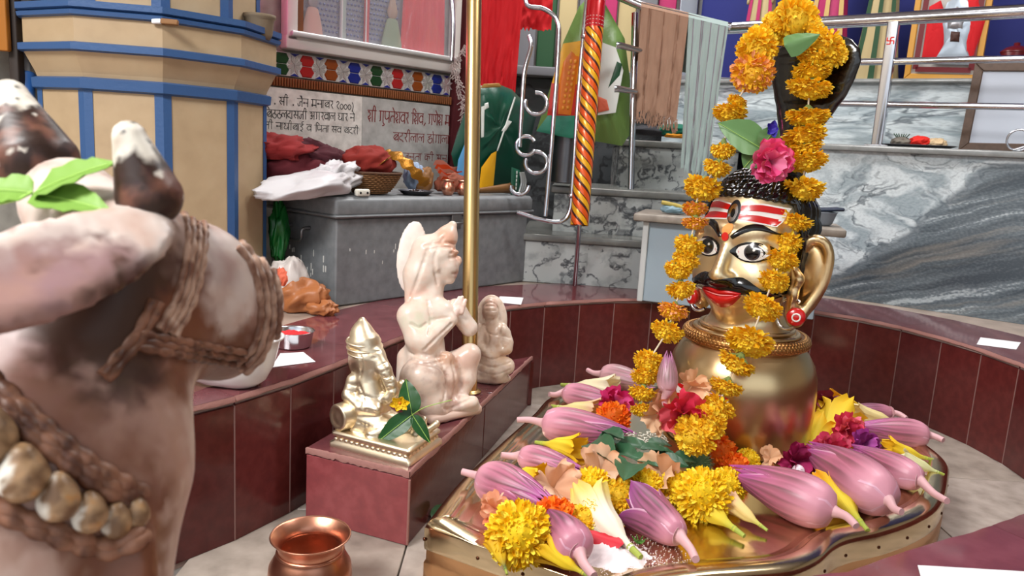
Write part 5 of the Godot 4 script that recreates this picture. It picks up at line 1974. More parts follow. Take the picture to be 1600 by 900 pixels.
func build_rim_things() -> void:
	paper("paper_slip", "blank white paper slip on the rim below the steel powder bowl", [[424, 574], [438, 552], [474, 550], [493, 565]], 0.003)
	paper("sticker", "blank white sticker on the rim beside the goddess statue", [[776, 472], [781, 463], [818, 465], [814, 476]], 0.003)
	paper("sticker", "blank white sticker on the rim under the veined marble wall", [[1526, 538], [1532, 527], [1595, 535], [1588, 546]], 0.003)
	paper("sticker", "blank white sticker on the near rim at the picture corner", [[1442, 912], [1434, 883], [1620, 894], [1640, 920]], 0.003)
	# steel bowl of red powder
	var at := gp(458, 541, 0.0025)
	var s := depth_of(at) / F
	var t := thing("steel_bowl", "small steel bowl of red powder on the maroon rim", "bowl", at)
	var steel := mk("steel", Color(0.80, 0.80, 0.82), 0.22, 1.0)
	var g := G.new()
	g.lathe([Vector2(0.0, 0.0), Vector2(24 * s, 0.0), Vector2(27 * s, 2 * s), Vector2(31 * s, 24 * s), Vector2(33 * s, 25.5 * s), Vector2(31.5 * s, 26 * s), Vector2(29.5 * s, 24 * s), Vector2(26 * s, 4 * s), Vector2(0.0, 3 * s)], 40)
	part("bowl", g, steel, t)
	g = G.new()
	var rows := []
	var n := noise(61, 60.0, 3)
	for i in 9:
		var row := []
		for j in 28:
			var r := i / 8.0 * 29.3 * s
			var a := -TAU * j / 28.0
			row.append(Vector3(cos(a) * r, (20.0 + 2.5 * n.get_noise_2d(cos(a) * r, sin(a) * r) * 2.0 - i * 0.25) * s, sin(a) * r))
		rows.append(row)
	rows.reverse()
	g.grid(rows, true)
	part("red_powder", g, mk("kumkum", Color(0.86, 0.16, 0.18), 0.95), t)
	# white dish with a long lip, half hidden by the bull's muzzle
	at = gp(376, 602, 0.0025)
	s = depth_of(at) / F
	t = thing("white_dish", "white glazed dish with a long lip on the rim behind the bull's muzzle", "dish", at, 0.25)
	g = G.new()
	var prof := [[0.30, 0.0], [0.42, 0.02], [0.62, 0.14], [0.80, 0.42], [0.92, 0.80], [0.97, 0.98], [1.05, 1.0], [1.06, 1.05], [0.96, 1.06], [0.88, 0.82], [0.75, 0.45], [0.55, 0.2], [0.3, 0.08], [0.0, 0.06]]
	rows = [[]]
	for j in 44: rows[0].append(Vector3(0, 0.0, 0))
	for q in prof:
		var row := []
		for j in 44:
			var a := -TAU * j / 44.0
			var lip := pow(maxf(0.0, -cos(a)), 6.0)
			var r: float = q[0] * (1.0 + 0.35 * lip) * 62.0 * s
			var y: float = q[1] * (1.0 - 0.72 * lip) * 76.0 * s
			row.append(Vector3(cos(a) * r, y, sin(a) * r * 0.86))
		rows.append(row)
	g.grid(rows, true)
	part("dish", g, mk("white_glaze", Color(0.93, 0.92, 0.91), 0.25, 0.0, {"coat": 0.4}), t)
	# copper water pot on the pit floor
	at = gp(484, 940, FLOOR_Y + 0.001)
	s = depth_of(at) / F * 0.97
	t = thing("copper_pot", "round copper water pot with flared rim on the pit floor", "pot", at)
	var cop := mk("copper", Color(0.80, 0.57, 0.47), 0.33, 1.0, {"normal": tex.fine, "nscale": 0.08, "tri": 5.0})
	g = G.new()
	var pr := [[0.0, 0.0], [30, 0], [40, 3], [58, 22], [66, 46], [64, 66], [54, 84], [50, 90], [50.5, 96], [53, 104], [60, 113], [63, 116], [62, 118], [59, 116], [50, 106], [46.5, 97], [46, 92], [56, 78], [60, 60], [60, 40], [50, 18], [0, 8]]
	var pv := []
	for q in pr: pv.append(Vector2(q[0], q[1]) * s)
	g.lathe(pv, 48)
	part("pot", g, cop, t)
	g = G.new()
	g.lathe([Vector2(52 * s, 88 * s), Vector2(53.5 * s, 90 * s), Vector2(52 * s, 92.5 * s), Vector2(50 * s, 92.5 * s)], 48)
	part("neck_ring", g, cop, t)
	# leaf fallen on the pit floor by the plate
	var la := gp(676, 812, FLOOR_Y + 0.012)
	var o := thing("fallen_leaf", "dark green leaf fallen on the pit floor beside the brass plate", "leaf")
	g = G.new()
	leaf_g(g, la, gp(706, 788, FLOOR_Y + 0.02), Vector3(0.2, 1, 0.5).normalized(), 0.04, 0.1, 0.04)
	part("blade", g, mk("dark_leaf"), o)

# ================================================================ flowers
func marigold_mesh(sd: int, cols: Array, flat := 0.55, n := 210) -> ArrayMesh:     # unit radius, dome towards +y
	var r := RandomNumberGenerator.new()
	r.seed = sd
	var g := G.new()
	for i in n:
		var f := float(i) / n
		var el := lerpf(1.45, -0.35, pow(f, 0.62))                 # from the middle to the hanging outer row
		var az := i * 2.39996 + r.randf() * 0.4
		var d := Vector3(cos(az) * cos(el), sin(el) * flat * 1.3, sin(az) * cos(el))
		var len_ := lerpf(0.24, 0.34, f) * r.randf_range(0.75, 1.2)
		var w := r.randf_range(0.16, 0.24) * (0.75 if n > 300 else 1.0)
		var root := d * 0.60
		var tip := d * (0.68 + len_)
		var up := Vector3.UP.lerp(d, 0.4).normalized()
		var s := d.cross(up)
		s = (s if s.length() > 0.05 else Vector3.RIGHT).normalized()
		s = s.rotated(d.normalized(), r.randf_range(-0.5, 0.5))
		var nn := s.cross(d.normalized())
		var col: Color = lin(cols[r.randi() % cols.size()])
		var rows := []
		var st := g.v.size()
		for k in 4:
			var q := k / 3.0
			var c := root.lerp(tip, q) + nn * (0.10 * q * q * r.randf_range(-0.6, 1.3))
			var wd: float = [0.04, w * 0.8, w, w * 0.62][k]
			g.col = col * lerpf(0.98, 1.1, q)
			for e in [-1, 0, 1]: g.p(c + s * wd * 0.5 * e + nn * absf(e) * 0.04 + d.normalized() * (r.randf_range(-0.04, 0.05) if k == 3 else 0.0))
		for k in 3:
			for e in 2: g.quad(st + k * 3 + e, st + k * 3 + e + 1, st + k * 3 + e + 4, st + k * 3 + e + 3)
	g.col = lin(cols[0]) * 0.9
	g.lathe([Vector2(0.30, -0.22), Vector2(0.66, -0.02), Vector2(0.62, 0.28 * flat * 2.0), Vector2(0.38, 0.50 * flat * 2.0), Vector2(0.0, 0.62 * flat * 2.0)], 12)
	return g.build()

func calyx_mesh() -> ArrayMesh:
	var g := G.new()
	g.col = lin("8fa35c")
	g.lathe([Vector2(0.05, -0.62), Vector2(0.12, -0.56), Vector2(0.24, -0.40), Vector2(0.34, -0.20), Vector2(0.36, -0.05), Vector2(0.2, 0.0)], 12)
	for i in 10:
		var a := TAU * i / 10.0
		var d := Vector3(cos(a), 0, sin(a))
		g.tube([d * 0.28 + Vector3(0, -0.30, 0), d * 0.46 + Vector3(0, -0.20, 0), d * 0.62 + Vector3(0, -0.16 + 0.06 * (i % 2), 0)], [0.05, 0.045, 0.012], 5)
	return g.build()

var gold_heads: Array = []
var orange_heads: Array = []
var calyx: ArrayMesh

func petal_mat() -> StandardMaterial3D:
	return mk("petals", Color(1, 1, 1), 0.7, 0.0, {"vc": 1, "back": Color(0.55, 0.42, 0.2)})

func flower_kinds() -> void:
	gold_heads = []
	for i in 3: gold_heads.append(marigold_mesh(100 + i, ["ffd02a", "ffd936", "ffc61c", "ffe148"], 0.55))
	gold_heads.append(marigold_mesh(110, ["ffc42c", "fbb04c", "f9bc90", "ffd02e"], 0.55))
	gold_heads.append(marigold_mesh(111, ["fdd61e", "ffe02e", "f6c814", "ffe648"], 0.8, 380))
	for i in 2: orange_heads.append(marigold_mesh(120 + i, ["f2700c", "f58414", "e85f08", "f89420"], 0.7, 170))
	calyx = calyx_mesh()

func strand_frame(path: Array, i: int) -> Vector3:
	return (path[mini(i + 1, path.size() - 1)] - path[maxi(i - 1, 0)]).normalized()

func build_garland() -> void:
	flower_kinds()
	var t := thing("marigold_garland", "long yellow orange marigold garland hung over the black cobra hood", "garland")
	# x, y, radius in pixels, distance, flattening
	var left := [[1240, 34, 40, 1.955, 0.9], [1183, 75, 32, 1.95, 1.2], [1176, 112, 34, 1.945, 1.2], [1152, 158, 16, 1.95, 0.9], [1141, 174, 27, 1.955, 0.8], [1130, 232, 20, 1.955, 1.2], [1121, 260, 22, 1.955, 1.0], [1098, 291, 30, 1.95, 0.9], [1086, 325, 20, 1.95, 0.8], [1086, 346, 21, 1.945, 0.8], [1077, 382, 24, 1.94, 1.0], [1072, 405, 22, 1.935, 1.0], [1060, 420, 22, 1.93, 1.0], [1064, 450, 23, 1.925, 1.0], [1052, 484, 24, 1.91, 0.9], [1043, 516, 26, 1.90, 0.9], [1014, 564, 24, 1.86, 0.9], [1008, 586, 22, 1.85, 0.9], [1004, 612, 22, 1.84, 0.9], [1002, 638, 18, 1.83, 0.9]]
	var right := [[1288, 72, 30, 1.93, 1.0], [1272, 88, 26, 1.925, 0.8], [1269, 110, 28, 1.93, 0.7], [1265, 135, 33, 1.93, 0.7], [1262, 180, 32, 1.935, 0.7], [1257, 210, 32, 1.935, 0.7], [1258, 229, 26, 1.935, 0.6], [1259, 250, 31, 1.935, 0.7], [1252, 294, 33, 1.935, 0.8], [1241, 344, 27, 1.93, 0.8], [1229, 378, 23, 1.925, 1.0], [1220, 405, 26, 1.91, 0.8], [1208, 438, 24, 1.90, 0.9], [1192, 479, 29, 1.885, 0.8], [1172, 531, 36, 1.85, 0.8], [1152, 565, 29, 1.85, 0.8], [1135, 602, 25, 1.845, 0.8], [1122, 634, 27, 1.83, 0.9], [1106, 658, 30, 1.80, 0.9], [1086, 680, 33, 1.76, 0.9]]
	var r := RandomNumberGenerator.new()
	r.seed = 5
	for which in 2:
		var l: Array = [left, right][which]
		var path := []
		for q in l: path.append(dp(q[0], q[1], q[3]))
		var g := G.new()
		var string_path := smooth(path, 4)
		g.tube(string_path, 0.0022, 6)
		part("string", g, mk("garland_string", Color(0.90, 0.84, 0.74), 0.8), t)
		for i in l.size():
			var d := strand_frame(path, i)
			if which == 0 and i == 0: d = (view * Vector3(0.2, -0.5, 0.9)).normalized()
			if which == 0 and (i == 1 or i == 2): d = (view * Vector3(-0.3, -0.6, 0.7)).normalized()
			d = (d + Vector3(r.randf_range(-0.2, 0.2), r.randf_range(-0.1, 0.1), r.randf_range(-0.05, 0.3))).normalized()
			var s: float = l[i][2] * l[i][3] / F * (1.0 if which == 0 else 1.06)
			var bas := along(Vector3.ZERO, d, Vector3.FORWARD) * Basis(Vector3.UP, r.randf() * TAU)
			bas = bas * Basis.from_scale(Vector3(s, s * l[i][4] * 1.12, s))
			var kind := r.randi() % 3
			if which == 0 and (i in [2, 8, 9, 14]): kind = 3
			var h := inst("marigold", gold_heads[kind], petal_mat(), t, Transform3D(bas, path[i]))
			inst("calyx", calyx, petal_mat(), h)
	# a second head tucked in beside the topmost one
	for q in [[1213, 40, 24, 1.96], [1262, 42, 24, 1.95], [1236, 20, 22, 1.965], [1190, 60, 24, 1.955], [1303, 84, 22, 1.93]]:
		var s: float = q[2] * q[3] / F
		var h := inst("marigold", gold_heads[r.randi() % 3], petal_mat(), t, Transform3D((view * Basis(Vector3.RIGHT, 1.3)) * Basis.from_scale(Vector3.ONE * s), dp(q[0], q[1], q[3])))
		inst("calyx", calyx, petal_mat(), h)
	# leaves and flowers tucked into the garland
	var green := mk("bel_green", Color(0.36, 0.52, 0.30), 0.5, 0.0, {"back": Color(0.12, 0.2, 0.08)})
	var rib := mk("leaf_rib")
	var nrm := (view * Vector3(0.1, 0.35, 1)).normalized()
	var l1 := thing("bel_leaf", "dull green three-part leaf tucked under the pink hibiscus on the bust", "leaf")
	for q in [[1190, 232, 1.90, 1122, 192, 1.90, 62], [1190, 232, 1.90, 1162, 262, 1.895, 48], [1190, 230, 1.90, 1216, 196, 1.90, 34]]:
		var g := G.new()
		leaf_g(g, dp(q[0], q[1], q[2]), dp(q[3], q[4], q[5]), nrm, q[6] * 1.9 / F, 0.06, 0.02)
		var lf := part("leaflet", g, green, l1)
		g = G.new()
		g.tube([dp(q[0], q[1], q[2] - 0.002), dp(q[3], q[4], q[5] - 0.004)], 0.0009, 5)
		part("midrib", g, rib, lf)
	var l2 := thing("bel_leaf", "pale green folded leaf laid over the top of the cobra hood", "leaf")
	var g2 := G.new()
	leaf_g(g2, dp(1226, 70, 1.88), dp(1282, 52, 1.87), nrm, 40 * 1.88 / F, -0.12, 0.05, 0.3)
	part("blade", g2, green, l2)
	var bf := thing("blue_flower", "small violet blue flower tucked beside the pink hibiscus on the bust", "flower", dp(1205, 203, 1.895))
	bf.basis = view
	for k in 5:
		var g := G.new()
		var a := TAU * k / 5.0
		leaf_g(g, Vector3.ZERO, Vector3(cos(a) * 0.016, sin(a) * 0.024, 0.010), Vector3.BACK, 0.02, 0.2, -0.1, 0.5)
		part("petal", g, mk("petal_blue", Color(0.22, 0.16, 0.62), 0.6), bf)
	var hib := hibiscus("hibiscus", "big crumpled hot pink hibiscus on the crown of the bust", ["f25c9a", "f878ae", "ea4a8a", "fa92bc"], 0.062, 16)
	hib.transform = Transform3D(view * Basis(Vector3.RIGHT, 0.25), dp(1204, 252, 1.89))

func hibiscus(called: String, label: String, cols: Array, r: float, n: int, group := "") -> Node3D:     # opens towards +z
	var t := thing(called, label, "flower", Vector3.ZERO, 0.0, group)
	for i in n:
		var g := G.new()
		var f := float(i) / n
		var az := i * 2.39996
		var tilt := lerpf(0.15, 1.25, 1.0 - f)
		var rows := []
		var ph := rng.randf() * TAU
		var c0 := lin(cols[i % cols.size()])
		var st := g.v.size()
		for a in 8:
			var q := a / 7.0
			for b in 9:
				var e := (b - 4) / 4.0
				var w := r * 0.62 * pow(q, 0.7) * (1.0 - 0.25 * pow(q, 6.0))
				var ru := sin(e * 7.0 + ph) * 0.10 * q * q + sin(e * 13.0 + ph * 2.0) * 0.05 * q * q
				var p := Vector3(e * w, q * r * (1.0 - 0.10 * e * e + 0.06 * sin(e * 9.0 + ph)), r * ru + r * 0.25 * q * q * (0.5 - f))
				p = Basis(Vector3.BACK, az) * (Basis(Vector3.RIGHT, PI / 2 - tilt) * p + Vector3(0, 0, -r * 0.22 * tilt))
				g.col = c0 * lerpf(0.8, 1.06, q)
				g.p(p, Vector2(b / 8.0, q))
		for a in 7:
			for b in 8: g.quad(st + a * 9 + b, st + a * 9 + b + 1, st + (a + 1) * 9 + b + 1, st + (a + 1) * 9 + b)
		part("petal", g, petal_mat(), t)
	return t

func bud_r(f: float) -> float:
	return 0.165 * pow(sin(PI * clampf(pow(f, 0.62), 0.0, 1.0)), 0.62) * (1.0 - 0.22 * f) + 0.012

func lotus_petal(sd: int, open: float, wide: float, tones: Array) -> ArrayMesh:     # unit length, along +y, in the +z side
	var r := RandomNumberGenerator.new()
	r.seed = sd
	var g := G.new()
	var n := noise(sd, 1.0, 2)
	const W := 29
	for a in 19:
		var f := a / 18.0
		var rad := bud_r(f * 0.97) * (1.0 + 0.05 * sin(PI * f)) + open * 0.35 * f * f
		var half := wide * pow(sin(PI * clampf(0.10 + 0.90 * pow(f, 0.8), 0.0, 1.0)), 0.65)
		for b in W:
			var e := (b - (W - 1) / 2.0) / ((W - 1) / 2.0)
			var an := e * half
			var ridge := sin(e * 22.0 + 1.5 * n.get_noise_2d(e * 2.0, f * 2.0))
			var rr := rad * (1.0 + 0.03 * cos(e * PI)) + 0.0016 * ridge * sin(PI * f)
			var p := Vector3(sin(an) * rr, f * (1.0 - 0.05 * e * e), cos(an) * rr)
			var c: Color = lin(tones[0]).lerp(lin(tones[1]), smoothstep(0.05, 0.45, f)).lerp(lin(tones[2]), smoothstep(0.5, 1.0, f + 0.10 * absf(e)))
			var patch := smoothstep(0.12, 0.4, f) * smoothstep(1.0, 0.72, f) * smoothstep(0.95, 0.35, absf(e + 0.15 * n.get_noise_1d(f * 3.0)))
			var streak := clampf(0.55 + 0.5 * n.get_noise_2d(e * 9.0, f * 0.8) + 0.35 * ridge, 0.0, 1.0)
			c = c.lerp(lin(tones[3]), 0.9 * patch * streak)
			if absf(e) > 0.86: c = c.lerp(lin("f2c8e0"), 0.55)
			g.col = c
			g.p(p, Vector2(b / float(W - 1), f))
	for a in 18:
		for b in W - 1: g.quad(a * W + b, a * W + b + 1, (a + 1) * W + b + 1, (a + 1) * W + b)
	return g.build()

func lotus(label: String, stem: Vector3, base: Vector3, tip: Vector3, fat := 1.0, open := 0.0, tone := 0) -> void:
	var t := thing("lotus_bud", label, "flower", base, 0.0, "lotus buds on the brass plate")
	var l := (tip - base).length()
	t.basis = along(base, tip, Vector3(0.1, 0.9, 0.2)) * Basis(Vector3.UP, rng.randf() * TAU)
	var sets := [["dd9cae", "c4728f", "b0509c", "684648"], ["cc889c", "a65c80", "8a3a7c", "583a3e"], ["cfa0a6", "b48290", "a8608e", "7c645c"]]
	var pm := mk("lotus_petal", Color(1, 1, 1), 0.42, 0.0, {"vc": 1, "back": Color(0.22, 0.12, 0.16), "coat": 0.15, "coat_rough": 0.4})
	var key := "lotus_%d_%d" % [int(open * 100), tone]
	if not tex.has(key):
		tex[key] = [lotus_petal(7 + tone, open, 1.15, sets[tone]), lotus_petal(9 + tone, open * 0.5, 1.0, sets[tone]), lotus_petal(11 + tone, 0.0, 1.0, sets[tone])]
	for i in 4:
		inst("petal", tex[key][0], pm, t, Transform3D(Basis(Vector3.UP, TAU * i / 4.0 + 0.3) * Basis.from_scale(Vector3(l * fat * 1.05, l * [0.96, 1.0, 0.93, 0.98][i], l * fat * 1.05)), Vector3.ZERO))
	for i in 4:
		inst("petal", tex[key][1 + i % 2], pm, t, Transform3D(Basis(Vector3.UP, TAU * i / 4.0 + 1.1) * Basis.from_scale(Vector3(l * fat * 0.94, l * [1.02, 0.97, 1.0, 0.95][i], l * fat * 0.94)), Vector3.ZERO))
	var g := G.new()
	var inv := t.transform.affine_inverse()
	var s: Vector3 = inv * stem
	g.tube(smooth([s, s * 0.5 + Vector3(0.004, 0, 0.003), Vector3(0, 0.0, 0), Vector3(0, l * 0.05, 0)], 4), [0.0075, 0.0078, 0.008, 0.0082, 0.0085, 0.009, 0.0095, 0.0105, 0.012, 0.014, 0.017, 0.02, 0.02], 12)
	part("stem", g, mk("lotus_stem", Color(0.84, 0.66, 0.68), 0.5), t)

func trumpet(label: String, a: Vector3, b: Vector3, wide: float, cols: Array, group := "yellow trumpet flowers on the brass plate") -> void:   # from the stalk end a to the mouth b
	var t := thing("trumpet_flower", label, "flower", a, 0.0, group)
	var l := (b - a).length()
	t.basis = along(a, b, Vector3(0.2, 0.9, 0.1)) * Basis(Vector3.UP, rng.randf() * TAU)
	var pm := petal_mat()
	for k in 5:
		var g := G.new()
		for i in 11:
			var f := i / 10.0
			var rad := l * (0.045 + 0.10 * smoothstep(0.10, 0.45, f) + wide * pow(f, 3.0))
			var half := lerpf(0.75, 0.62, f) * (1.0 if f < 0.8 else sqrt(maxf(0.02, 1.0 - pow((f - 0.8) / 0.2, 2.0) * 0.9)))
			for j in 7:
				var e := (j - 3) / 3.0
				var an := e * half + TAU * k / 5.0 + f * 0.7
				var rr := rad * (1.0 + 0.12 * sin(e * 5.0 + k) * f)
				g.col = lin(cols[0]).lerp(lin(cols[1]), smoothstep(0.0, 0.35, f)).lerp(lin(cols[2]), smoothstep(0.55, 1.0, f))
				g.p(Vector3(sin(an) * rr, l * f, cos(an) * rr))
		for i in 10:
			for j in 6: g.quad(i * 7 + j, i * 7 + j + 1, (i + 1) * 7 + j + 1, (i + 1) * 7 + j)
		part("petal", g, pm, t)
	var g := G.new()
	g.tube([Vector3(0, -l * 0.16, 0), Vector3(0, -l * 0.02, 0), Vector3(0, l * 0.05, 0)], [l * 0.035, l * 0.04, l * 0.05], 8)
	part("stalk", g, mk("green_stalk", Color(0.62, 0.68, 0.28), 0.6), t)

func on(x: float, y: float, up := 0.0) -> Vector3:      # on the plate, raised by up
	return gp(x, y, PLATE_Y - 0.011 + up)

func head_on_plate(label: String, called: String, meshes: Array, x: float, y: float, r: float, lean := 0.5, group := "") -> void:
	var c := on(x, y, 0.03)
	var s := r * depth_of(c) / F
	c = on(x, y, s * 0.7)
	var t := thing(called, label, "flower", c, 0.0, group)
	t.basis = (view * Basis(Vector3.RIGHT, PI / 2 - lean) * Basis(Vector3.BACK, rng.randf_range(-0.3, 0.3)))
	inst("petals", meshes[rng.randi() % meshes.size()], petal_mat(), t, Transform3D(Basis.from_scale(Vector3.ONE * s), Vector3.ZERO))
	inst("calyx", calyx, petal_mat(), t, Transform3D(Basis.from_scale(Vector3(s * 0.9, s * 0.75, s * 0.9)), Vector3.ZERO))

func open_flower(label: String, cols: Array, x: float, y: float, r: float, n: int, tilt: float, roll: float, up := 0.03) -> Node3D:
	var c := on(x, y, up)
	var s := r * depth_of(c) / F
	var t := hibiscus("hibiscus", label, cols, s, n)
	t.transform = Transform3D(view * Basis(Vector3.BACK, roll) * Basis(Vector3.RIGHT, tilt), c)
	return t

func build_offerings() -> void:
	var buds := [
		[808, 656, 846, 660, 992, 682, 1.08, 0.0, 0, "pink lotus bud with a long stem left of the green leaf heap"],
		[858, 616, 880, 613, 978, 634, 1.0, 0.0, 0, "slim pink lotus bud below the rearmost bud on the left of the plate"],
		[918, 578, 939, 584, 1024, 602, 1.15, 0.0, 2, "rearmost lotus bud on the left, touching the garland's left strand"],
		[783, 711, 812, 712, 915, 738, 1.1, 0.0, 0, "small mauve lotus bud between the long stemmed bud and the spout"],
		[722, 737, 752, 745, 866, 792, 1.3, 0.0, 0, "fat pink lotus bud overhanging the plinth side edge of the plate"],
		[928, 900, 906, 866, 855, 800, 1.45, 0.0, 1, "greyish pink lotus bud beside the white powder and big yellow marigold"],
		[1087, 874, 1064, 840, 992, 784, 1.15, 0.8, 1, "half open purple lotus bud with loose petals at the front edge"],
		[1338, 822, 1306, 800, 1138, 733, 1.2, 0.0, 0, "largest pink lotus bud lying in front of the bust"],
		[1409, 800, 1390, 784, 1258, 694, 1.05, 0.0, 0, "long pink lotus bud between the largest bud and the right rim"],
		[1480, 783, 1440, 753, 1326, 698, 1.0, 0.0, 0, "slender pink lotus bud whose stem reaches over the right rim"],
		[1474, 688, 1452, 680, 1330, 667, 1.05, 0.0, 0, "pink lotus bud lying level at the far right of the plate"],
		[1416, 654, 1394, 645, 1308, 638, 0.8, 0.0, 1, "thin dark purple lotus bud at the back right of the plate"]]
	for b in buds:
		var base0 := on(b[2], b[3], 0.03)
		var l0 := (on(b[4], b[5], 0.03) - base0).length()
		var rr: float = 0.172 * l0 * b[6]
		lotus(b[9], on(b[0], b[1], rr * 0.9), on(b[2], b[3], rr * 0.95), on(b[4], b[5], rr * 1.0 + 0.004), b[6], b[7], b[8])
	var foot := dp(1042, 614, 1.80)
	lotus("upright pink lotus bud leaning against the front of the bust", foot - Vector3(0, 0.03, 0), foot, dp(1045, 548, 1.815), 1.35, 0.0, 2)
	# marigold heads
	var ym := [gold_heads[4]]
	head_on_plate("big lemon yellow marigold head at the corner of the spout", "marigold", ym, 812, 835, 52, 0.35)
	head_on_plate("deep orange marigold head beside the big yellow one on the spout", "marigold", orange_heads, 866, 812, 36, 0.5)
	head_on_plate("amber marigold head behind the greyish lotus bud by the powder", "marigold", [gold_heads[0]], 918, 808, 32, 0.5)
	head_on_plate("yellow marigold head under the peach flowers left of centre", "marigold", ym, 925, 764, 34, 0.6)
	head_on_plate("yellow marigold head between the peach flower and half open lotus", "marigold", ym, 1008, 762, 30, 0.6)
	head_on_plate("broad yellow marigold head in front of the spiky green fruit", "marigold", ym, 1098, 775, 44, 0.5)
	head_on_plate("smaller yellow marigold head right of the broad yellow marigold", "marigold", ym, 1136, 760, 30, 0.5)
	head_on_plate("amber marigold head right behind the half open purple lotus", "marigold", ym, 1056, 762, 28, 0.6)
	head_on_plate("amber marigold head between two peach flowers left of the leaf heap", "marigold", [gold_heads[1]], 968, 776, 30, 0.5)
	head_on_plate("orange marigold head at the foot of the bust", "marigold", orange_heads, 1118, 712, 36, 0.6)
	head_on_plate("orange marigold head tucked behind the largest lotus bud", "marigold", orange_heads, 1146, 732, 27, 0.6)
	head_on_plate("orange marigold head between the magenta flower and the leaf heap", "marigold", orange_heads, 958, 654, 28, 0.6)
	head_on_plate("small yellow marigold head against the base of the bust", "marigold", ym, 1168, 720, 20, 0.6)
	# crumpled hibiscus
	open_flower("magenta pink crumpled hibiscus behind the orange marigold on the left", ["e23a86", "ea5a9c", "d02a74"], 962, 634, 34, 12, -0.2, 0.3, 0.05)
	open_flower("coral pink hibiscus funnel leaning on the garland's lower end", ["e8415e", "ef6a78", "d42e50"], 1066, 640, 36, 9, 0.2, -0.5, 0.06).position = dp(1066, 646, 1.80)
	open_flower("rose red hibiscus beside the level lotus on the right", ["e2476e", "d93c62", "ee7288"], 1322, 672, 32, 12, 0.0, 0.2, 0.05)
	open_flower("rose pink hibiscus over the tip of the long lotus bud", ["e04a74", "c9325c", "ea6484"], 1300, 704, 34, 12, -0.3, 0.8, 0.05)
	open_flower("dark magenta hibiscus beside the bust's right foot", ["a81e5c", "b92a6a", "8e1850"], 1243, 722, 34, 10, -0.2, -0.4, 0.04)
	open_flower("dull maroon faded hibiscus close behind the bust on the right", ["8e3048", "a03a55", "7a2840"], 1288, 636, 30, 9, 0.0, 0.1, 0.05)
	open_flower("purple crumpled flower between the two right lotus buds", ["a83c9a", "c05cb4", "8a2c7c"], 1350, 694, 26, 9, -0.3, 0.2, 0.04)
	# pale peach hibiscus with broad petals
	var pale := ["f3c9a8", "f6d2b4", "efbf9c"]
	open_flower("pale peach hibiscus with a green calyx over the fat lotus bud", pale, 868, 762, 50, 6, -0.5, -0.9, 0.05)
	open_flower("pale peach hibiscus in front of the green leaf heap", pale, 938, 738, 48, 5, -0.4, 0.2, 0.05)
	open_flower("pale peach hibiscus with browned edges between leaf heap and yellow marigold", ["ecc19c", "f1cba8", "dba882"], 1034, 744, 46, 5, -0.5, 0.9, 0.045)
	open_flower("cream peach papery flower under the upright lotus bud", ["f2c79e", "f6d0aa", "eebd92"], 1040, 632, 34, 7, 0.0, 0.0, 0.05).position = dp(1036, 644, 1.835)
	open_flower("cream peach papery flower under the bust's painted stripes", ["f2c79e", "f4cca6"], 1084, 606, 26, 6, 0.1, 0.3, 0.09).position = dp(1082, 604, 1.845)
	open_flower("peach hibiscus with an orange throat at the spout's edge", ["f4b896", "f28a60", "f6c4a8"], 776, 796, 32, 7, -0.3, 0.5, 0.03)
	open_flower("small peach petal flower at the bust's front foot", ["f0c49c", "f2cca8"], 1204, 716, 22, 5, -0.4, 0.4, 0.03)
	# trumpet flowers: stalk end, mouth, width, colours
	var yl := ["c3c64a", "f2d838", "f7c81c"]
	var cr := ["d8d490", "f2e6b0", "f6ecc8"]
	for q in [[846, 692, 908, 700, 0.16, yl, "yellow trumpet flower between the two mauve buds on the left"],
			[806, 735, 852, 746, 0.16, yl, "yellow trumpet flower tip showing over the fat lotus bud"],
			[988, 858, 912, 786, 0.22, ["ece8d8", "f6f0da", "f5dc70"], "cream white trumpet flower above the white powder"],
			[1150, 828, 1074, 772, 0.10, yl, "greenish yellow closed trumpet flower under the broad yellow marigold"],
			[1190, 822, 1136, 782, 0.14, ["c8cc5a", "f0d68a", "f3c4a0"], "yellow and peach trumpet flower under the largest lotus bud"],
			[1346, 818, 1290, 754, 0.12, ["b9c243", "f0d83c", "f6ac14"], "yellow trumpet flower with an orange mouth beside the long lotus bud"],
			[1268, 706, 1280, 668, 0.16, yl, "yellow trumpet flower standing against the bust's right side"],
			[1296, 700, 1312, 652, 0.16, yl, "second yellow trumpet flower beside the bust's right side"],
			[1350, 636, 1296, 628, 0.16, ["d8c23a", "f4c822", "f5b414"], "golden yellow trumpet flower at the back right by the faded hibiscus"],
			[1448, 716, 1384, 700, 0.15, yl, "yellow trumpet flower lying by the right rim"],
			[1466, 738, 1408, 716, 0.14, ["cfd89a", "e2e4ac", "ecebc0"], "pale green trumpet flower under the yellow one by the right rim"],
			[1402, 660, 1334, 648, 0.12, ["d9cf92", "f0df9c", "f2e0a4"], "cream trumpet flower behind the level lotus bud"],
			[888, 602, 962, 608, 0.14, ["d6d8a0", "f0e8c0", "f2ead0"], "cream trumpet flower under the rearmost lotus bud"],
			[872, 636, 938, 646, 0.14, ["d2d488", "f0e2a0", "f0c8a4"], "pale yellow trumpet flower between the slim and long stemmed buds"],
			[912, 896, 848, 856, 0.16, ["e0d848", "f6d426", "f6c416"], "torn yellow trumpet flower at the spout's front edge"],
			[790, 890, 776, 846, 0.22, ["4c6a4a", "e8c020", "eab414"], "yellow trumpet flower with a dark green calyx on the spout's edge"]]:
		trumpet(q[6], on(q[0], q[1], 0.014), on(q[2], q[3], 0.034), q[4], q[5])
	# heap of bel leaves
	var green := mk("heap_leaf", Color(0.20, 0.37, 0.25), 0.4, 0.0, {"back": Color(0.03, 0.1, 0.02)})
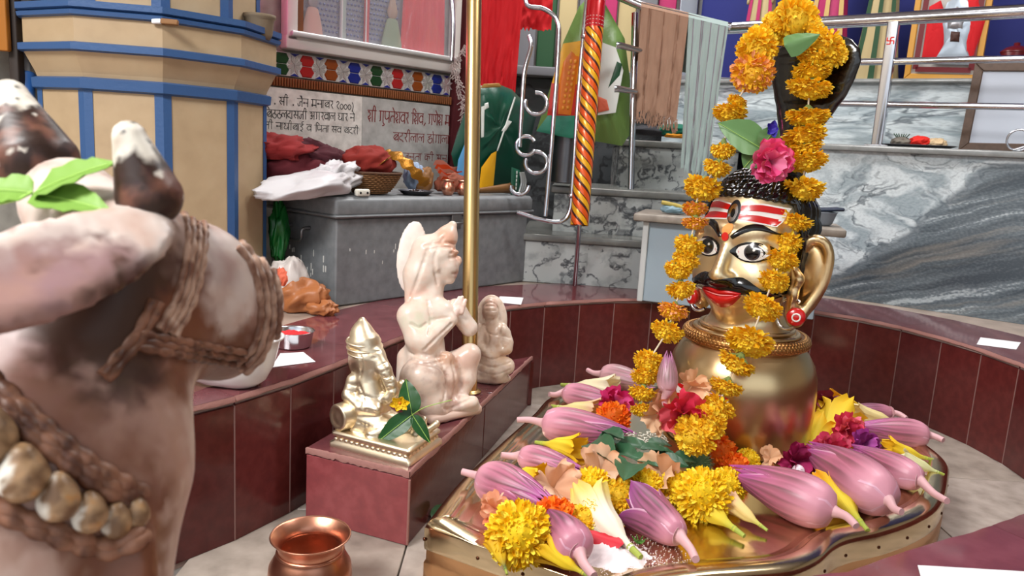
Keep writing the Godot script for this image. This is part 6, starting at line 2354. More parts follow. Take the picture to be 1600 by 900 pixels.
	var heap := [[922, 690, 960, 712], [935, 682, 985, 690], [948, 700, 1000, 716], [925, 706, 968, 728], [965, 692, 1020, 700], [985, 712, 1030, 728], [1000, 700, 1052, 706], [940, 672, 975, 684], [1020, 705, 1062, 716], [1030, 716, 1076, 728], [1012, 690, 1050, 696], [990, 722, 975, 748], [955, 716, 985, 740], [1052, 710, 1090, 722]]
	for i in heap.size():
		var q: Array = heap[i]
		var t := thing("heap_leaf", "dark green leaf in the heap of leaves on the plate", "leaf", Vector3.ZERO, 0.0, "leaves heaped in the middle of the plate")
		var h := 0.048 + 0.028 * rng.randf()
		var a := on(q[0], q[1], h)
		var b := on(q[2], q[3], h + rng.randf_range(-0.015, 0.02))
		var g := G.new()
		var up := (Vector3.UP + Vector3(rng.randf_range(-0.5, 0.5), 0, rng.randf_range(0.0, 0.7))).normalized()
		leaf_g(g, a, b, up, (b - a).length() * 0.54, 0.1, 0.04)
		part("blade", g, green, t)
	# spiky green fruit
	var c := on(1090, 724, 0.035)
	var r := 24.0 * depth_of(c) / F
	var t := thing("spiky_fruit", "round spiky grey green fruit among the flowers before the bust", "fruit", c)
	var g := G.new()
	g.lathe([Vector2(0, -r * 0.8), Vector2(r * 0.5, -r * 0.66), Vector2(r * 0.78, -r * 0.2), Vector2(r * 0.78, r * 0.2), Vector2(r * 0.5, r * 0.66), Vector2(0, r * 0.8)], 20)
	var fm := mk("fruit_green", Color(0.33, 0.48, 0.33), 0.6)
	part("body", g, fm, t)
	g = G.new()
	for i in 160:
		var y := 1.0 - 2.0 * (i + 0.5) / 160.0
		var a := i * 2.39996
		var d := Vector3(cos(a) * sqrt(1 - y * y), y, sin(a) * sqrt(1 - y * y))
		g.tube([d * r * 0.7, d * r * 1.12], [0.0014, 0.0003], 4, false, false)
	tag(part("spines", g, mk("spine_green", Color(0.52, 0.64, 0.48), 0.6), t), "", "", "", "stuff")
	# white powder and rice
	c = on(955, 866, 0.0)
	g = G.new()
	var n := noise(71, 28.0, 4)
	var rows := []
	for i in 30:
		var row := []
		for j in 36:
			var x := (j / 35.0 - 0.5) * 0.17
			var z := (i / 29.0 - 0.5) * 0.13
			var q := Vector2(x / 0.085, z / 0.065).length() + 0.35 * n.get_noise_2d(x, z)
			var h := 0.016 * smoothstep(1.0, 0.1, q) * (0.9 + 0.3 * n.get_noise_2d(x * 3.0, z * 3.0))
			row.append(c + Vector3(x, h - 0.001 - (0.003 if q > 0.98 else 0.0), z))
		rows.append(row)
	rows.reverse()
	g.grid(rows)
	for i in 500:
		var an := rng.randf() * TAU
		var q := 0.05 + 0.09 * rng.randf()
		g.cbox(Vector3(0.0022, 0.0012, 0.0016), c + Vector3(cos(an) * q * 1.2, 0.0008, sin(an) * q * 0.6), 0.0004, Basis(Vector3.UP, rng.randf() * 3.0))
	var pw := part("white_powder", g, mk("powder_white", Color(0.90, 0.85, 0.86), 0.95), self)
	tag(pw, "heap of white powder spilled at the front of the brass plate", "powder", "", "stuff")
	g = G.new()
	for i in 160:
		var an := rng.randf() * TAU
		var q := sqrt(rng.randf())
		var p := on(1002 + cos(an) * q * 42, 688 + sin(an) * q * 14, 0.048 + 0.012 * rng.randf())
		g.cbox(Vector3(0.008, 0.003, 0.003), p, 0.001, Basis(Vector3.UP, rng.randf() * 6.0) * Basis(Vector3.BACK, rng.randf_range(-0.5, 0.5)))
	tag(part("rice_grains", g, mk("rice", Color(0.90, 0.89, 0.84), 0.7), self), "white rice grains scattered over the green leaf heap", "rice", "", "stuff")
	var rp_ := thing("red_petal", "single fallen crimson petal between cream flower and white powder", "petal")
	g = G.new()
	leaf_g(g, on(975, 852, 0.02), on(905, 828, 0.02), Vector3(0, 0.8, 0.5).normalized(), 0.035, -0.1, -0.05)
	part("blade", g, mk("petal_crimson", Color(0.78, 0.10, 0.18), 0.6), rp_)
	var sp := thing("green_sprig", "tiny star shaped green sprig on the white powder", "sprig")
	for k in 7:
		g = G.new()
		var a := TAU * k / 7.0
		var o := on(998, 850, 0.014)
		leaf_g(g, o, o + Vector3(cos(a) * 0.014, 0.012, sin(a) * 0.014), Vector3(-sin(a), 0.4, cos(a)).normalized(), 0.004, 0.1)
		part("needle", g, mk("sprig_green", Color(0.35, 0.55, 0.22), 0.6), sp)
	c = on(1247, 738, 0.03)
	var dr := thing("glass_bead", "clear glass bead among the magenta petals by the bust", "bead", c)
	g = G.new()
	var prof := []
	for i in 13: prof.append(Vector2(sin(PI * i / 12.0) * 0.016, -cos(PI * i / 12.0) * 0.019))
	g.lathe(prof, 20)
	var gm := mk("bead_glass", Color(0.95, 0.88, 0.92), 0.05)
	gm.refraction_enabled = true
	gm.refraction_scale = 0.05
	part("bead", g, gm, dr)

# ================================================================ clutter on and round the trunk
func crumple(g: G, c: Vector3, r: Vector3, sd: int, amp: float, bas := Basis(), freq := 3.0, flat := -0.7) -> void:     # a folded heap of cloth, flattened underneath
	var n := noise(sd, freq, 3)
	n.fractal_type = FastNoiseLite.FRACTAL_RIDGED
	n.fractal_octaves = 2
	n.frequency = freq * 0.38
	amp *= 0.62
	var rows := []
	for i in 25:
		var row := []
		var v := PI * i / 24.0
		for j in 40:
			var u := -TAU * j / 40.0
			var d := Vector3(cos(u) * sin(v), -cos(v), sin(u) * sin(v))
			var k := 1.0 + amp * (n.get_noise_3dv(d * Vector3(1, 0.7, 1)) - 0.1)
			var q := d * k
			q.y = maxf(q.y, flat)
			row.append(c + bas * (q * r))
		rows.append(row)
	g.grid(rows, true)

func on_trunk(x: float, z := -0.15) -> float:
	return onto(x, 300, F3, z).x

func trunk_thing(called: String, label: String, category: String, x: float, z := -0.15, group := "") -> Node3D:
	var t := thing(called, label, category, F3 * Vector3(on_trunk(x, z), 0.3595, z), 0.0, group)
	t.basis = F3.basis
	return t

func build_trunk_things() -> void:
	var s := depth_of(F3 * Vector3(0.3, 0.36, -0.15)) / F
	var t := trunk_thing("cloth_heap", "crumpled maroon and red cloth heap on the left end of the trunk", "cloth", 468, -0.25)
	var g := G.new()
	crumple(g, Vector3(0.02, 0.065, -0.02), Vector3(0.19, 0.085, 0.12), 81, 0.55)
	part("maroon_cloth", g, mk("cloth_maroon", Color(0.36, 0.09, 0.13), 0.9, 0.0, {"normal": tex.weave, "nscale": 0.3, "tri": 8.0}), t)
	g = G.new()
	crumple(g, Vector3(-0.09, 0.135, 0.0), Vector3(0.12, 0.045, 0.10), 82, 0.6)
	part("red_cloth", g, mk("cloth_red", Color(0.55, 0.13, 0.13), 0.9, 0.0, {"normal": tex.weave, "nscale": 0.3, "tri": 8.0}), t)
	g = G.new()
	crumple(g, Vector3(0.06, 0.11, 0.04), Vector3(0.10, 0.045, 0.07), 83, 0.7, Basis(Vector3.BACK, -0.3))
	part("dark_fold", g, mk("cloth_plum", Color(0.30, 0.11, 0.15), 0.9), t)
	t = trunk_thing("white_sack", "flattened white plastic sack lying in front of the cloth heap", "sack", 494, -0.075)
	g = G.new()
	crumple(g, Vector3(-0.01, 0.028, 0.0), Vector3(0.165, 0.040, 0.09), 84, 0.6, Basis(Vector3.BACK, 0.10), 1.9)
	crumple(g, Vector3(0.08, 0.062, -0.03), Vector3(0.080, 0.034, 0.05), 85, 0.8, Basis(Vector3.BACK, 0.3))
	part("sack", g, mk("sack_white", Color(0.78, 0.77, 0.78), 0.45), t)
	# woven cane basket
	t = trunk_thing("cane_basket", "round woven cane basket heaped with rust cloth on the trunk", "basket", 578, -0.12)
	g = G.new()
	var cane := mk("cane", Color(0.52, 0.36, 0.21), 0.7)
	for k in 11:
		var f := k / 10.0
		var path := []
		for i in 60:
			var a := TAU * i / 60.0
			var r := lerpf(0.062, 0.112, pow(f, 0.7)) + 0.0022 * (1.0 if (i + k) % 2 else -1.0)
			path.append(Vector3(cos(a) * r, 0.006 + f * 0.066, sin(a) * r * 0.85))
		g.tube(path, 0.0034, 5, true)
	part("weave", g, cane, t)
	g = G.new()
	g.lathe([Vector2(0.0, 0.002), Vector2(0.056, 0.002), Vector2(0.108, 0.07), Vector2(0.104, 0.07), Vector2(0.052, 0.008), Vector2(0.0, 0.008)], 30, 1.0, 0.85)
	g.tube(ring(40, 0.113, Vector3(0, 0.074, 0), Basis(Vector3.RIGHT, -PI / 2)).map(func(p): return p * Vector3(1, 1, 0.85)), 0.005, 6, true)
	part("rim", g, mk("cane_dark", Color(0.32, 0.20, 0.11), 0.7), t)
	var o := trunk_thing("rust_cloth", "rust red cloth bundle sitting in the cane basket", "cloth", 576, -0.14)
	g = G.new()
	crumple(g, Vector3(-0.005, 0.105, 0), Vector3(0.092, 0.055, 0.07), 86, 0.4)
	part("cloth", g, mk("cloth_rust", Color(0.50, 0.12, 0.08), 0.9), o)
	o = trunk_thing("gold_trim", "glittering gold sequin trim draped over the basket's right side", "cloth", 628, -0.10)
	g = G.new()
	for k in 2:
		var path := smooth([Vector3(-0.055, 0.142, -0.05), Vector3(-0.035, 0.135, 0.0), Vector3(-0.005, 0.10, 0.04), Vector3(0.035, 0.060, 0.055), Vector3(0.075, 0.035, 0.05)] if k == 0 else [Vector3(-0.14, 0.108, 0.05), Vector3(-0.105, 0.118, 0.03), Vector3(-0.075, 0.12, 0.0)], 6)
		var rows := [[], [], []]
		for i in path.size():
			var w := 0.020 + 0.006 * sin(i * 1.3)
			rows[0].append(path[i] + Vector3(-w, -w * 0.5, 0.004))
			rows[1].append(path[i] + Vector3(0, 0.006 + 0.004 * sin(i * 2.1), 0.012))
			rows[2].append(path[i] + Vector3(w, w * 0.6, 0.0))
		g.grid(rows)
	part("trim", g, mk("gold_cloth", Color(0.62, 0.42, 0.12), 0.35, 0.7, {"normal": tex.fine, "nscale": 1.0, "tri": 14.0}), o)
	o = trunk_thing("blue_packet", "pale blue and brown crumpled packet between basket and copper pots", "packet", 648, -0.16)
	g = G.new()
	crumple(g, Vector3(0.0, 0.058, 0), Vector3(0.045, 0.05, 0.03), 87, 0.4, Basis(Vector3.BACK, 0.4))
	part("pale_side", g, mk("pale_blue", Color(0.55, 0.63, 0.74), 0.5), o)
	g = G.new()
	crumple(g, Vector3(0.03, 0.04, 0.012), Vector3(0.035, 0.055, 0.025), 88, 0.4, Basis(Vector3.BACK, -0.4))
	part("brown_side", g, mk("card_brown", Color(0.52, 0.36, 0.20), 0.7), o)
	o = trunk_thing("plug_block", "small white two hole plug block on the trunk's front edge", "plug", 566, -0.012)
	box_part("body", Vector3(0.056, 0.024, 0.02), Vector3(0, 0.012, 0), mk("plastic_white", Color(0.86, 0.85, 0.80), 0.4), o, 0.005)
	for sx in [-1, 1]:
		g = G.new()
		g.lathe([Vector2(0.0, 0.0115), Vector2(0.0035, 0.0115), Vector2(0.0045, 0.0095)], 12, 1, 1, Vector3(sx * 0.014, 0.012, 0), Basis(Vector3.RIGHT, PI / 2))
		part("hole", g, mk("dark_hole", Color(0.12, 0.11, 0.11), 0.8), o)
	o = trunk_thing("steel_plate", "dark rimmed steel plate lying flat between basket and copper pots", "plate", 650, -0.07)
	g = G.new()
	g.lathe([Vector2(0, 0.001), Vector2(0.05, 0.001), Vector2(0.068, 0.014), Vector2(0.071, 0.0145), Vector2(0.0705, 0.016), Vector2(0.067, 0.0155), Vector2(0.049, 0.004), Vector2(0, 0.004)], 40, 1, 0.8)
	part("dish", g, mk("old_steel", Color(0.35, 0.35, 0.37), 0.35, 0.8), o)
	g = G.new()
	for i in 70:
		var a := rng.randf() * TAU
		var q := sqrt(rng.randf()) * 0.04
		g.cbox(Vector3(0.012, 0.005, 0.006), Vector3(cos(a) * q, 0.008 + 0.010 * rng.randf() * (1.0 - q / 0.045), sin(a) * q * 0.8), 0.002, Basis(Vector3.UP, rng.randf() * 6.0) * Basis(Vector3.BACK, rng.randf()))
	tag(part("incense_bits", g, mk("incense", Color(0.22, 0.12, 0.08), 0.9), o), "", "", "", "stuff")
	for q in [[700, 11.5, "left of the two small copper pots on the trunk"], [723, 11.0, "right one of the two small copper pots, half behind the brass pole"]]:
		o = trunk_thing("small_copper_pot", q[2], "pot", q[0], -0.05, "small copper pots on the trunk")
		g = G.new()
		var k: float = q[1] * s
		g.lathe([Vector2(0, 0.0), Vector2(k * 0.6, 0.0), Vector2(k, k * 0.7), Vector2(k * 0.95, k * 1.25), Vector2(k * 0.6, k * 1.75), Vector2(k * 0.62, k * 1.9), Vector2(k * 0.85, k * 2.1), Vector2(k * 0.8, k * 2.15), Vector2(k * 0.5, k * 1.9), Vector2(k * 0.7, k * 0.6), Vector2(0, k * 0.3)], 28)
		part("pot", g, mk("copper"), o)
	o = trunk_thing("orange_cloth", "fan folded orange and white striped cloth behind the copper pots", "cloth", 704, -0.13)
	for k in 6:
		g = G.new()
		var rows := [[], []]
		for i in 8:
			var f := i / 7.0
			var x := -0.075 + f * 0.14
			rows[0].append(Vector3(x, 0.05 + 0.012 * k - f * 0.030 + 0.006 * sin(f * 9.0 + k), 0.02 - k * 0.009))
			rows[1].append(Vector3(x, 0.064 + 0.013 * k - f * 0.034 + 0.006 * sin(f * 9.0 + k + 0.5), 0.032 - k * 0.009))
		g.grid(rows)
		part("fold", g, mk("fold_orange", Color(0.88, 0.32, 0.08), 0.8) if k % 2 == 0 else mk("fold_pale", Color(0.82, 0.62, 0.55), 0.8), o)
	g = G.new()
	crumple(g, Vector3(0.0, 0.035, 0.0), Vector3(0.07, 0.04, 0.03), 90, 0.5)
	part("under_fold", g, mk("cloth_rust2", Color(0.52, 0.28, 0.20), 0.9), o)
	# rolled tube and packet in front of the green sack
	o = trunk_thing("brown_tube", "tapered brown tube lying along the trunk behind the brass pole", "tube", 775, -0.06)
	g = G.new()
	g.lathe([Vector2(0.0, -0.10), Vector2(0.010, -0.10), Vector2(0.020, 0.085), Vector2(0.022, 0.088), Vector2(0.018, 0.09), Vector2(0.0, 0.08)], 24, 1, 1, Vector3(0, 0.022, 0), Basis(Vector3.BACK, -PI / 2 + 0.06))
	part("tube", g, mk("tube_brown", Color(0.45, 0.31, 0.16), 0.45, 0.3), o)
	o = trunk_thing("green_packet", "small green and silver packet at the right end of the trunk", "packet", 806, -0.05)
	g = G.new()
	pillow(g, [Vector2(-0.032, 0.0), Vector2(0.03, 0.0), Vector2(0.018, 0.10), Vector2(-0.036, 0.112)], 0.012)
	part("bag", g, mk("packet_green", Color(0.05, 0.30, 0.22), 0.4), o)
	g = G.new()
	for i in 3: g.tube(smooth([Vector3(0.0 + 0.012 * i, 0.0, 0.014), Vector3(0.012 + 0.012 * i, 0.05, 0.018), Vector3(0.004 + 0.009 * i, 0.092, 0.014)], 4), 0.006, 6)
	part("silver_fold", g, mk("silver_foil", Color(0.66, 0.68, 0.68), 0.3, 0.5), o)
	g = G.new()
	for i in 5: g.cbox(Vector3(0.007, 0.012, 0.001), Vector3(-0.016, 0.028 + i * 0.016, 0.0135), 0.0004)
	part("print", g, mk("print_white", Color(0.88, 0.9, 0.88), 0.5), o)
	# big green seed sack
	o = trunk_thing("green_sack", "tall dark green printed plastic sack standing on the trunk behind the brass pole", "sack", 762, -0.20)
	var sp := [[716, 288], [812, 300], [838, 180], [800, 140], [775, 130], [745, 135], [728, 170], [705, 240]]
	var out := []
	for q in sp:
		var w := onto(q[0], q[1], F3, -0.20)
		out.append(Vector2(w.x - on_trunk(762, -0.20), w.y - 0.3595))
	var low := 0.0
	for q in out: low = minf(low, q.y)
	for i in out.size(): out[i].y -= low
	g = G.new()
	pillow(g, out, 0.055)
	part("sack", g, mk("sack_green", Color(0.02, 0.27, 0.20), 0.35, 0.0, {"normal": tex.weave, "nscale": 0.4, "tri": 6.0}), o)
	var c0 := on_trunk(762, -0.20)
	for pat in [[[[712, 282], [722, 284], [748, 196], [740, 190], [716, 250]], mk("print_sky", Color(0.36, 0.62, 0.82), 0.4), "sky_print"], [[[748, 298], [770, 300], [776, 236], [768, 240], [752, 262]], mk("print_yellow", Color(0.92, 0.68, 0.10), 0.4), "yellow_print"], [[[750, 138], [784, 136], [780, 130], [756, 131]], mk("print_brown", Color(0.62, 0.46, 0.22), 0.5), "sack_mouth"], [[[783, 205], [790, 205], [800, 190], [794, 188]], mk("print_white"), "white_print"], [[[752, 215], [756, 214], [757, 165], [752, 167]], mk("print_white"), "white_print"], [[[757, 172], [764, 168], [763, 160], [757, 162]], mk("print_white"), "white_print"], [[[776, 236], [778, 236], [806, 152], [804, 151]], mk("print_white"), "white_print"]]:
		g = G.new()
		var pts := []
		for q in pat[0]:
			var w := onto(q[0], q[1], F3, -0.14)
			pts.append(Vector2(w.x - c0, w.y - 0.3595 - low))
		pillow(g, pts, 0.003, 0.060)
		part(pat[2], g, pat[1], o)
	# plastic bags on the floor at the end of the trunk
	t = thing("green_bag", "thin green plastic bag hanging at the trunk's left end by the pillar", "bag", dp(436, 362, 2.52))
	t.basis = view
	g = G.new()
	crumple(g, Vector3.ZERO, Vector3(0.026, 0.085, 0.03), 91, 0.8, Basis(), 2.4, -1.2)
	part("bag", g, mk("bag_green", Color(0.05, 0.38, 0.14), 0.35, 0.0, {"back": Color(0.05, 0.3, 0.08)}), t)
	var at := gp(462, 484, 0.0)
	t = thing("carrier_bag", "crumpled white and tan carrier bag on the floor against the trunk", "bag", at)
	g = G.new()
	crumple(g, Vector3(-0.02, 0.085, 0.0), Vector3(0.050, 0.085, 0.05), 92, 0.6, Basis(Vector3.BACK, 0.15), 2.0, -0.95)
	part("white_bag", g, mk("bag_white", Color(0.80, 0.77, 0.75), 0.4), t)
	g = G.new()
	crumple(g, Vector3(0.02, 0.045, 0.02), Vector3(0.075, 0.050, 0.05), 93, 0.7, Basis(), 2.2, -0.85)
	crumple(g, Vector3(0.095, 0.022, 0.05), Vector3(0.05, 0.024, 0.03), 94, 0.6, Basis(Vector3.UP, -0.3), 2.2, -0.85)
	part("tan_bag", g, mk("bag_tan", Color(0.66, 0.41, 0.24), 0.45), t)
	g = G.new()
	crumple(g, Vector3(-0.03, 0.105, 0.035), Vector3(0.026, 0.03, 0.02), 95, 0.6)
	part("orange_print", g, mk("print_orange", Color(0.85, 0.40, 0.28), 0.6), t)

func pillow(g: G, o: Array, thick: float, z0 := 0.0) -> void:     # a filled bag: the outline keeps its edge, the middle bulges to both sides
	var c := Vector2.ZERO
	for q in o: c += q
	c /= o.size()
	var line := []
	for i in o.size():
		for s in 5: line.append(o[i].lerp(o[(i + 1) % o.size()], s / 5.0))
	var n := noise(33, 9.0, 3)
	for side in [1, -1]:
		var rows := []
		for k in 7:
			var f := k / 6.0
			var row := []
			for q in line:
				var p: Vector2 = q.lerp(c, f)
				var b := sqrt(1.0 - pow(1.0 - f, 2.0)) * thick * (1.0 + 0.35 * n.get_noise_2d(p.x * 3.0, p.y * 3.0))
				row.append(Vector3(p.x, p.y, z0 + side * b))
			if side < 0: row.reverse()
			rows.append(row)
		g.grid(rows, true)

# ================================================================ between the trunk and the veined wall: railing, sacks, cloths, marble steps, side table
func cloth(g: G, top: Array, drop: float, wave: float, thick: float, sd: int, flare := 0.0, cols := []) -> Array:     # hangs from a row of points; returns the lower edge
	var n := noise(sd, 3.0, 2)
	var rows := []
	var m := top.size()
	var last := []
	for i in 19:
		var f := i / 18.0
		var row := []
		for j in m:
			var p: Vector3 = top[j]
			var ph := j * 0.55 + n.get_noise_2d(j * 0.2, f * 1.5) * 3.0
			var side: Vector3 = (top[mini(j + 1, m - 1)] - top[maxi(j - 1, 0)]).normalized()
			var out := side.cross(Vector3.UP).normalized()
			var mid := (j / (m - 1.0) - 0.5)
			row.append(p + Vector3(0, -drop * f * (1.0 + 0.05 * n.get_noise_1d(j * 0.4)), 0) + out * sin(ph) * wave * (0.3 + 0.7 * f) + side * mid * flare * f)
		rows.append(row)
	last = rows[-1]
	rows.reverse()
	g.grid(rows)
	var back := []
	for r in rows:
		var b := []
		for p in r: b.append(p - (top[m - 1] - top[0]).normalized().cross(Vector3.UP) * thick)
		b.reverse()
		back.append(b)
	g.grid(back)
	return last

func px_row(x0: float, y0: float, x1: float, y1: float, d0: float, d1: float, n: int) -> Array:
	var r := []
	for i in n:
		var f := i / (n - 1.0)
		r.append(dp(lerpf(x0, x1, f), lerpf(y0, y1, f), lerpf(d0, d1, f)))
	return r

func build_middle_things() -> void:
	var steel := mk("rail_steel", Color(0.78, 0.79, 0.82), 0.16, 1.0)
	var step_m := mk("step_marble", Color(1, 1, 1), 0.25, 0.0, {"tex": tex.marble_step, "tri": 1.6})
	var slab_m := mk("step_slab", Color(0.62, 0.64, 0.64), 0.22, 0.0, {"tex": tex.stone, "tri": 2.0})
	# marble steps in the corner between the two walls (their fronts face the pit)
	var t := thing("marble_steps", "stepped blocks of dark veined marble in the corner behind the railing", "steps")
	var at := gp(915, 447, 0.0)
	t.position = at
	t.rotation.y = deg_to_rad(-4.0)
	var d0 := depth_of(at) / F
	for q in [[-0.17, 0.62, 0.205, 0.0], [-0.06, 0.75, 0.40, -0.17], [0.22, 0.55, 0.62, -0.50]]:
		box_part("block", Vector3(q[1], q[2] - 0.03, 0.6), Vector3(q[0] + q[1] / 2 - 0.1, (q[2] - 0.03) / 2, q[3] - 0.3), step_m, t, 0.004)
		box_part("slab", Vector3(q[1] + 0.03, 0.03, 0.63), Vector3(q[0] + q[1] / 2 - 0.1, q[2] - 0.015, q[3] - 0.3), slab_m, t, 0.005)
	# steel scroll railing
	t = thing("scroll_railing", "bent steel tube railing with ring scrolls behind the trunk", "railing")
	var D := 3.02
	var r := 3.6 * D / F
	for l in [[[822, -20], [824, 8], [850, 14], [870, 32], [873, 70], [864, 200], [852, 338]], [[826, 55], [830, 72], [820, 110], [816, 160], [812, 230]], [[808, 332], [850, 344], [876, 346], [890, 330], [895, 280], [906, 120], [919, -20]], [[704, -20], [708, 40], [706, 95]]]:
		var g := G.new()
		var path := []
		for q in smooth(l.map(func(e): return Vector2(e[0], e[1])), 6): path.append(dp(q.x, q.y, D))
		g.tube(path, r, 10)
		part("tube", g, steel, t)
	for q in [[838, 162, 17, 4.6, 2.2], [838, 254, 17, 4.6, 2.2], [822, 228, 15, 0.4, 1.8], [812, 290, 14, 0.0, 6.28]]:
		var g := G.new()
		var path := []
		for i in 22:
			var a: float = q[3] + (TAU - q[4] * 0.5) * i / 21.0
			path.append(dp(q[0] + cos(a) * q[2], q[1] + sin(a) * q[2], D))
		g.tube(path, r * 0.95, 8)
		part("scroll", g, steel, t)
	var g := G.new()
	for q in [[914, 58], [893, 306]]:
		g.lathe([Vector2(0.0, -0.008), Vector2(0.016, -0.007), Vector2(0.018, 0.0), Vector2(0.016, 0.007), Vector2(0.0, 0.008)], 12, 1, 1, dp(q[0], q[1], D))
	part("clamp", g, steel, t)
	# striped pole: spiral ribbons on a thin staff, red cap at the top
	t = thing("striped_pole", "leaning pole wound with orange, yellow and dark foil stripes and a red top", "pole")
	var a := dp(905, 352, 3.0)
	var b := dp(934, -25, 3.0)
	var ax := along(a, b)
	var len_ := (b - a).length()
	var rad := 14.0 * 3.0 / F
	var stripe := [mk("foil_orange", Color(0.92, 0.36, 0.06), 0.3, 0.2, {"coat": 0.5}), mk("foil_yellow", Color(0.96, 0.70, 0.08), 0.3, 0.2, {"coat": 0.5}), mk("foil_dark", Color(0.28, 0.12, 0.10), 0.3, 0.2)]
	var red_len := len_ * 0.185
	var turn := 0.21
	var spans := []
	for k in 3: spans.append_array([[k / 3.0, k / 3.0 + 0.13, 0], [k / 3.0 + 0.13, k / 3.0 + 0.19, 2], [k / 3.0 + 0.19, k / 3.0 + 0.31, 1], [k / 3.0 + 0.31, (k + 1) / 3.0, 2]])
	for sp in spans:
		g = G.new()
		var rows := []
		for i in 91:
			var y := (len_ - red_len) * i / 90.0
			var row := []
			for j in 9:
				var an: float = TAU * (sp[0] + (sp[1] - sp[0]) * j / 8.0) - TAU * y / turn
				var lift := 0.0008 * sin(PI * j / 8.0)
				row.append(a + ax * Vector3(cos(-an) * (rad + lift), y, sin(-an) * (rad + lift)))
			rows.append(row)
		g.grid(rows)
		part("foil_stripe", g, stripe[sp[2]], t)
	g = G.new()
	g.lathe([Vector2(rad, 0.0), Vector2(rad + 0.001, 0.002), Vector2(rad + 0.001, red_len), Vector2(0, red_len)], 24, 1, 1, a + ax * Vector3(0, len_ - red_len, 0), ax)
	var cap := part("red_top", g, mk("foil_red", Color(0.75, 0.05, 0.10), 0.25, 0.2, {"coat": 0.5}), t)
	g = G.new()
	for y in [0.010, 0.026, 0.040]:
		for i in 18:
			var an := TAU * i / 18.0
			g.cbox(Vector3(0.006, 0.0016, 0.0012), a + ax * Vector3(cos(an) * (rad + 0.0015), len_ - red_len + y, sin(an) * (rad + 0.0015)), 0.0003, ax * Basis(Vector3.UP, -an + PI / 2))
	tag(part("dotted_line", g, mk("print_white"), cap), "", "", "", "stuff")
	g = G.new()
	g.tube([gp(898, 446, 0.002), a, a.lerp(b, 0.05)], 0.010, 10)
	part("foot", g, steel, t)
	# hanging red and maroon cloths
	t = thing("red_cloth", "bright red cloth hanging behind the brass pole", "cloth")
	g = G.new()
	cloth(g, px_row(752, -60, 822, -60, 3.25, 3.25, 28), 210 * 3.25 / F, 0.012, 0.004, 101, -0.03)
	var red := mk("cloth_bright_red", Color(0.80, 0.05, 0.10), 0.8, 0.0, {"back": Color(0.3, 0.02, 0.03), "normal": tex.weave, "nscale": 0.2, "tri": 10.0})
	part("cloth", g, red, t)
	t = thing("red_cloth", "short red cloth hanging beside the steel scroll railing", "cloth")
	g = G.new()
	cloth(g, px_row(812, -60, 868, -60, 3.4, 3.4, 20), 102 * 3.4 / F, 0.010, 0.004, 102)
	part("cloth", g, red, t)
	t = thing("maroon_curtain", "dark maroon net curtain with a pale fringe beside the shrine case", "curtain")
	g = G.new()
	cloth(g, px_row(712, -60, 762, -60, 3.30, 3.30, 22), 340 * 3.3 / F, 0.008, 0.004, 103, 0.05)
	part("curtain", g, mk("cloth_dark_maroon", Color(0.30, 0.05, 0.08), 0.9, 0.0, {"normal": tex.weave, "nscale": 0.3, "tri": 10.0}), t)
	g = G.new()
	var edge := smooth([dp(727, 72, 3.25), dp(716, 92, 3.25), dp(709, 108, 3.25), dp(718, 130, 3.25), dp(722, 160, 3.25), dp(725, 190, 3.25)], 8)
	for p in edge:
		for k in 3:
			g.tube([p, p + Vector3(rng.randf_range(-0.014, 0.014), rng.randf_range(-0.006, 0.012), rng.randf_range(0, 0.01)), p + Vector3(rng.randf_range(-0.022, 0.022), rng.randf_range(-0.03, -0.008), rng.randf_range(0, 0.012))], 0.0016, 4)
	tag(part("fringe", g, mk("fringe_pale", Color(0.72, 0.66, 0.64), 0.9), t), "", "", "", "stuff")
	# printed bag hanging from the railing
	t = thing("printed_bag", "printed plastic bag with a maize cob hanging behind the striped pole", "bag", dp(916, 225, 3.22))
	t.basis = Basis(Vector3.UP, -0.05)
	var inv := t.transform.affine_inverse()
	for q in [["bag", [[838, 205], [880, 214], [938, 222], [972, 228], [984, 210], [984, 120], [976, 60], [945, 5], [925, -10], [905, 10], [880, 66], [862, 130]], 0.045, 0.0, mk("bag_leaf_green", Color(0.44, 0.58, 0.30), 0.35, 0.0, {"normal": tex.fine, "nscale": 0.5, "tri": 8.0})],
			["teal_print", [[838, 205], [880, 214], [905, 218], [905, 176], [858, 178]], 0.004, 0.050, mk("print_teal", Color(0.16, 0.52, 0.42), 0.4)],
			["red_print", [[855, 180], [902, 182], [906, 130], [862, 128]], 0.004, 0.052, mk("print_red", Color(0.78, 0.16, 0.12), 0.4)],
			["yellow_print", [[862, 130], [906, 132], [918, 62], [880, 68]], 0.004, 0.053, mk("print_yellow", Color(0.92, 0.68, 0.10), 0.4)],
			["maize_print", [[872, 178], [892, 180], [906, 90], [893, 78], [880, 96], [874, 130]], 0.006, 0.056, mk("print_maize", Color(0.90, 0.48, 0.08), 0.4)],
			["white_print", [[934, 180], [962, 176], [974, 110], [962, 74], [940, 66], [936, 120]], 0.004, 0.052, mk("print_white")],
			["orange_print", [[934, 176], [952, 172], [948, 156], [934, 150]], 0.004, 0.056, mk("print_orange")],
			["dark_print", [[950, 138], [968, 118], [972, 100], [964, 96]], 0.003, 0.056, mk("print_forest", Color(0.10, 0.30, 0.18), 0.4)]]:
		g = G.new()
		var pts := []
		for e in q[1]:
			var p: Vector3 = inv * rp(e[0], e[1], t.position + t.basis.z * q[3], t.basis.z)
			pts.append(Vector2(p.x, p.y))
		pillow(g, pts, q[2], q[3])
		part(q[0], g, q[4], t)
	g = G.new()
	for i in 9:
		for k in 2:
			var p: Vector3 = inv * rp(880 + k * 7 + i * 1.5, 168 - i * 9, t.position + t.basis.z * 0.062, t.basis.z)
			g.cbox(Vector3(0.012, 0.015, 0.006), p, 0.003)
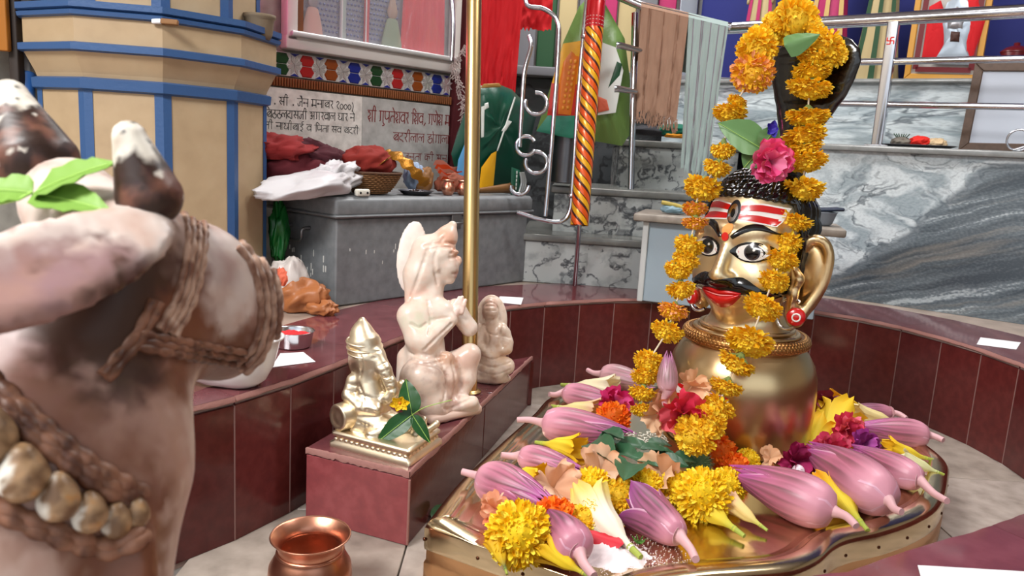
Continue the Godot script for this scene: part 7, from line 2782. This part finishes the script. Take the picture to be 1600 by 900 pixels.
	tag(part("maize_grain", g, mk("print_grain", Color(0.96, 0.62, 0.16), 0.4), t), "", "", "", "stuff")
	# steel drum on the step under the bag
	at = dp(884, 286, 3.30)
	t = thing("steel_drum", "plain grey steel drum standing on the marble step", "drum", at)
	g = G.new()
	var s := 3.30 / F
	g.lathe([Vector2(0, 0), Vector2(25 * s, 0), Vector2(25.5 * s, 2 * s), Vector2(24.5 * s, 4 * s), Vector2(25 * s, 40 * s), Vector2(25 * s, 74 * s), Vector2(26 * s, 76 * s), Vector2(24 * s, 76 * s), Vector2(23 * s, 10 * s), Vector2(0, 8 * s)], 36)
	part("drum", g, mk("drum_steel", Color(0.42, 0.43, 0.45), 0.3, 0.9), t)
	# flat steel posts with side arms and the rail that carries the towels
	t = thing("towel_rail", "steel rail on flat posts carrying the two towels", "rail")
	g = G.new()
	g.tube([dp(930, -22, 3.10), dp(1002, 9, 3.05), dp(1142, 43, 2.98)], 7.0 * 3.0 / F, 12)
	part("bar", g, steel, t)
	for q in [[992, 20, 986, 296, 3.08]]:
		g = G.new()
		g.tube([dp(q[0], q[1], q[4]), dp(q[2], q[3], q[4])], 5.0 * q[4] / F, 4)
		part("post", g, steel, t)
	for q in [[963, 71, 1002, 79], [960, 139, 994, 143]]:
		g = G.new()
		g.tube([dp(q[0], q[1], 3.0), dp(q[0] + 4, q[1], 3.0), dp(q[2], q[3], 3.06)], [5.6 * 3 / F, 5.4 * 3 / F, 4.0 * 3 / F], 10)
		part("arm", g, steel, t)
	var towels := [["brown_towel", "plain brown fringed towel hung over the steel rail", [1002, 10, 1076, 27], 158, Color(0.62, 0.49, 0.41), 111], ["checked_towel", "pale green and grey striped towel hung over the rail by the hood", [1076, 27, 1138, 42], 232, Color(0.62, 0.69, 0.68), 112]]
	for k in 2:
		var q: Array = towels[k]
		t = thing(q[0], q[1], "towel")
		g = G.new()
		var row := px_row(q[2][0], q[2][1], q[2][2], q[2][3], (3.05 if k == 0 else 3.014) - 0.022, (3.014 if k == 0 else 2.982) - 0.022, 26)
		var low := cloth(g, row, q[3] * 3.0 / F, 0.007, 0.004, q[5], -0.02 if k == 0 else -0.05)
		# over the bar and down behind
		var over := []
		for p in row: over.append([p, p + Vector3(0, 0.020, -0.012), p + Vector3(0, 0.020, -0.036), p + Vector3(0, -0.2, -0.050)])
		for c in 3:
			var r0 := []
			var r1 := []
			for e in over:
				r0.append(e[c])
				r1.append(e[c + 1])
			g.grid([r0, r1])
		var body := part("cloth", g, mk("towel_%d" % k, q[4], 0.95, 0.0, {"normal": tex.weave, "nscale": 0.5, "tri": 9.0}), t)
		# woven stripes are strips of their own colour lying in the cloth
		for st in ([[4, 0.46], [5, 0.46], [12, 0.5], [19, 0.46], [20, 0.46]] if k == 0 else [[3, 0.3], [8, 0.3], [9, 0.3], [14, 0.6], [19, 0.3], [23, 0.3]]):
			var sg := G.new()
			var n := noise(q[5], 3.0, 2)
			var ra := []
			var rb := []
			for i in 19:
				var f := i / 18.0
				for e in 2:
					var j: float = st[0] + e * 0.55
					var p: Vector3 = row[int(j)].lerp(row[mini(int(j) + 1, 25)], j - int(j))
					var ph := j * 0.55 + n.get_noise_2d(j * 0.2, f * 1.5) * 3.0
					var side: Vector3 = (row[25] - row[0]).normalized()
					var out := side.cross(Vector3.UP).normalized()
					var w := p + Vector3(0, -q[3] * 3.0 / F * f * (1.0 + 0.05 * n.get_noise_1d(j * 0.4)), 0) + out * (sin(ph) * 0.007 * (0.3 + 0.7 * f) + 0.0015) + side * (j / 25.0 - 0.5) * (-0.02 if k == 0 else -0.05) * f
					if e == 0: ra.append(w)
					else: rb.append(w)
			sg.grid([ra, rb])
			part("woven_stripe", sg, mk("towel_stripe_%d" % k, Color(0.57, 0.43, 0.35) if k == 0 else Color(0.54, 0.50, 0.55), 0.95), body)
		if k == 0:
			g = G.new()
			for p in low:
				for e in 3:
					var o := Vector3(rng.randf_range(-0.004, 0.006), 0.002, 0.002)
					g.tube([p + o, p + o + Vector3(rng.randf_range(-0.006, 0.006), -0.022, 0.002), p + o + Vector3(rng.randf_range(-0.012, 0.012), -0.045, 0.004)], 0.0017, 4)
			tag(part("fringe", g, mk("towel_0"), t), "", "", "", "stuff")
	# small things on the upper step
	t = thing("folded_cloths", "folded green and dark cloths on the upper marble step", "cloth", dp(1035, 214, 3.42))
	g = G.new()
	crumple(g, Vector3(-0.05, 0.02, 0), Vector3(0.09, 0.025, 0.05), 121, 0.3)
	part("dark_cloth", g, mk("cloth_dark", Color(0.20, 0.20, 0.22), 0.9), t)
	g = G.new()
	crumple(g, Vector3(0.06, 0.026, 0.02), Vector3(0.09, 0.03, 0.05), 122, 0.3)
	part("green_cloth", g, mk("cloth_teal", Color(0.06, 0.40, 0.32), 0.9), t)
	g = G.new()
	crumple(g, Vector3(0.05, 0.006, 0.05), Vector3(0.05, 0.012, 0.03), 123, 0.3)
	part("yellow_cloth", g, mk("cloth_mustard", Color(0.85, 0.56, 0.12), 0.9), t)
	# pale side table: solid painted box under a board
	var tl := dp(1001, 336, 2.86)
	var tr := dp(1318, 356, 2.66)
	var ft := Vector3(tl.x, 0, tl.z)
	var dirx := Vector3(tr.x - tl.x, 0, tr.z - tl.z)
	t = thing("side_table", "pale blue painted box table with a worn white board top behind the bust", "table", ft)
	t.basis = Basis(dirx.normalized(), Vector3.UP, dirx.normalized().cross(Vector3.UP))
	var L := dirx.length()
	var H := (tl.y + tr.y) / 2
	var pale := mk("table_blue", Color(0.62, 0.69, 0.74), 0.5)
	box_part("body", Vector3(L * 0.90, H - 0.03, 0.24), Vector3(L * 0.47, (H - 0.03) / 2, -0.15), pale, t, 0.004)
	box_part("edge_post", Vector3(0.022, H - 0.03, 0.02), Vector3(L * 0.03, (H - 0.03) / 2, -0.028), mk("table_white", Color(0.80, 0.82, 0.82), 0.5), t, 0.003)
	box_part("top_board", Vector3(L * 1.05, 0.028, 0.31), Vector3(L * 0.49, H - 0.014, -0.14), mk("board_white", Color(0.80, 0.77, 0.74), 0.5, 0.0, {"tex": tex.stone, "tri": 3.0}), t, 0.005)
	var bx := t.transform * Vector3(L * 0.905, H + 0.0005, -0.12)
	o_bowl("grey plastic bowl standing on the right end of the side table", bx, 0.055, 0.05, mk("bowl_grey", Color(0.48, 0.51, 0.55), 0.4))
	var pk := thing("dark_packet", "dark blue folded packet lying across the grey bowl", "packet", bx + Vector3(0, 0.051, 0))
	box_part("packet", Vector3(0.12, 0.012, 0.07), Vector3(0.01, 0.007, 0), mk("packet_blue", Color(0.16, 0.20, 0.28), 0.5), pk, 0.004, Basis(Vector3.BACK, 0.08))
	var sc := thing("coloured_scraps", "yellow and pale blue plastic scraps on the table's left end", "scraps", t.transform * Vector3(L * 0.16, H + 0.0005, -0.10))
	g = G.new()
	crumple(g, Vector3(0, 0.018, 0), Vector3(0.045, 0.02, 0.03), 124, 0.5)
	part("blue_scrap", g, mk("scrap_blue", Color(0.50, 0.62, 0.68), 0.5), sc)
	g = G.new()
	g.tube([Vector3(-0.05, 0.042, 0.0), Vector3(0.0, 0.035, 0.02), Vector3(0.045, 0.024, 0.02)], 0.008, 8)
	part("yellow_scrap", g, mk("scrap_yellow", Color(0.72, 0.64, 0.30), 0.5), sc)

func o_bowl(label: String, at: Vector3, r: float, h: float, m: Material) -> void:
	var t := thing("bowl", label, "bowl", at)
	var g := G.new()
	g.lathe([Vector2(0, 0), Vector2(r * 0.6, 0), Vector2(r * 0.75, h * 0.2), Vector2(r * 0.96, h * 0.94), Vector2(r * 1.04, h), Vector2(r * 0.94, h), Vector2(r * 0.72, h * 0.25), Vector2(0, h * 0.1)], 32)
	part("bowl", g, m, t)

# ================================================================ on and above the veined marble
func build_right_things() -> void:
	var steel := mk("rail_steel")
	var t := thing("marble_railing", "three bar steel railing with a square post along the marble ledge", "railing")
	t.transform = F2
	var z := -0.03
	for q in [[1128, 45, 1640, 15, 10.0], [1290, 98, 1640, 91, 5.5], [1260, 161, 1640, 168, 5.0]]:
		var a := onto(q[0], q[1], F2, z)
		var b := onto(q[2], q[3], F2, z)
		var g := G.new()
		g.tube([a, a.lerp(b, 0.5), b], q[4] * depth_of(F2 * a.lerp(b, 0.5)) / F, 14)
		part("rail", g, steel, t)
	var p0 := onto(1397, 32, F2, z)
	var p1 := onto(1370, 232, F2, z)
	var pp := Vector3((p0.x + p1.x) / 2, 0, z)
	var low: float = onto(1440, 236, F2).y + 0.013
	box_part("post", Vector3(0.042, p0.y - low, 0.042), Vector3(pp.x, (p0.y + low) / 2, z), steel, t, 0.004)
	box_part("foot_plate", Vector3(0.09, 0.006, 0.06), Vector3(pp.x, low + 0.003, z), steel, t, 0.002)
	# small red auspicious mark painted on the post
	var g := G.new()
	var c := onto(1392, 65, F2, z)
	c = Vector3(pp.x, c.y, z + 0.0225)
	var e := 0.013
	for l in [[Vector3(-e, e, 0), Vector3(-e, 0, 0), Vector3(e, 0, 0), Vector3(e, -e, 0)], [Vector3(e, e, 0), Vector3(0, e, 0), Vector3(0, -e, 0), Vector3(-e, -e, 0)]]:
		var pts := []
		for q in l: pts.append(c + q)
		for i in 3: brush(g, [pts[i], pts[i + 1]], 0.004)
	part("red_mark", g, mk("vermilion"), t)
	# tray of offerings
	var tc := onto(1436, 226, F2, -0.05)
	t = thing("offering_tray", "dark flat tray on the marble ledge with red and cream offerings", "tray", F2 * Vector3(tc.x, low - 0.0005, -0.06))
	t.basis = F2.basis
	g = G.new()
	g.lathe([Vector2(0, 0.001), Vector2(0.10, 0.001), Vector2(0.128, 0.011), Vector2(0.131, 0.012), Vector2(0.127, 0.013), Vector2(0.1, 0.004), Vector2(0, 0.004)], 36, 1.05, 0.45)
	part("tray", g, mk("old_steel"), t)
	g = G.new()
	crumple(g, Vector3(0.0, 0.024, 0), Vector3(0.036, 0.022, 0.03), 131, 0.5)
	part("red_heap", g, mk("vermilion"), t)
	g = G.new()
	crumple(g, Vector3(0.06, 0.020, 0.0), Vector3(0.035, 0.02, 0.03), 132, 0.5)
	part("cream_heap", g, mk("cream_heap", Color(0.80, 0.70, 0.55), 0.8), t)
	g = G.new()
	crumple(g, Vector3(-0.068, 0.020, 0), Vector3(0.035, 0.02, 0.03), 133, 0.5)
	part("grey_heap", g, mk("grey_heap", Color(0.48, 0.46, 0.42), 0.8), t)
	g = G.new()
	for i in 7: g.tube([Vector3(-0.07, 0.02, 0), Vector3(-0.07 + 0.01 * (i - 3), 0.055, 0.006 * (i % 3))], 0.002, 4)
	part("twigs", g, mk("dark_leaf"), t)
	# framed white panel leaning on the upper step
	picture("white_picture", "white panel in a brown stone frame leaning on the marble ledge", -0.30, [[1497, 236], [1660, 240], [1670, 98], [1524, 98]], 0.035, mk("frame_brown", Color(0.50, 0.40, 0.34), 0.4, 0.0, {"tex": tex.stone, "tri": 5.0}), mk("panel_white", Color(0.78, 0.81, 0.86), 0.12))
	# yellow framed picture on the upper step
	var f := picture("framed_picture", "yellow and maroon framed picture of a silver figure on the upper step", -0.50, [[1412, 124], [1530, 127], [1562, -60], [1440, -60]], 0.026, mk("frame_yellow", Color(0.80, 0.58, 0.22), 0.45), mk("picture_ground", Color(0.72, 0.70, 0.68), 0.4))
	var zz := -0.50 + 0.018
	var inner_ := [[1430, 108, 1517, 110, 0.009, mk("picture_maroon", Color(0.42, 0.06, 0.10), 0.5)]]
	var q0 := onto(1430, 108, F2, zz)
	var q1 := onto(1517, 110, F2, zz)
	var q2 := onto(1542, -50, F2, zz)
	var q3 := onto(1456, -50, F2, zz)
	g = G.new()
	for l in [[q0, q1], [q1, q2], [q3, q0]]: brush(g, [l[0], l[1]], 0.022)
	part("maroon_border", g, inner_[0][5], f)
	for b in [["red_cloth", [[1440, 90], [1470, 98], [1482, 40], [1470, 0], [1452, 10], [1446, 50]], mk("cloth_bright_red"), 0.014], ["red_cloth", [[1505, 98], [1522, 92], [1540, 30], [1528, -10], [1512, 0], [1510, 50]], mk("cloth_bright_red"), 0.014], ["silver_robe", [[1456, 100], [1518, 101], [1512, 70], [1528, 34], [1516, 6], [1500, -8], [1480, 4], [1468, 34], [1474, 70]], mk("robe_silver", Color(0.66, 0.71, 0.76), 0.35, 0.5), 0.016], ["dark_face", [[1484, 66], [1499, 66], [1501, 50], [1486, 49]], mk("face_brown", Color(0.26, 0.13, 0.09), 0.6), 0.024], ["silver_crown", [[1480, 46], [1504, 46], [1510, 22], [1496, 10], [1482, 22]], mk("crown_silver", Color(0.66, 0.66, 0.68), 0.3, 0.7), 0.024]]:
		g = G.new()
		var pts := []
		for e2 in b[1]:
			var w := onto(e2[0], e2[1], F2, zz)
			pts.append(Vector2(w.x, w.y))
		pillow(g, pts, 0.010, -0.50 + b[3])
		part(b[0], g, b[2], f)
	# steel hoop lying at the right end of the ledge
	t = thing("steel_hoop", "thin steel hoop handle standing on the marble ledge at the right", "hoop")
	g = G.new()
	var hc := onto(1592, 219, F2, -0.02)
	g.tube(ring(26, 16.0 * depth_of(F2 * hc) / F, F2 * hc, F2.basis), 0.004, 8, true)
	g.tube([F2 * (hc + Vector3(-0.01, -0.037, 0)), F2 * (hc + Vector3(0.03, -0.020, 0)), F2 * (hc + Vector3(0.10, -0.006, 0))], 0.005, 8)
	part("hoop", g, steel, t)
	# shrine figures in pink and gold cloth, standing on the upper step
	var top3 := onto(1500, 127, F2, -0.42).y + 0.010
	for q in [[1290, 1.0, "shrine figure in pink sequin cloth with gold bands left of the yellow picture", 0], [1372, 0.9, "shrine figure in gold and green cloth just left of the yellow picture", 1], [1184, 0.9, "shrine figure in pink and cream cloth behind the top of the garland", 2]]:
		var at := F2 * Vector3(onto(q[0], 60, F2, -0.56).x, top3, -0.58)
		t = thing("dressed_figure", q[2], "figure", at)
		t.basis = F2.basis * Basis.from_scale(Vector3(0.70, 1.1, 0.8) * q[1])
		var cols: Array = [[mk("sequin_pink", Color(0.66, 0.14, 0.36), 0.4, 0.2), mk("gold_brocade", Color(0.74, 0.62, 0.38), 0.45, 0.3)], [mk("cream_brocade", Color(0.70, 0.63, 0.46), 0.5, 0.2), mk("deep_green", Color(0.06, 0.26, 0.12), 0.6)], [mk("cream_brocade"), mk("sequin_pink")]][q[3]]
		g = G.new()
		var rows := []
		for i in 12:
			var f2 := i / 11.0
			var row := []
			for j in 48:
				var a := -TAU * j / 48.0
				var rr := lerpf(0.17, 0.10, pow(f2, 0.8)) * (1.0 + 0.07 * sin(a * 12.0) * (1.0 - f2))
				row.append(Vector3(cos(a) * rr, f2 * 0.42, sin(a) * rr * 0.55))
			rows.append(row)
		g.grid(rows, true)
		part("skirt", g, cols[0], t)
		for xx in [-0.075, 0.0, 0.075]:
			g = G.new()
			var ra := []
			var rb := []
			for i in 12:
				var f2 := i / 11.0
				var rr := lerpf(0.17, 0.10, pow(f2, 0.8))
				var xq: float = xx * rr / 0.17 * 1.7
				var zq := sqrt(maxf(0.0001, rr * rr - xq * xq)) * 0.55 + 0.012
				var w := 0.022 * rr / 0.17
				ra.append(Vector3(xq - w, f2 * 0.42, zq))
				rb.append(Vector3(xq + w, f2 * 0.42, zq))
			g.grid([ra, rb])
			part("gold_band", g, cols[1], t)
		var sf := Soft.new()
		sf.ell(Vector3(0, 0.48, 0), Vector3(0.075, 0.09, 0.05), 0.02)
		sf.cap(Vector3(-0.07, 0.52, 0.0), Vector3(-0.10, 0.40, 0.05), 0.022, 0.016, 0.02)
		sf.cap(Vector3(0.07, 0.52, 0.0), Vector3(0.10, 0.40, 0.05), 0.022, 0.016, 0.02)
		sf.ell(Vector3(0, 0.63, 0), Vector3(0.05, 0.065, 0.05), 0.02)
		g = G.new()
		sf.mesh(g, 0.014)
		part("bust", g, cols[0], t)
	# lidded pot at the far right
	var pa := F2 * Vector3(onto(1586, 90, F2, -0.5).x, top3, -0.5)
	t = thing("lidded_pot", "dark red lidded pot on the upper step at the picture's right edge", "pot", pa)
	g = G.new()
	g.lathe([Vector2(0, 0), Vector2(0.045, 0), Vector2(0.075, 0.03), Vector2(0.08, 0.06), Vector2(0.065, 0.09), Vector2(0.05, 0.10), Vector2(0.056, 0.112), Vector2(0.0, 0.112)], 32)
	part("pot", g, mk("pot_red", Color(0.36, 0.07, 0.09), 0.3), t)
	g = G.new()
	g.lathe([Vector2(0.056, 0.112), Vector2(0.06, 0.118), Vector2(0.04, 0.135), Vector2(0.012, 0.145), Vector2(0.012, 0.155), Vector2(0.0, 0.158)], 32)
	part("lid", g, mk("pot_red"), t)

func picture(called: String, label: String, z: float, px: Array, w: float, fm: Material, pm: Material) -> Node3D:     # a framed panel standing nearly upright, its corners read off a plane of frame 2
	var t := thing(called, label, "picture")
	t.transform = F2
	var c := []
	for q in px: c.append(onto(q[0], q[1], F2, z))
	var cen: Vector3 = (c[0] + c[1] + c[2] + c[3]) / 4.0
	for i in 4:
		var a: Vector3 = c[i]
		var b: Vector3 = c[(i + 1) % 4]
		var ai := a.lerp(cen, 0.0)
		var g := G.new()
		var d := (b - a).normalized()
		var inward := Vector3(-d.y, d.x, 0)
		if inward.dot(cen - a) < 0.0: inward = -inward
		var o := PackedVector2Array()
		for p in [a, b, b + inward * w - d * w, a + inward * w + d * w]: o.append(Vector2(p.x, p.y))
		if Geometry2D.is_polygon_clockwise(o): o.reverse()
		g.prism(o, z - 0.02, z + 0.012, 0.004)
		part("frame", g, fm, t)
	var g := G.new()
	var o := PackedVector2Array()
	for p in c:
		var q: Vector3 = p.lerp(cen, 0.05)
		o.append(Vector2(q.x, q.y))
	if Geometry2D.is_polygon_clockwise(o): o.reverse()
	g.prism(o, z - 0.02, z + 0.004)
	part("panel", g, pm, t)
	return t

# ================================================================ on the pillar, in the case, at the back
func build_back_things() -> void:
	# clay pot on the pillar's moulding
	var at := dp(405, 62, 2.28)
	var s := 2.28 / F
	var t := thing("clay_pot", "small grey brown clay pot on the pillar's blue moulding", "pot", at)
	var g := G.new()
	g.lathe([Vector2(0, 0), Vector2(16 * s, 0), Vector2(20 * s, 8 * s), Vector2(22 * s, 30 * s), Vector2(25 * s, 32 * s), Vector2(25 * s, 37 * s), Vector2(21 * s, 37 * s), Vector2(18 * s, 10 * s), Vector2(0, 8 * s)], 32)
	part("pot", g, mk("clay", Color(0.46, 0.40, 0.32), 0.8, 0.0, {"normal": tex.fine, "nscale": 0.4, "tri": 8.0}), t)
	t = thing("paper_scraps", "folded white and brown paper scraps lying on the pillar's moulding", "paper", dp(258, 37, 1.985))
	t.basis = view
	box_part("white_scrap", Vector3(0.024, 0.012, 0.010), Vector3(-0.022, 0.006, 0), mk("paper_white"), t, 0.002)
	box_part("brown_scrap", Vector3(0.044, 0.014, 0.012), Vector3(0.012, 0.004, 0), mk("card_brown"), t, 0.002, Basis(Vector3.BACK, -0.1))
	# grey plastic pipe with a blue socket beyond the pillar
	t = thing("drain_pipe", "grey plastic drain pipe with a blue socket beyond the pillar", "pipe")
	g = G.new()
	var a := dp(40, 125, 2.15)
	var b := dp(36, -40, 2.15)
	g.tube([a, a.lerp(b, 0.5), b, b + (b - a)], 8.5 * 2.15 / F, 16)
	part("pipe", g, mk("pipe_grey", Color(0.62, 0.64, 0.66), 0.4), t)
	g = G.new()
	var c := dp(42, 290, 2.15)
	g.tube([c, dp(40, 122, 2.15), dp(40, 116, 2.15), dp(40, 113, 2.15)], [13.0 * 2.15 / F, 13.0 * 2.15 / F, 14.5 * 2.15 / F, 12.0 * 2.15 / F], 18)
	part("socket", g, mk("pipe_blue", Color(0.16, 0.36, 0.62), 0.4), t)
	t = thing("orange_board", "orange varnished board with a dark post beyond the pillar at top left", "board")
	var o0 := dp(-30, 84, 2.08)
	box_part("board", Vector3(0.17, 0.5, 0.02), o0 + Vector3(-0.005, 0.26, 0), mk("board_orange", Color(0.62, 0.38, 0.08), 0.4), t, 0.004)
	box_part("post", Vector3(0.028, 1.2, 0.03), dp(24, 60, 2.10) + Vector3(0, 0.3, 0), mk("post_dark", Color(0.16, 0.12, 0.10), 0.6), t, 0.004)
	# pink lamp tube above the clay pot
	t = thing("pink_tube_lamp", "small glowing pink tube lamp above the clay pot", "lamp", dp(399, 4, 2.6))
	g = G.new()
	g.tube([Vector3(0, -0.035, 0), Vector3(0, 0.10, 0)], 0.008, 10)
	part("glow_tube", g, mk("pink_glow", Color(1, 0.4, 0.7), 0.4, 0.0, {"emission": Color(1.0, 0.25, 0.6), "energy": 2.0}), t)
	var l := OmniLight3D.new()
	l.name = "pink_lamp"
	l.light_color = Color(1.0, 0.3, 0.65)
	l.light_energy = 0.02
	l.omni_range = 4.0
	l.omni_attenuation = 2.0
	l.light_size = 0.01
	l.shadow_enabled = true
	l.position = Vector3(0, 0.03, 0.02)
	t.add_child(l)
	# small figures and bright cloth inside the glass case (frame 1)
	var floor_y: float = onto(580, 84, F1).y + 0.036
	for q in [[488, "small silver figure in a peach robe at the left inside the glass case", mk("robe_peach", Color(0.78, 0.60, 0.54), 0.6), mk("crown_silver", Color(0.66, 0.66, 0.68), 0.3, 0.7), 1.0], [612, "small grey green figure inside the glass case near its middle", mk("robe_sage", Color(0.46, 0.54, 0.42), 0.6), mk("face_tan", Color(0.62, 0.52, 0.44), 0.6), 1.15]]:
		var x: float = onto(q[0], 60, F1, -0.004).x
		t = thing("case_figure", q[1], "figure", F1 * Vector3(x, floor_y - 0.001, -0.004))
		t.basis = F1.basis * q[4]
		g = G.new()
		g.lathe([Vector2(0, 0), Vector2(0.045, 0), Vector2(0.040, 0.03), Vector2(0.030, 0.07), Vector2(0.022, 0.095), Vector2(0.0, 0.105)], 24, 1.0, 0.25)
		part("robe", g, q[2], t)
		g = G.new()
		g.lathe([Vector2(0, 0.095), Vector2(0.018, 0.105), Vector2(0.021, 0.125), Vector2(0.016, 0.145), Vector2(0.010, 0.165), Vector2(0.0, 0.175)], 20, 1.0, 0.4)
		part("head", g, q[3], t)
	for q in [[535, "tall pale silver strip standing inside the glass case", mk("strip_silver", Color(0.72, 0.78, 0.76), 0.3, 0.4), 0.026], [572, "tall red and white strip standing inside the glass case", mk("strip_red", Color(0.72, 0.12, 0.16), 0.5), 0.022]]:
		var x: float = onto(q[0], 60, F1, -0.006).x
		t = thing("case_strip", q[1], "strip", F1 * Vector3(x, floor_y - 0.001, -0.006))
		t.basis = F1.basis
		box_part("strip", Vector3(q[3], 0.38, 0.012), Vector3(0, 0.19, 0), q[2], t, 0.003)
		box_part("bright_edge", Vector3(0.005, 0.38, 0.004), Vector3(-q[3] * 0.3, 0.19, 0.0075), mk("strip_white", Color(0.88, 0.88, 0.88), 0.3), t, 0.001)
	t = thing("case_cloth", "bright red pleated cloth inside the right half of the glass case", "cloth", F1 * Vector3(onto(660, 60, F1, -0.008).x, floor_y, -0.004))
	t.basis = F1.basis
	g = G.new()
	var r0 := []
	var r1 := []
	for i in 40:
		var f := i / 39.0
		r0.append(Vector3(-0.115 + f * 0.23, 0.0, 0.006 * sin(f * 34.0)))
		r1.append(Vector3(-0.10 + f * 0.20, 0.40, 0.004 * sin(f * 34.0)))
	g.grid([r0, r1])
	part("cloth", g, mk("cloth_bright_red"), t)
	# dim shrine glimpsed at the back between the cloths and the veined wall
	t = thing("shrine_screen", "dim screen of mirror panels and pink draped strips at the back", "screen")
	var base := dp(1010, 60, 4.3)
	for i in 22:
		var x := base.x - 1.0 + i * 0.11
		var m: Material = [mk("mirror_dim", Color(0.60, 0.62, 0.66), 0.2, 0.7), mk("cream_brocade", Color(0.70, 0.63, 0.46), 0.5, 0.2), mk("sequin_pink"), mk("deep_green"), mk("screen_grey", Color(0.42, 0.42, 0.44), 0.5)][(i * 3 + i / 4) % 5]
		box_part("panel", Vector3(0.10, 0.9, 0.03), Vector3(x, base.y + 0.24, base.z + 0.04 * (i % 2)), m, t, 0.006)
	box_part("shelf", Vector3(2.6, 0.05, 0.35), Vector3(base.x + 0.15, base.y - 0.235, base.z + 0.06), mk("screen_grey"), t, 0.006)
	box_part("stand", Vector3(2.5, base.y - 0.26, 0.28), Vector3(base.x + 0.15, (base.y - 0.26) / 2, base.z), mk("stand_grey", Color(0.36, 0.37, 0.39), 0.5, 0.0, {"tex": tex.marble_step, "tri": 1.2}), t, 0.006)
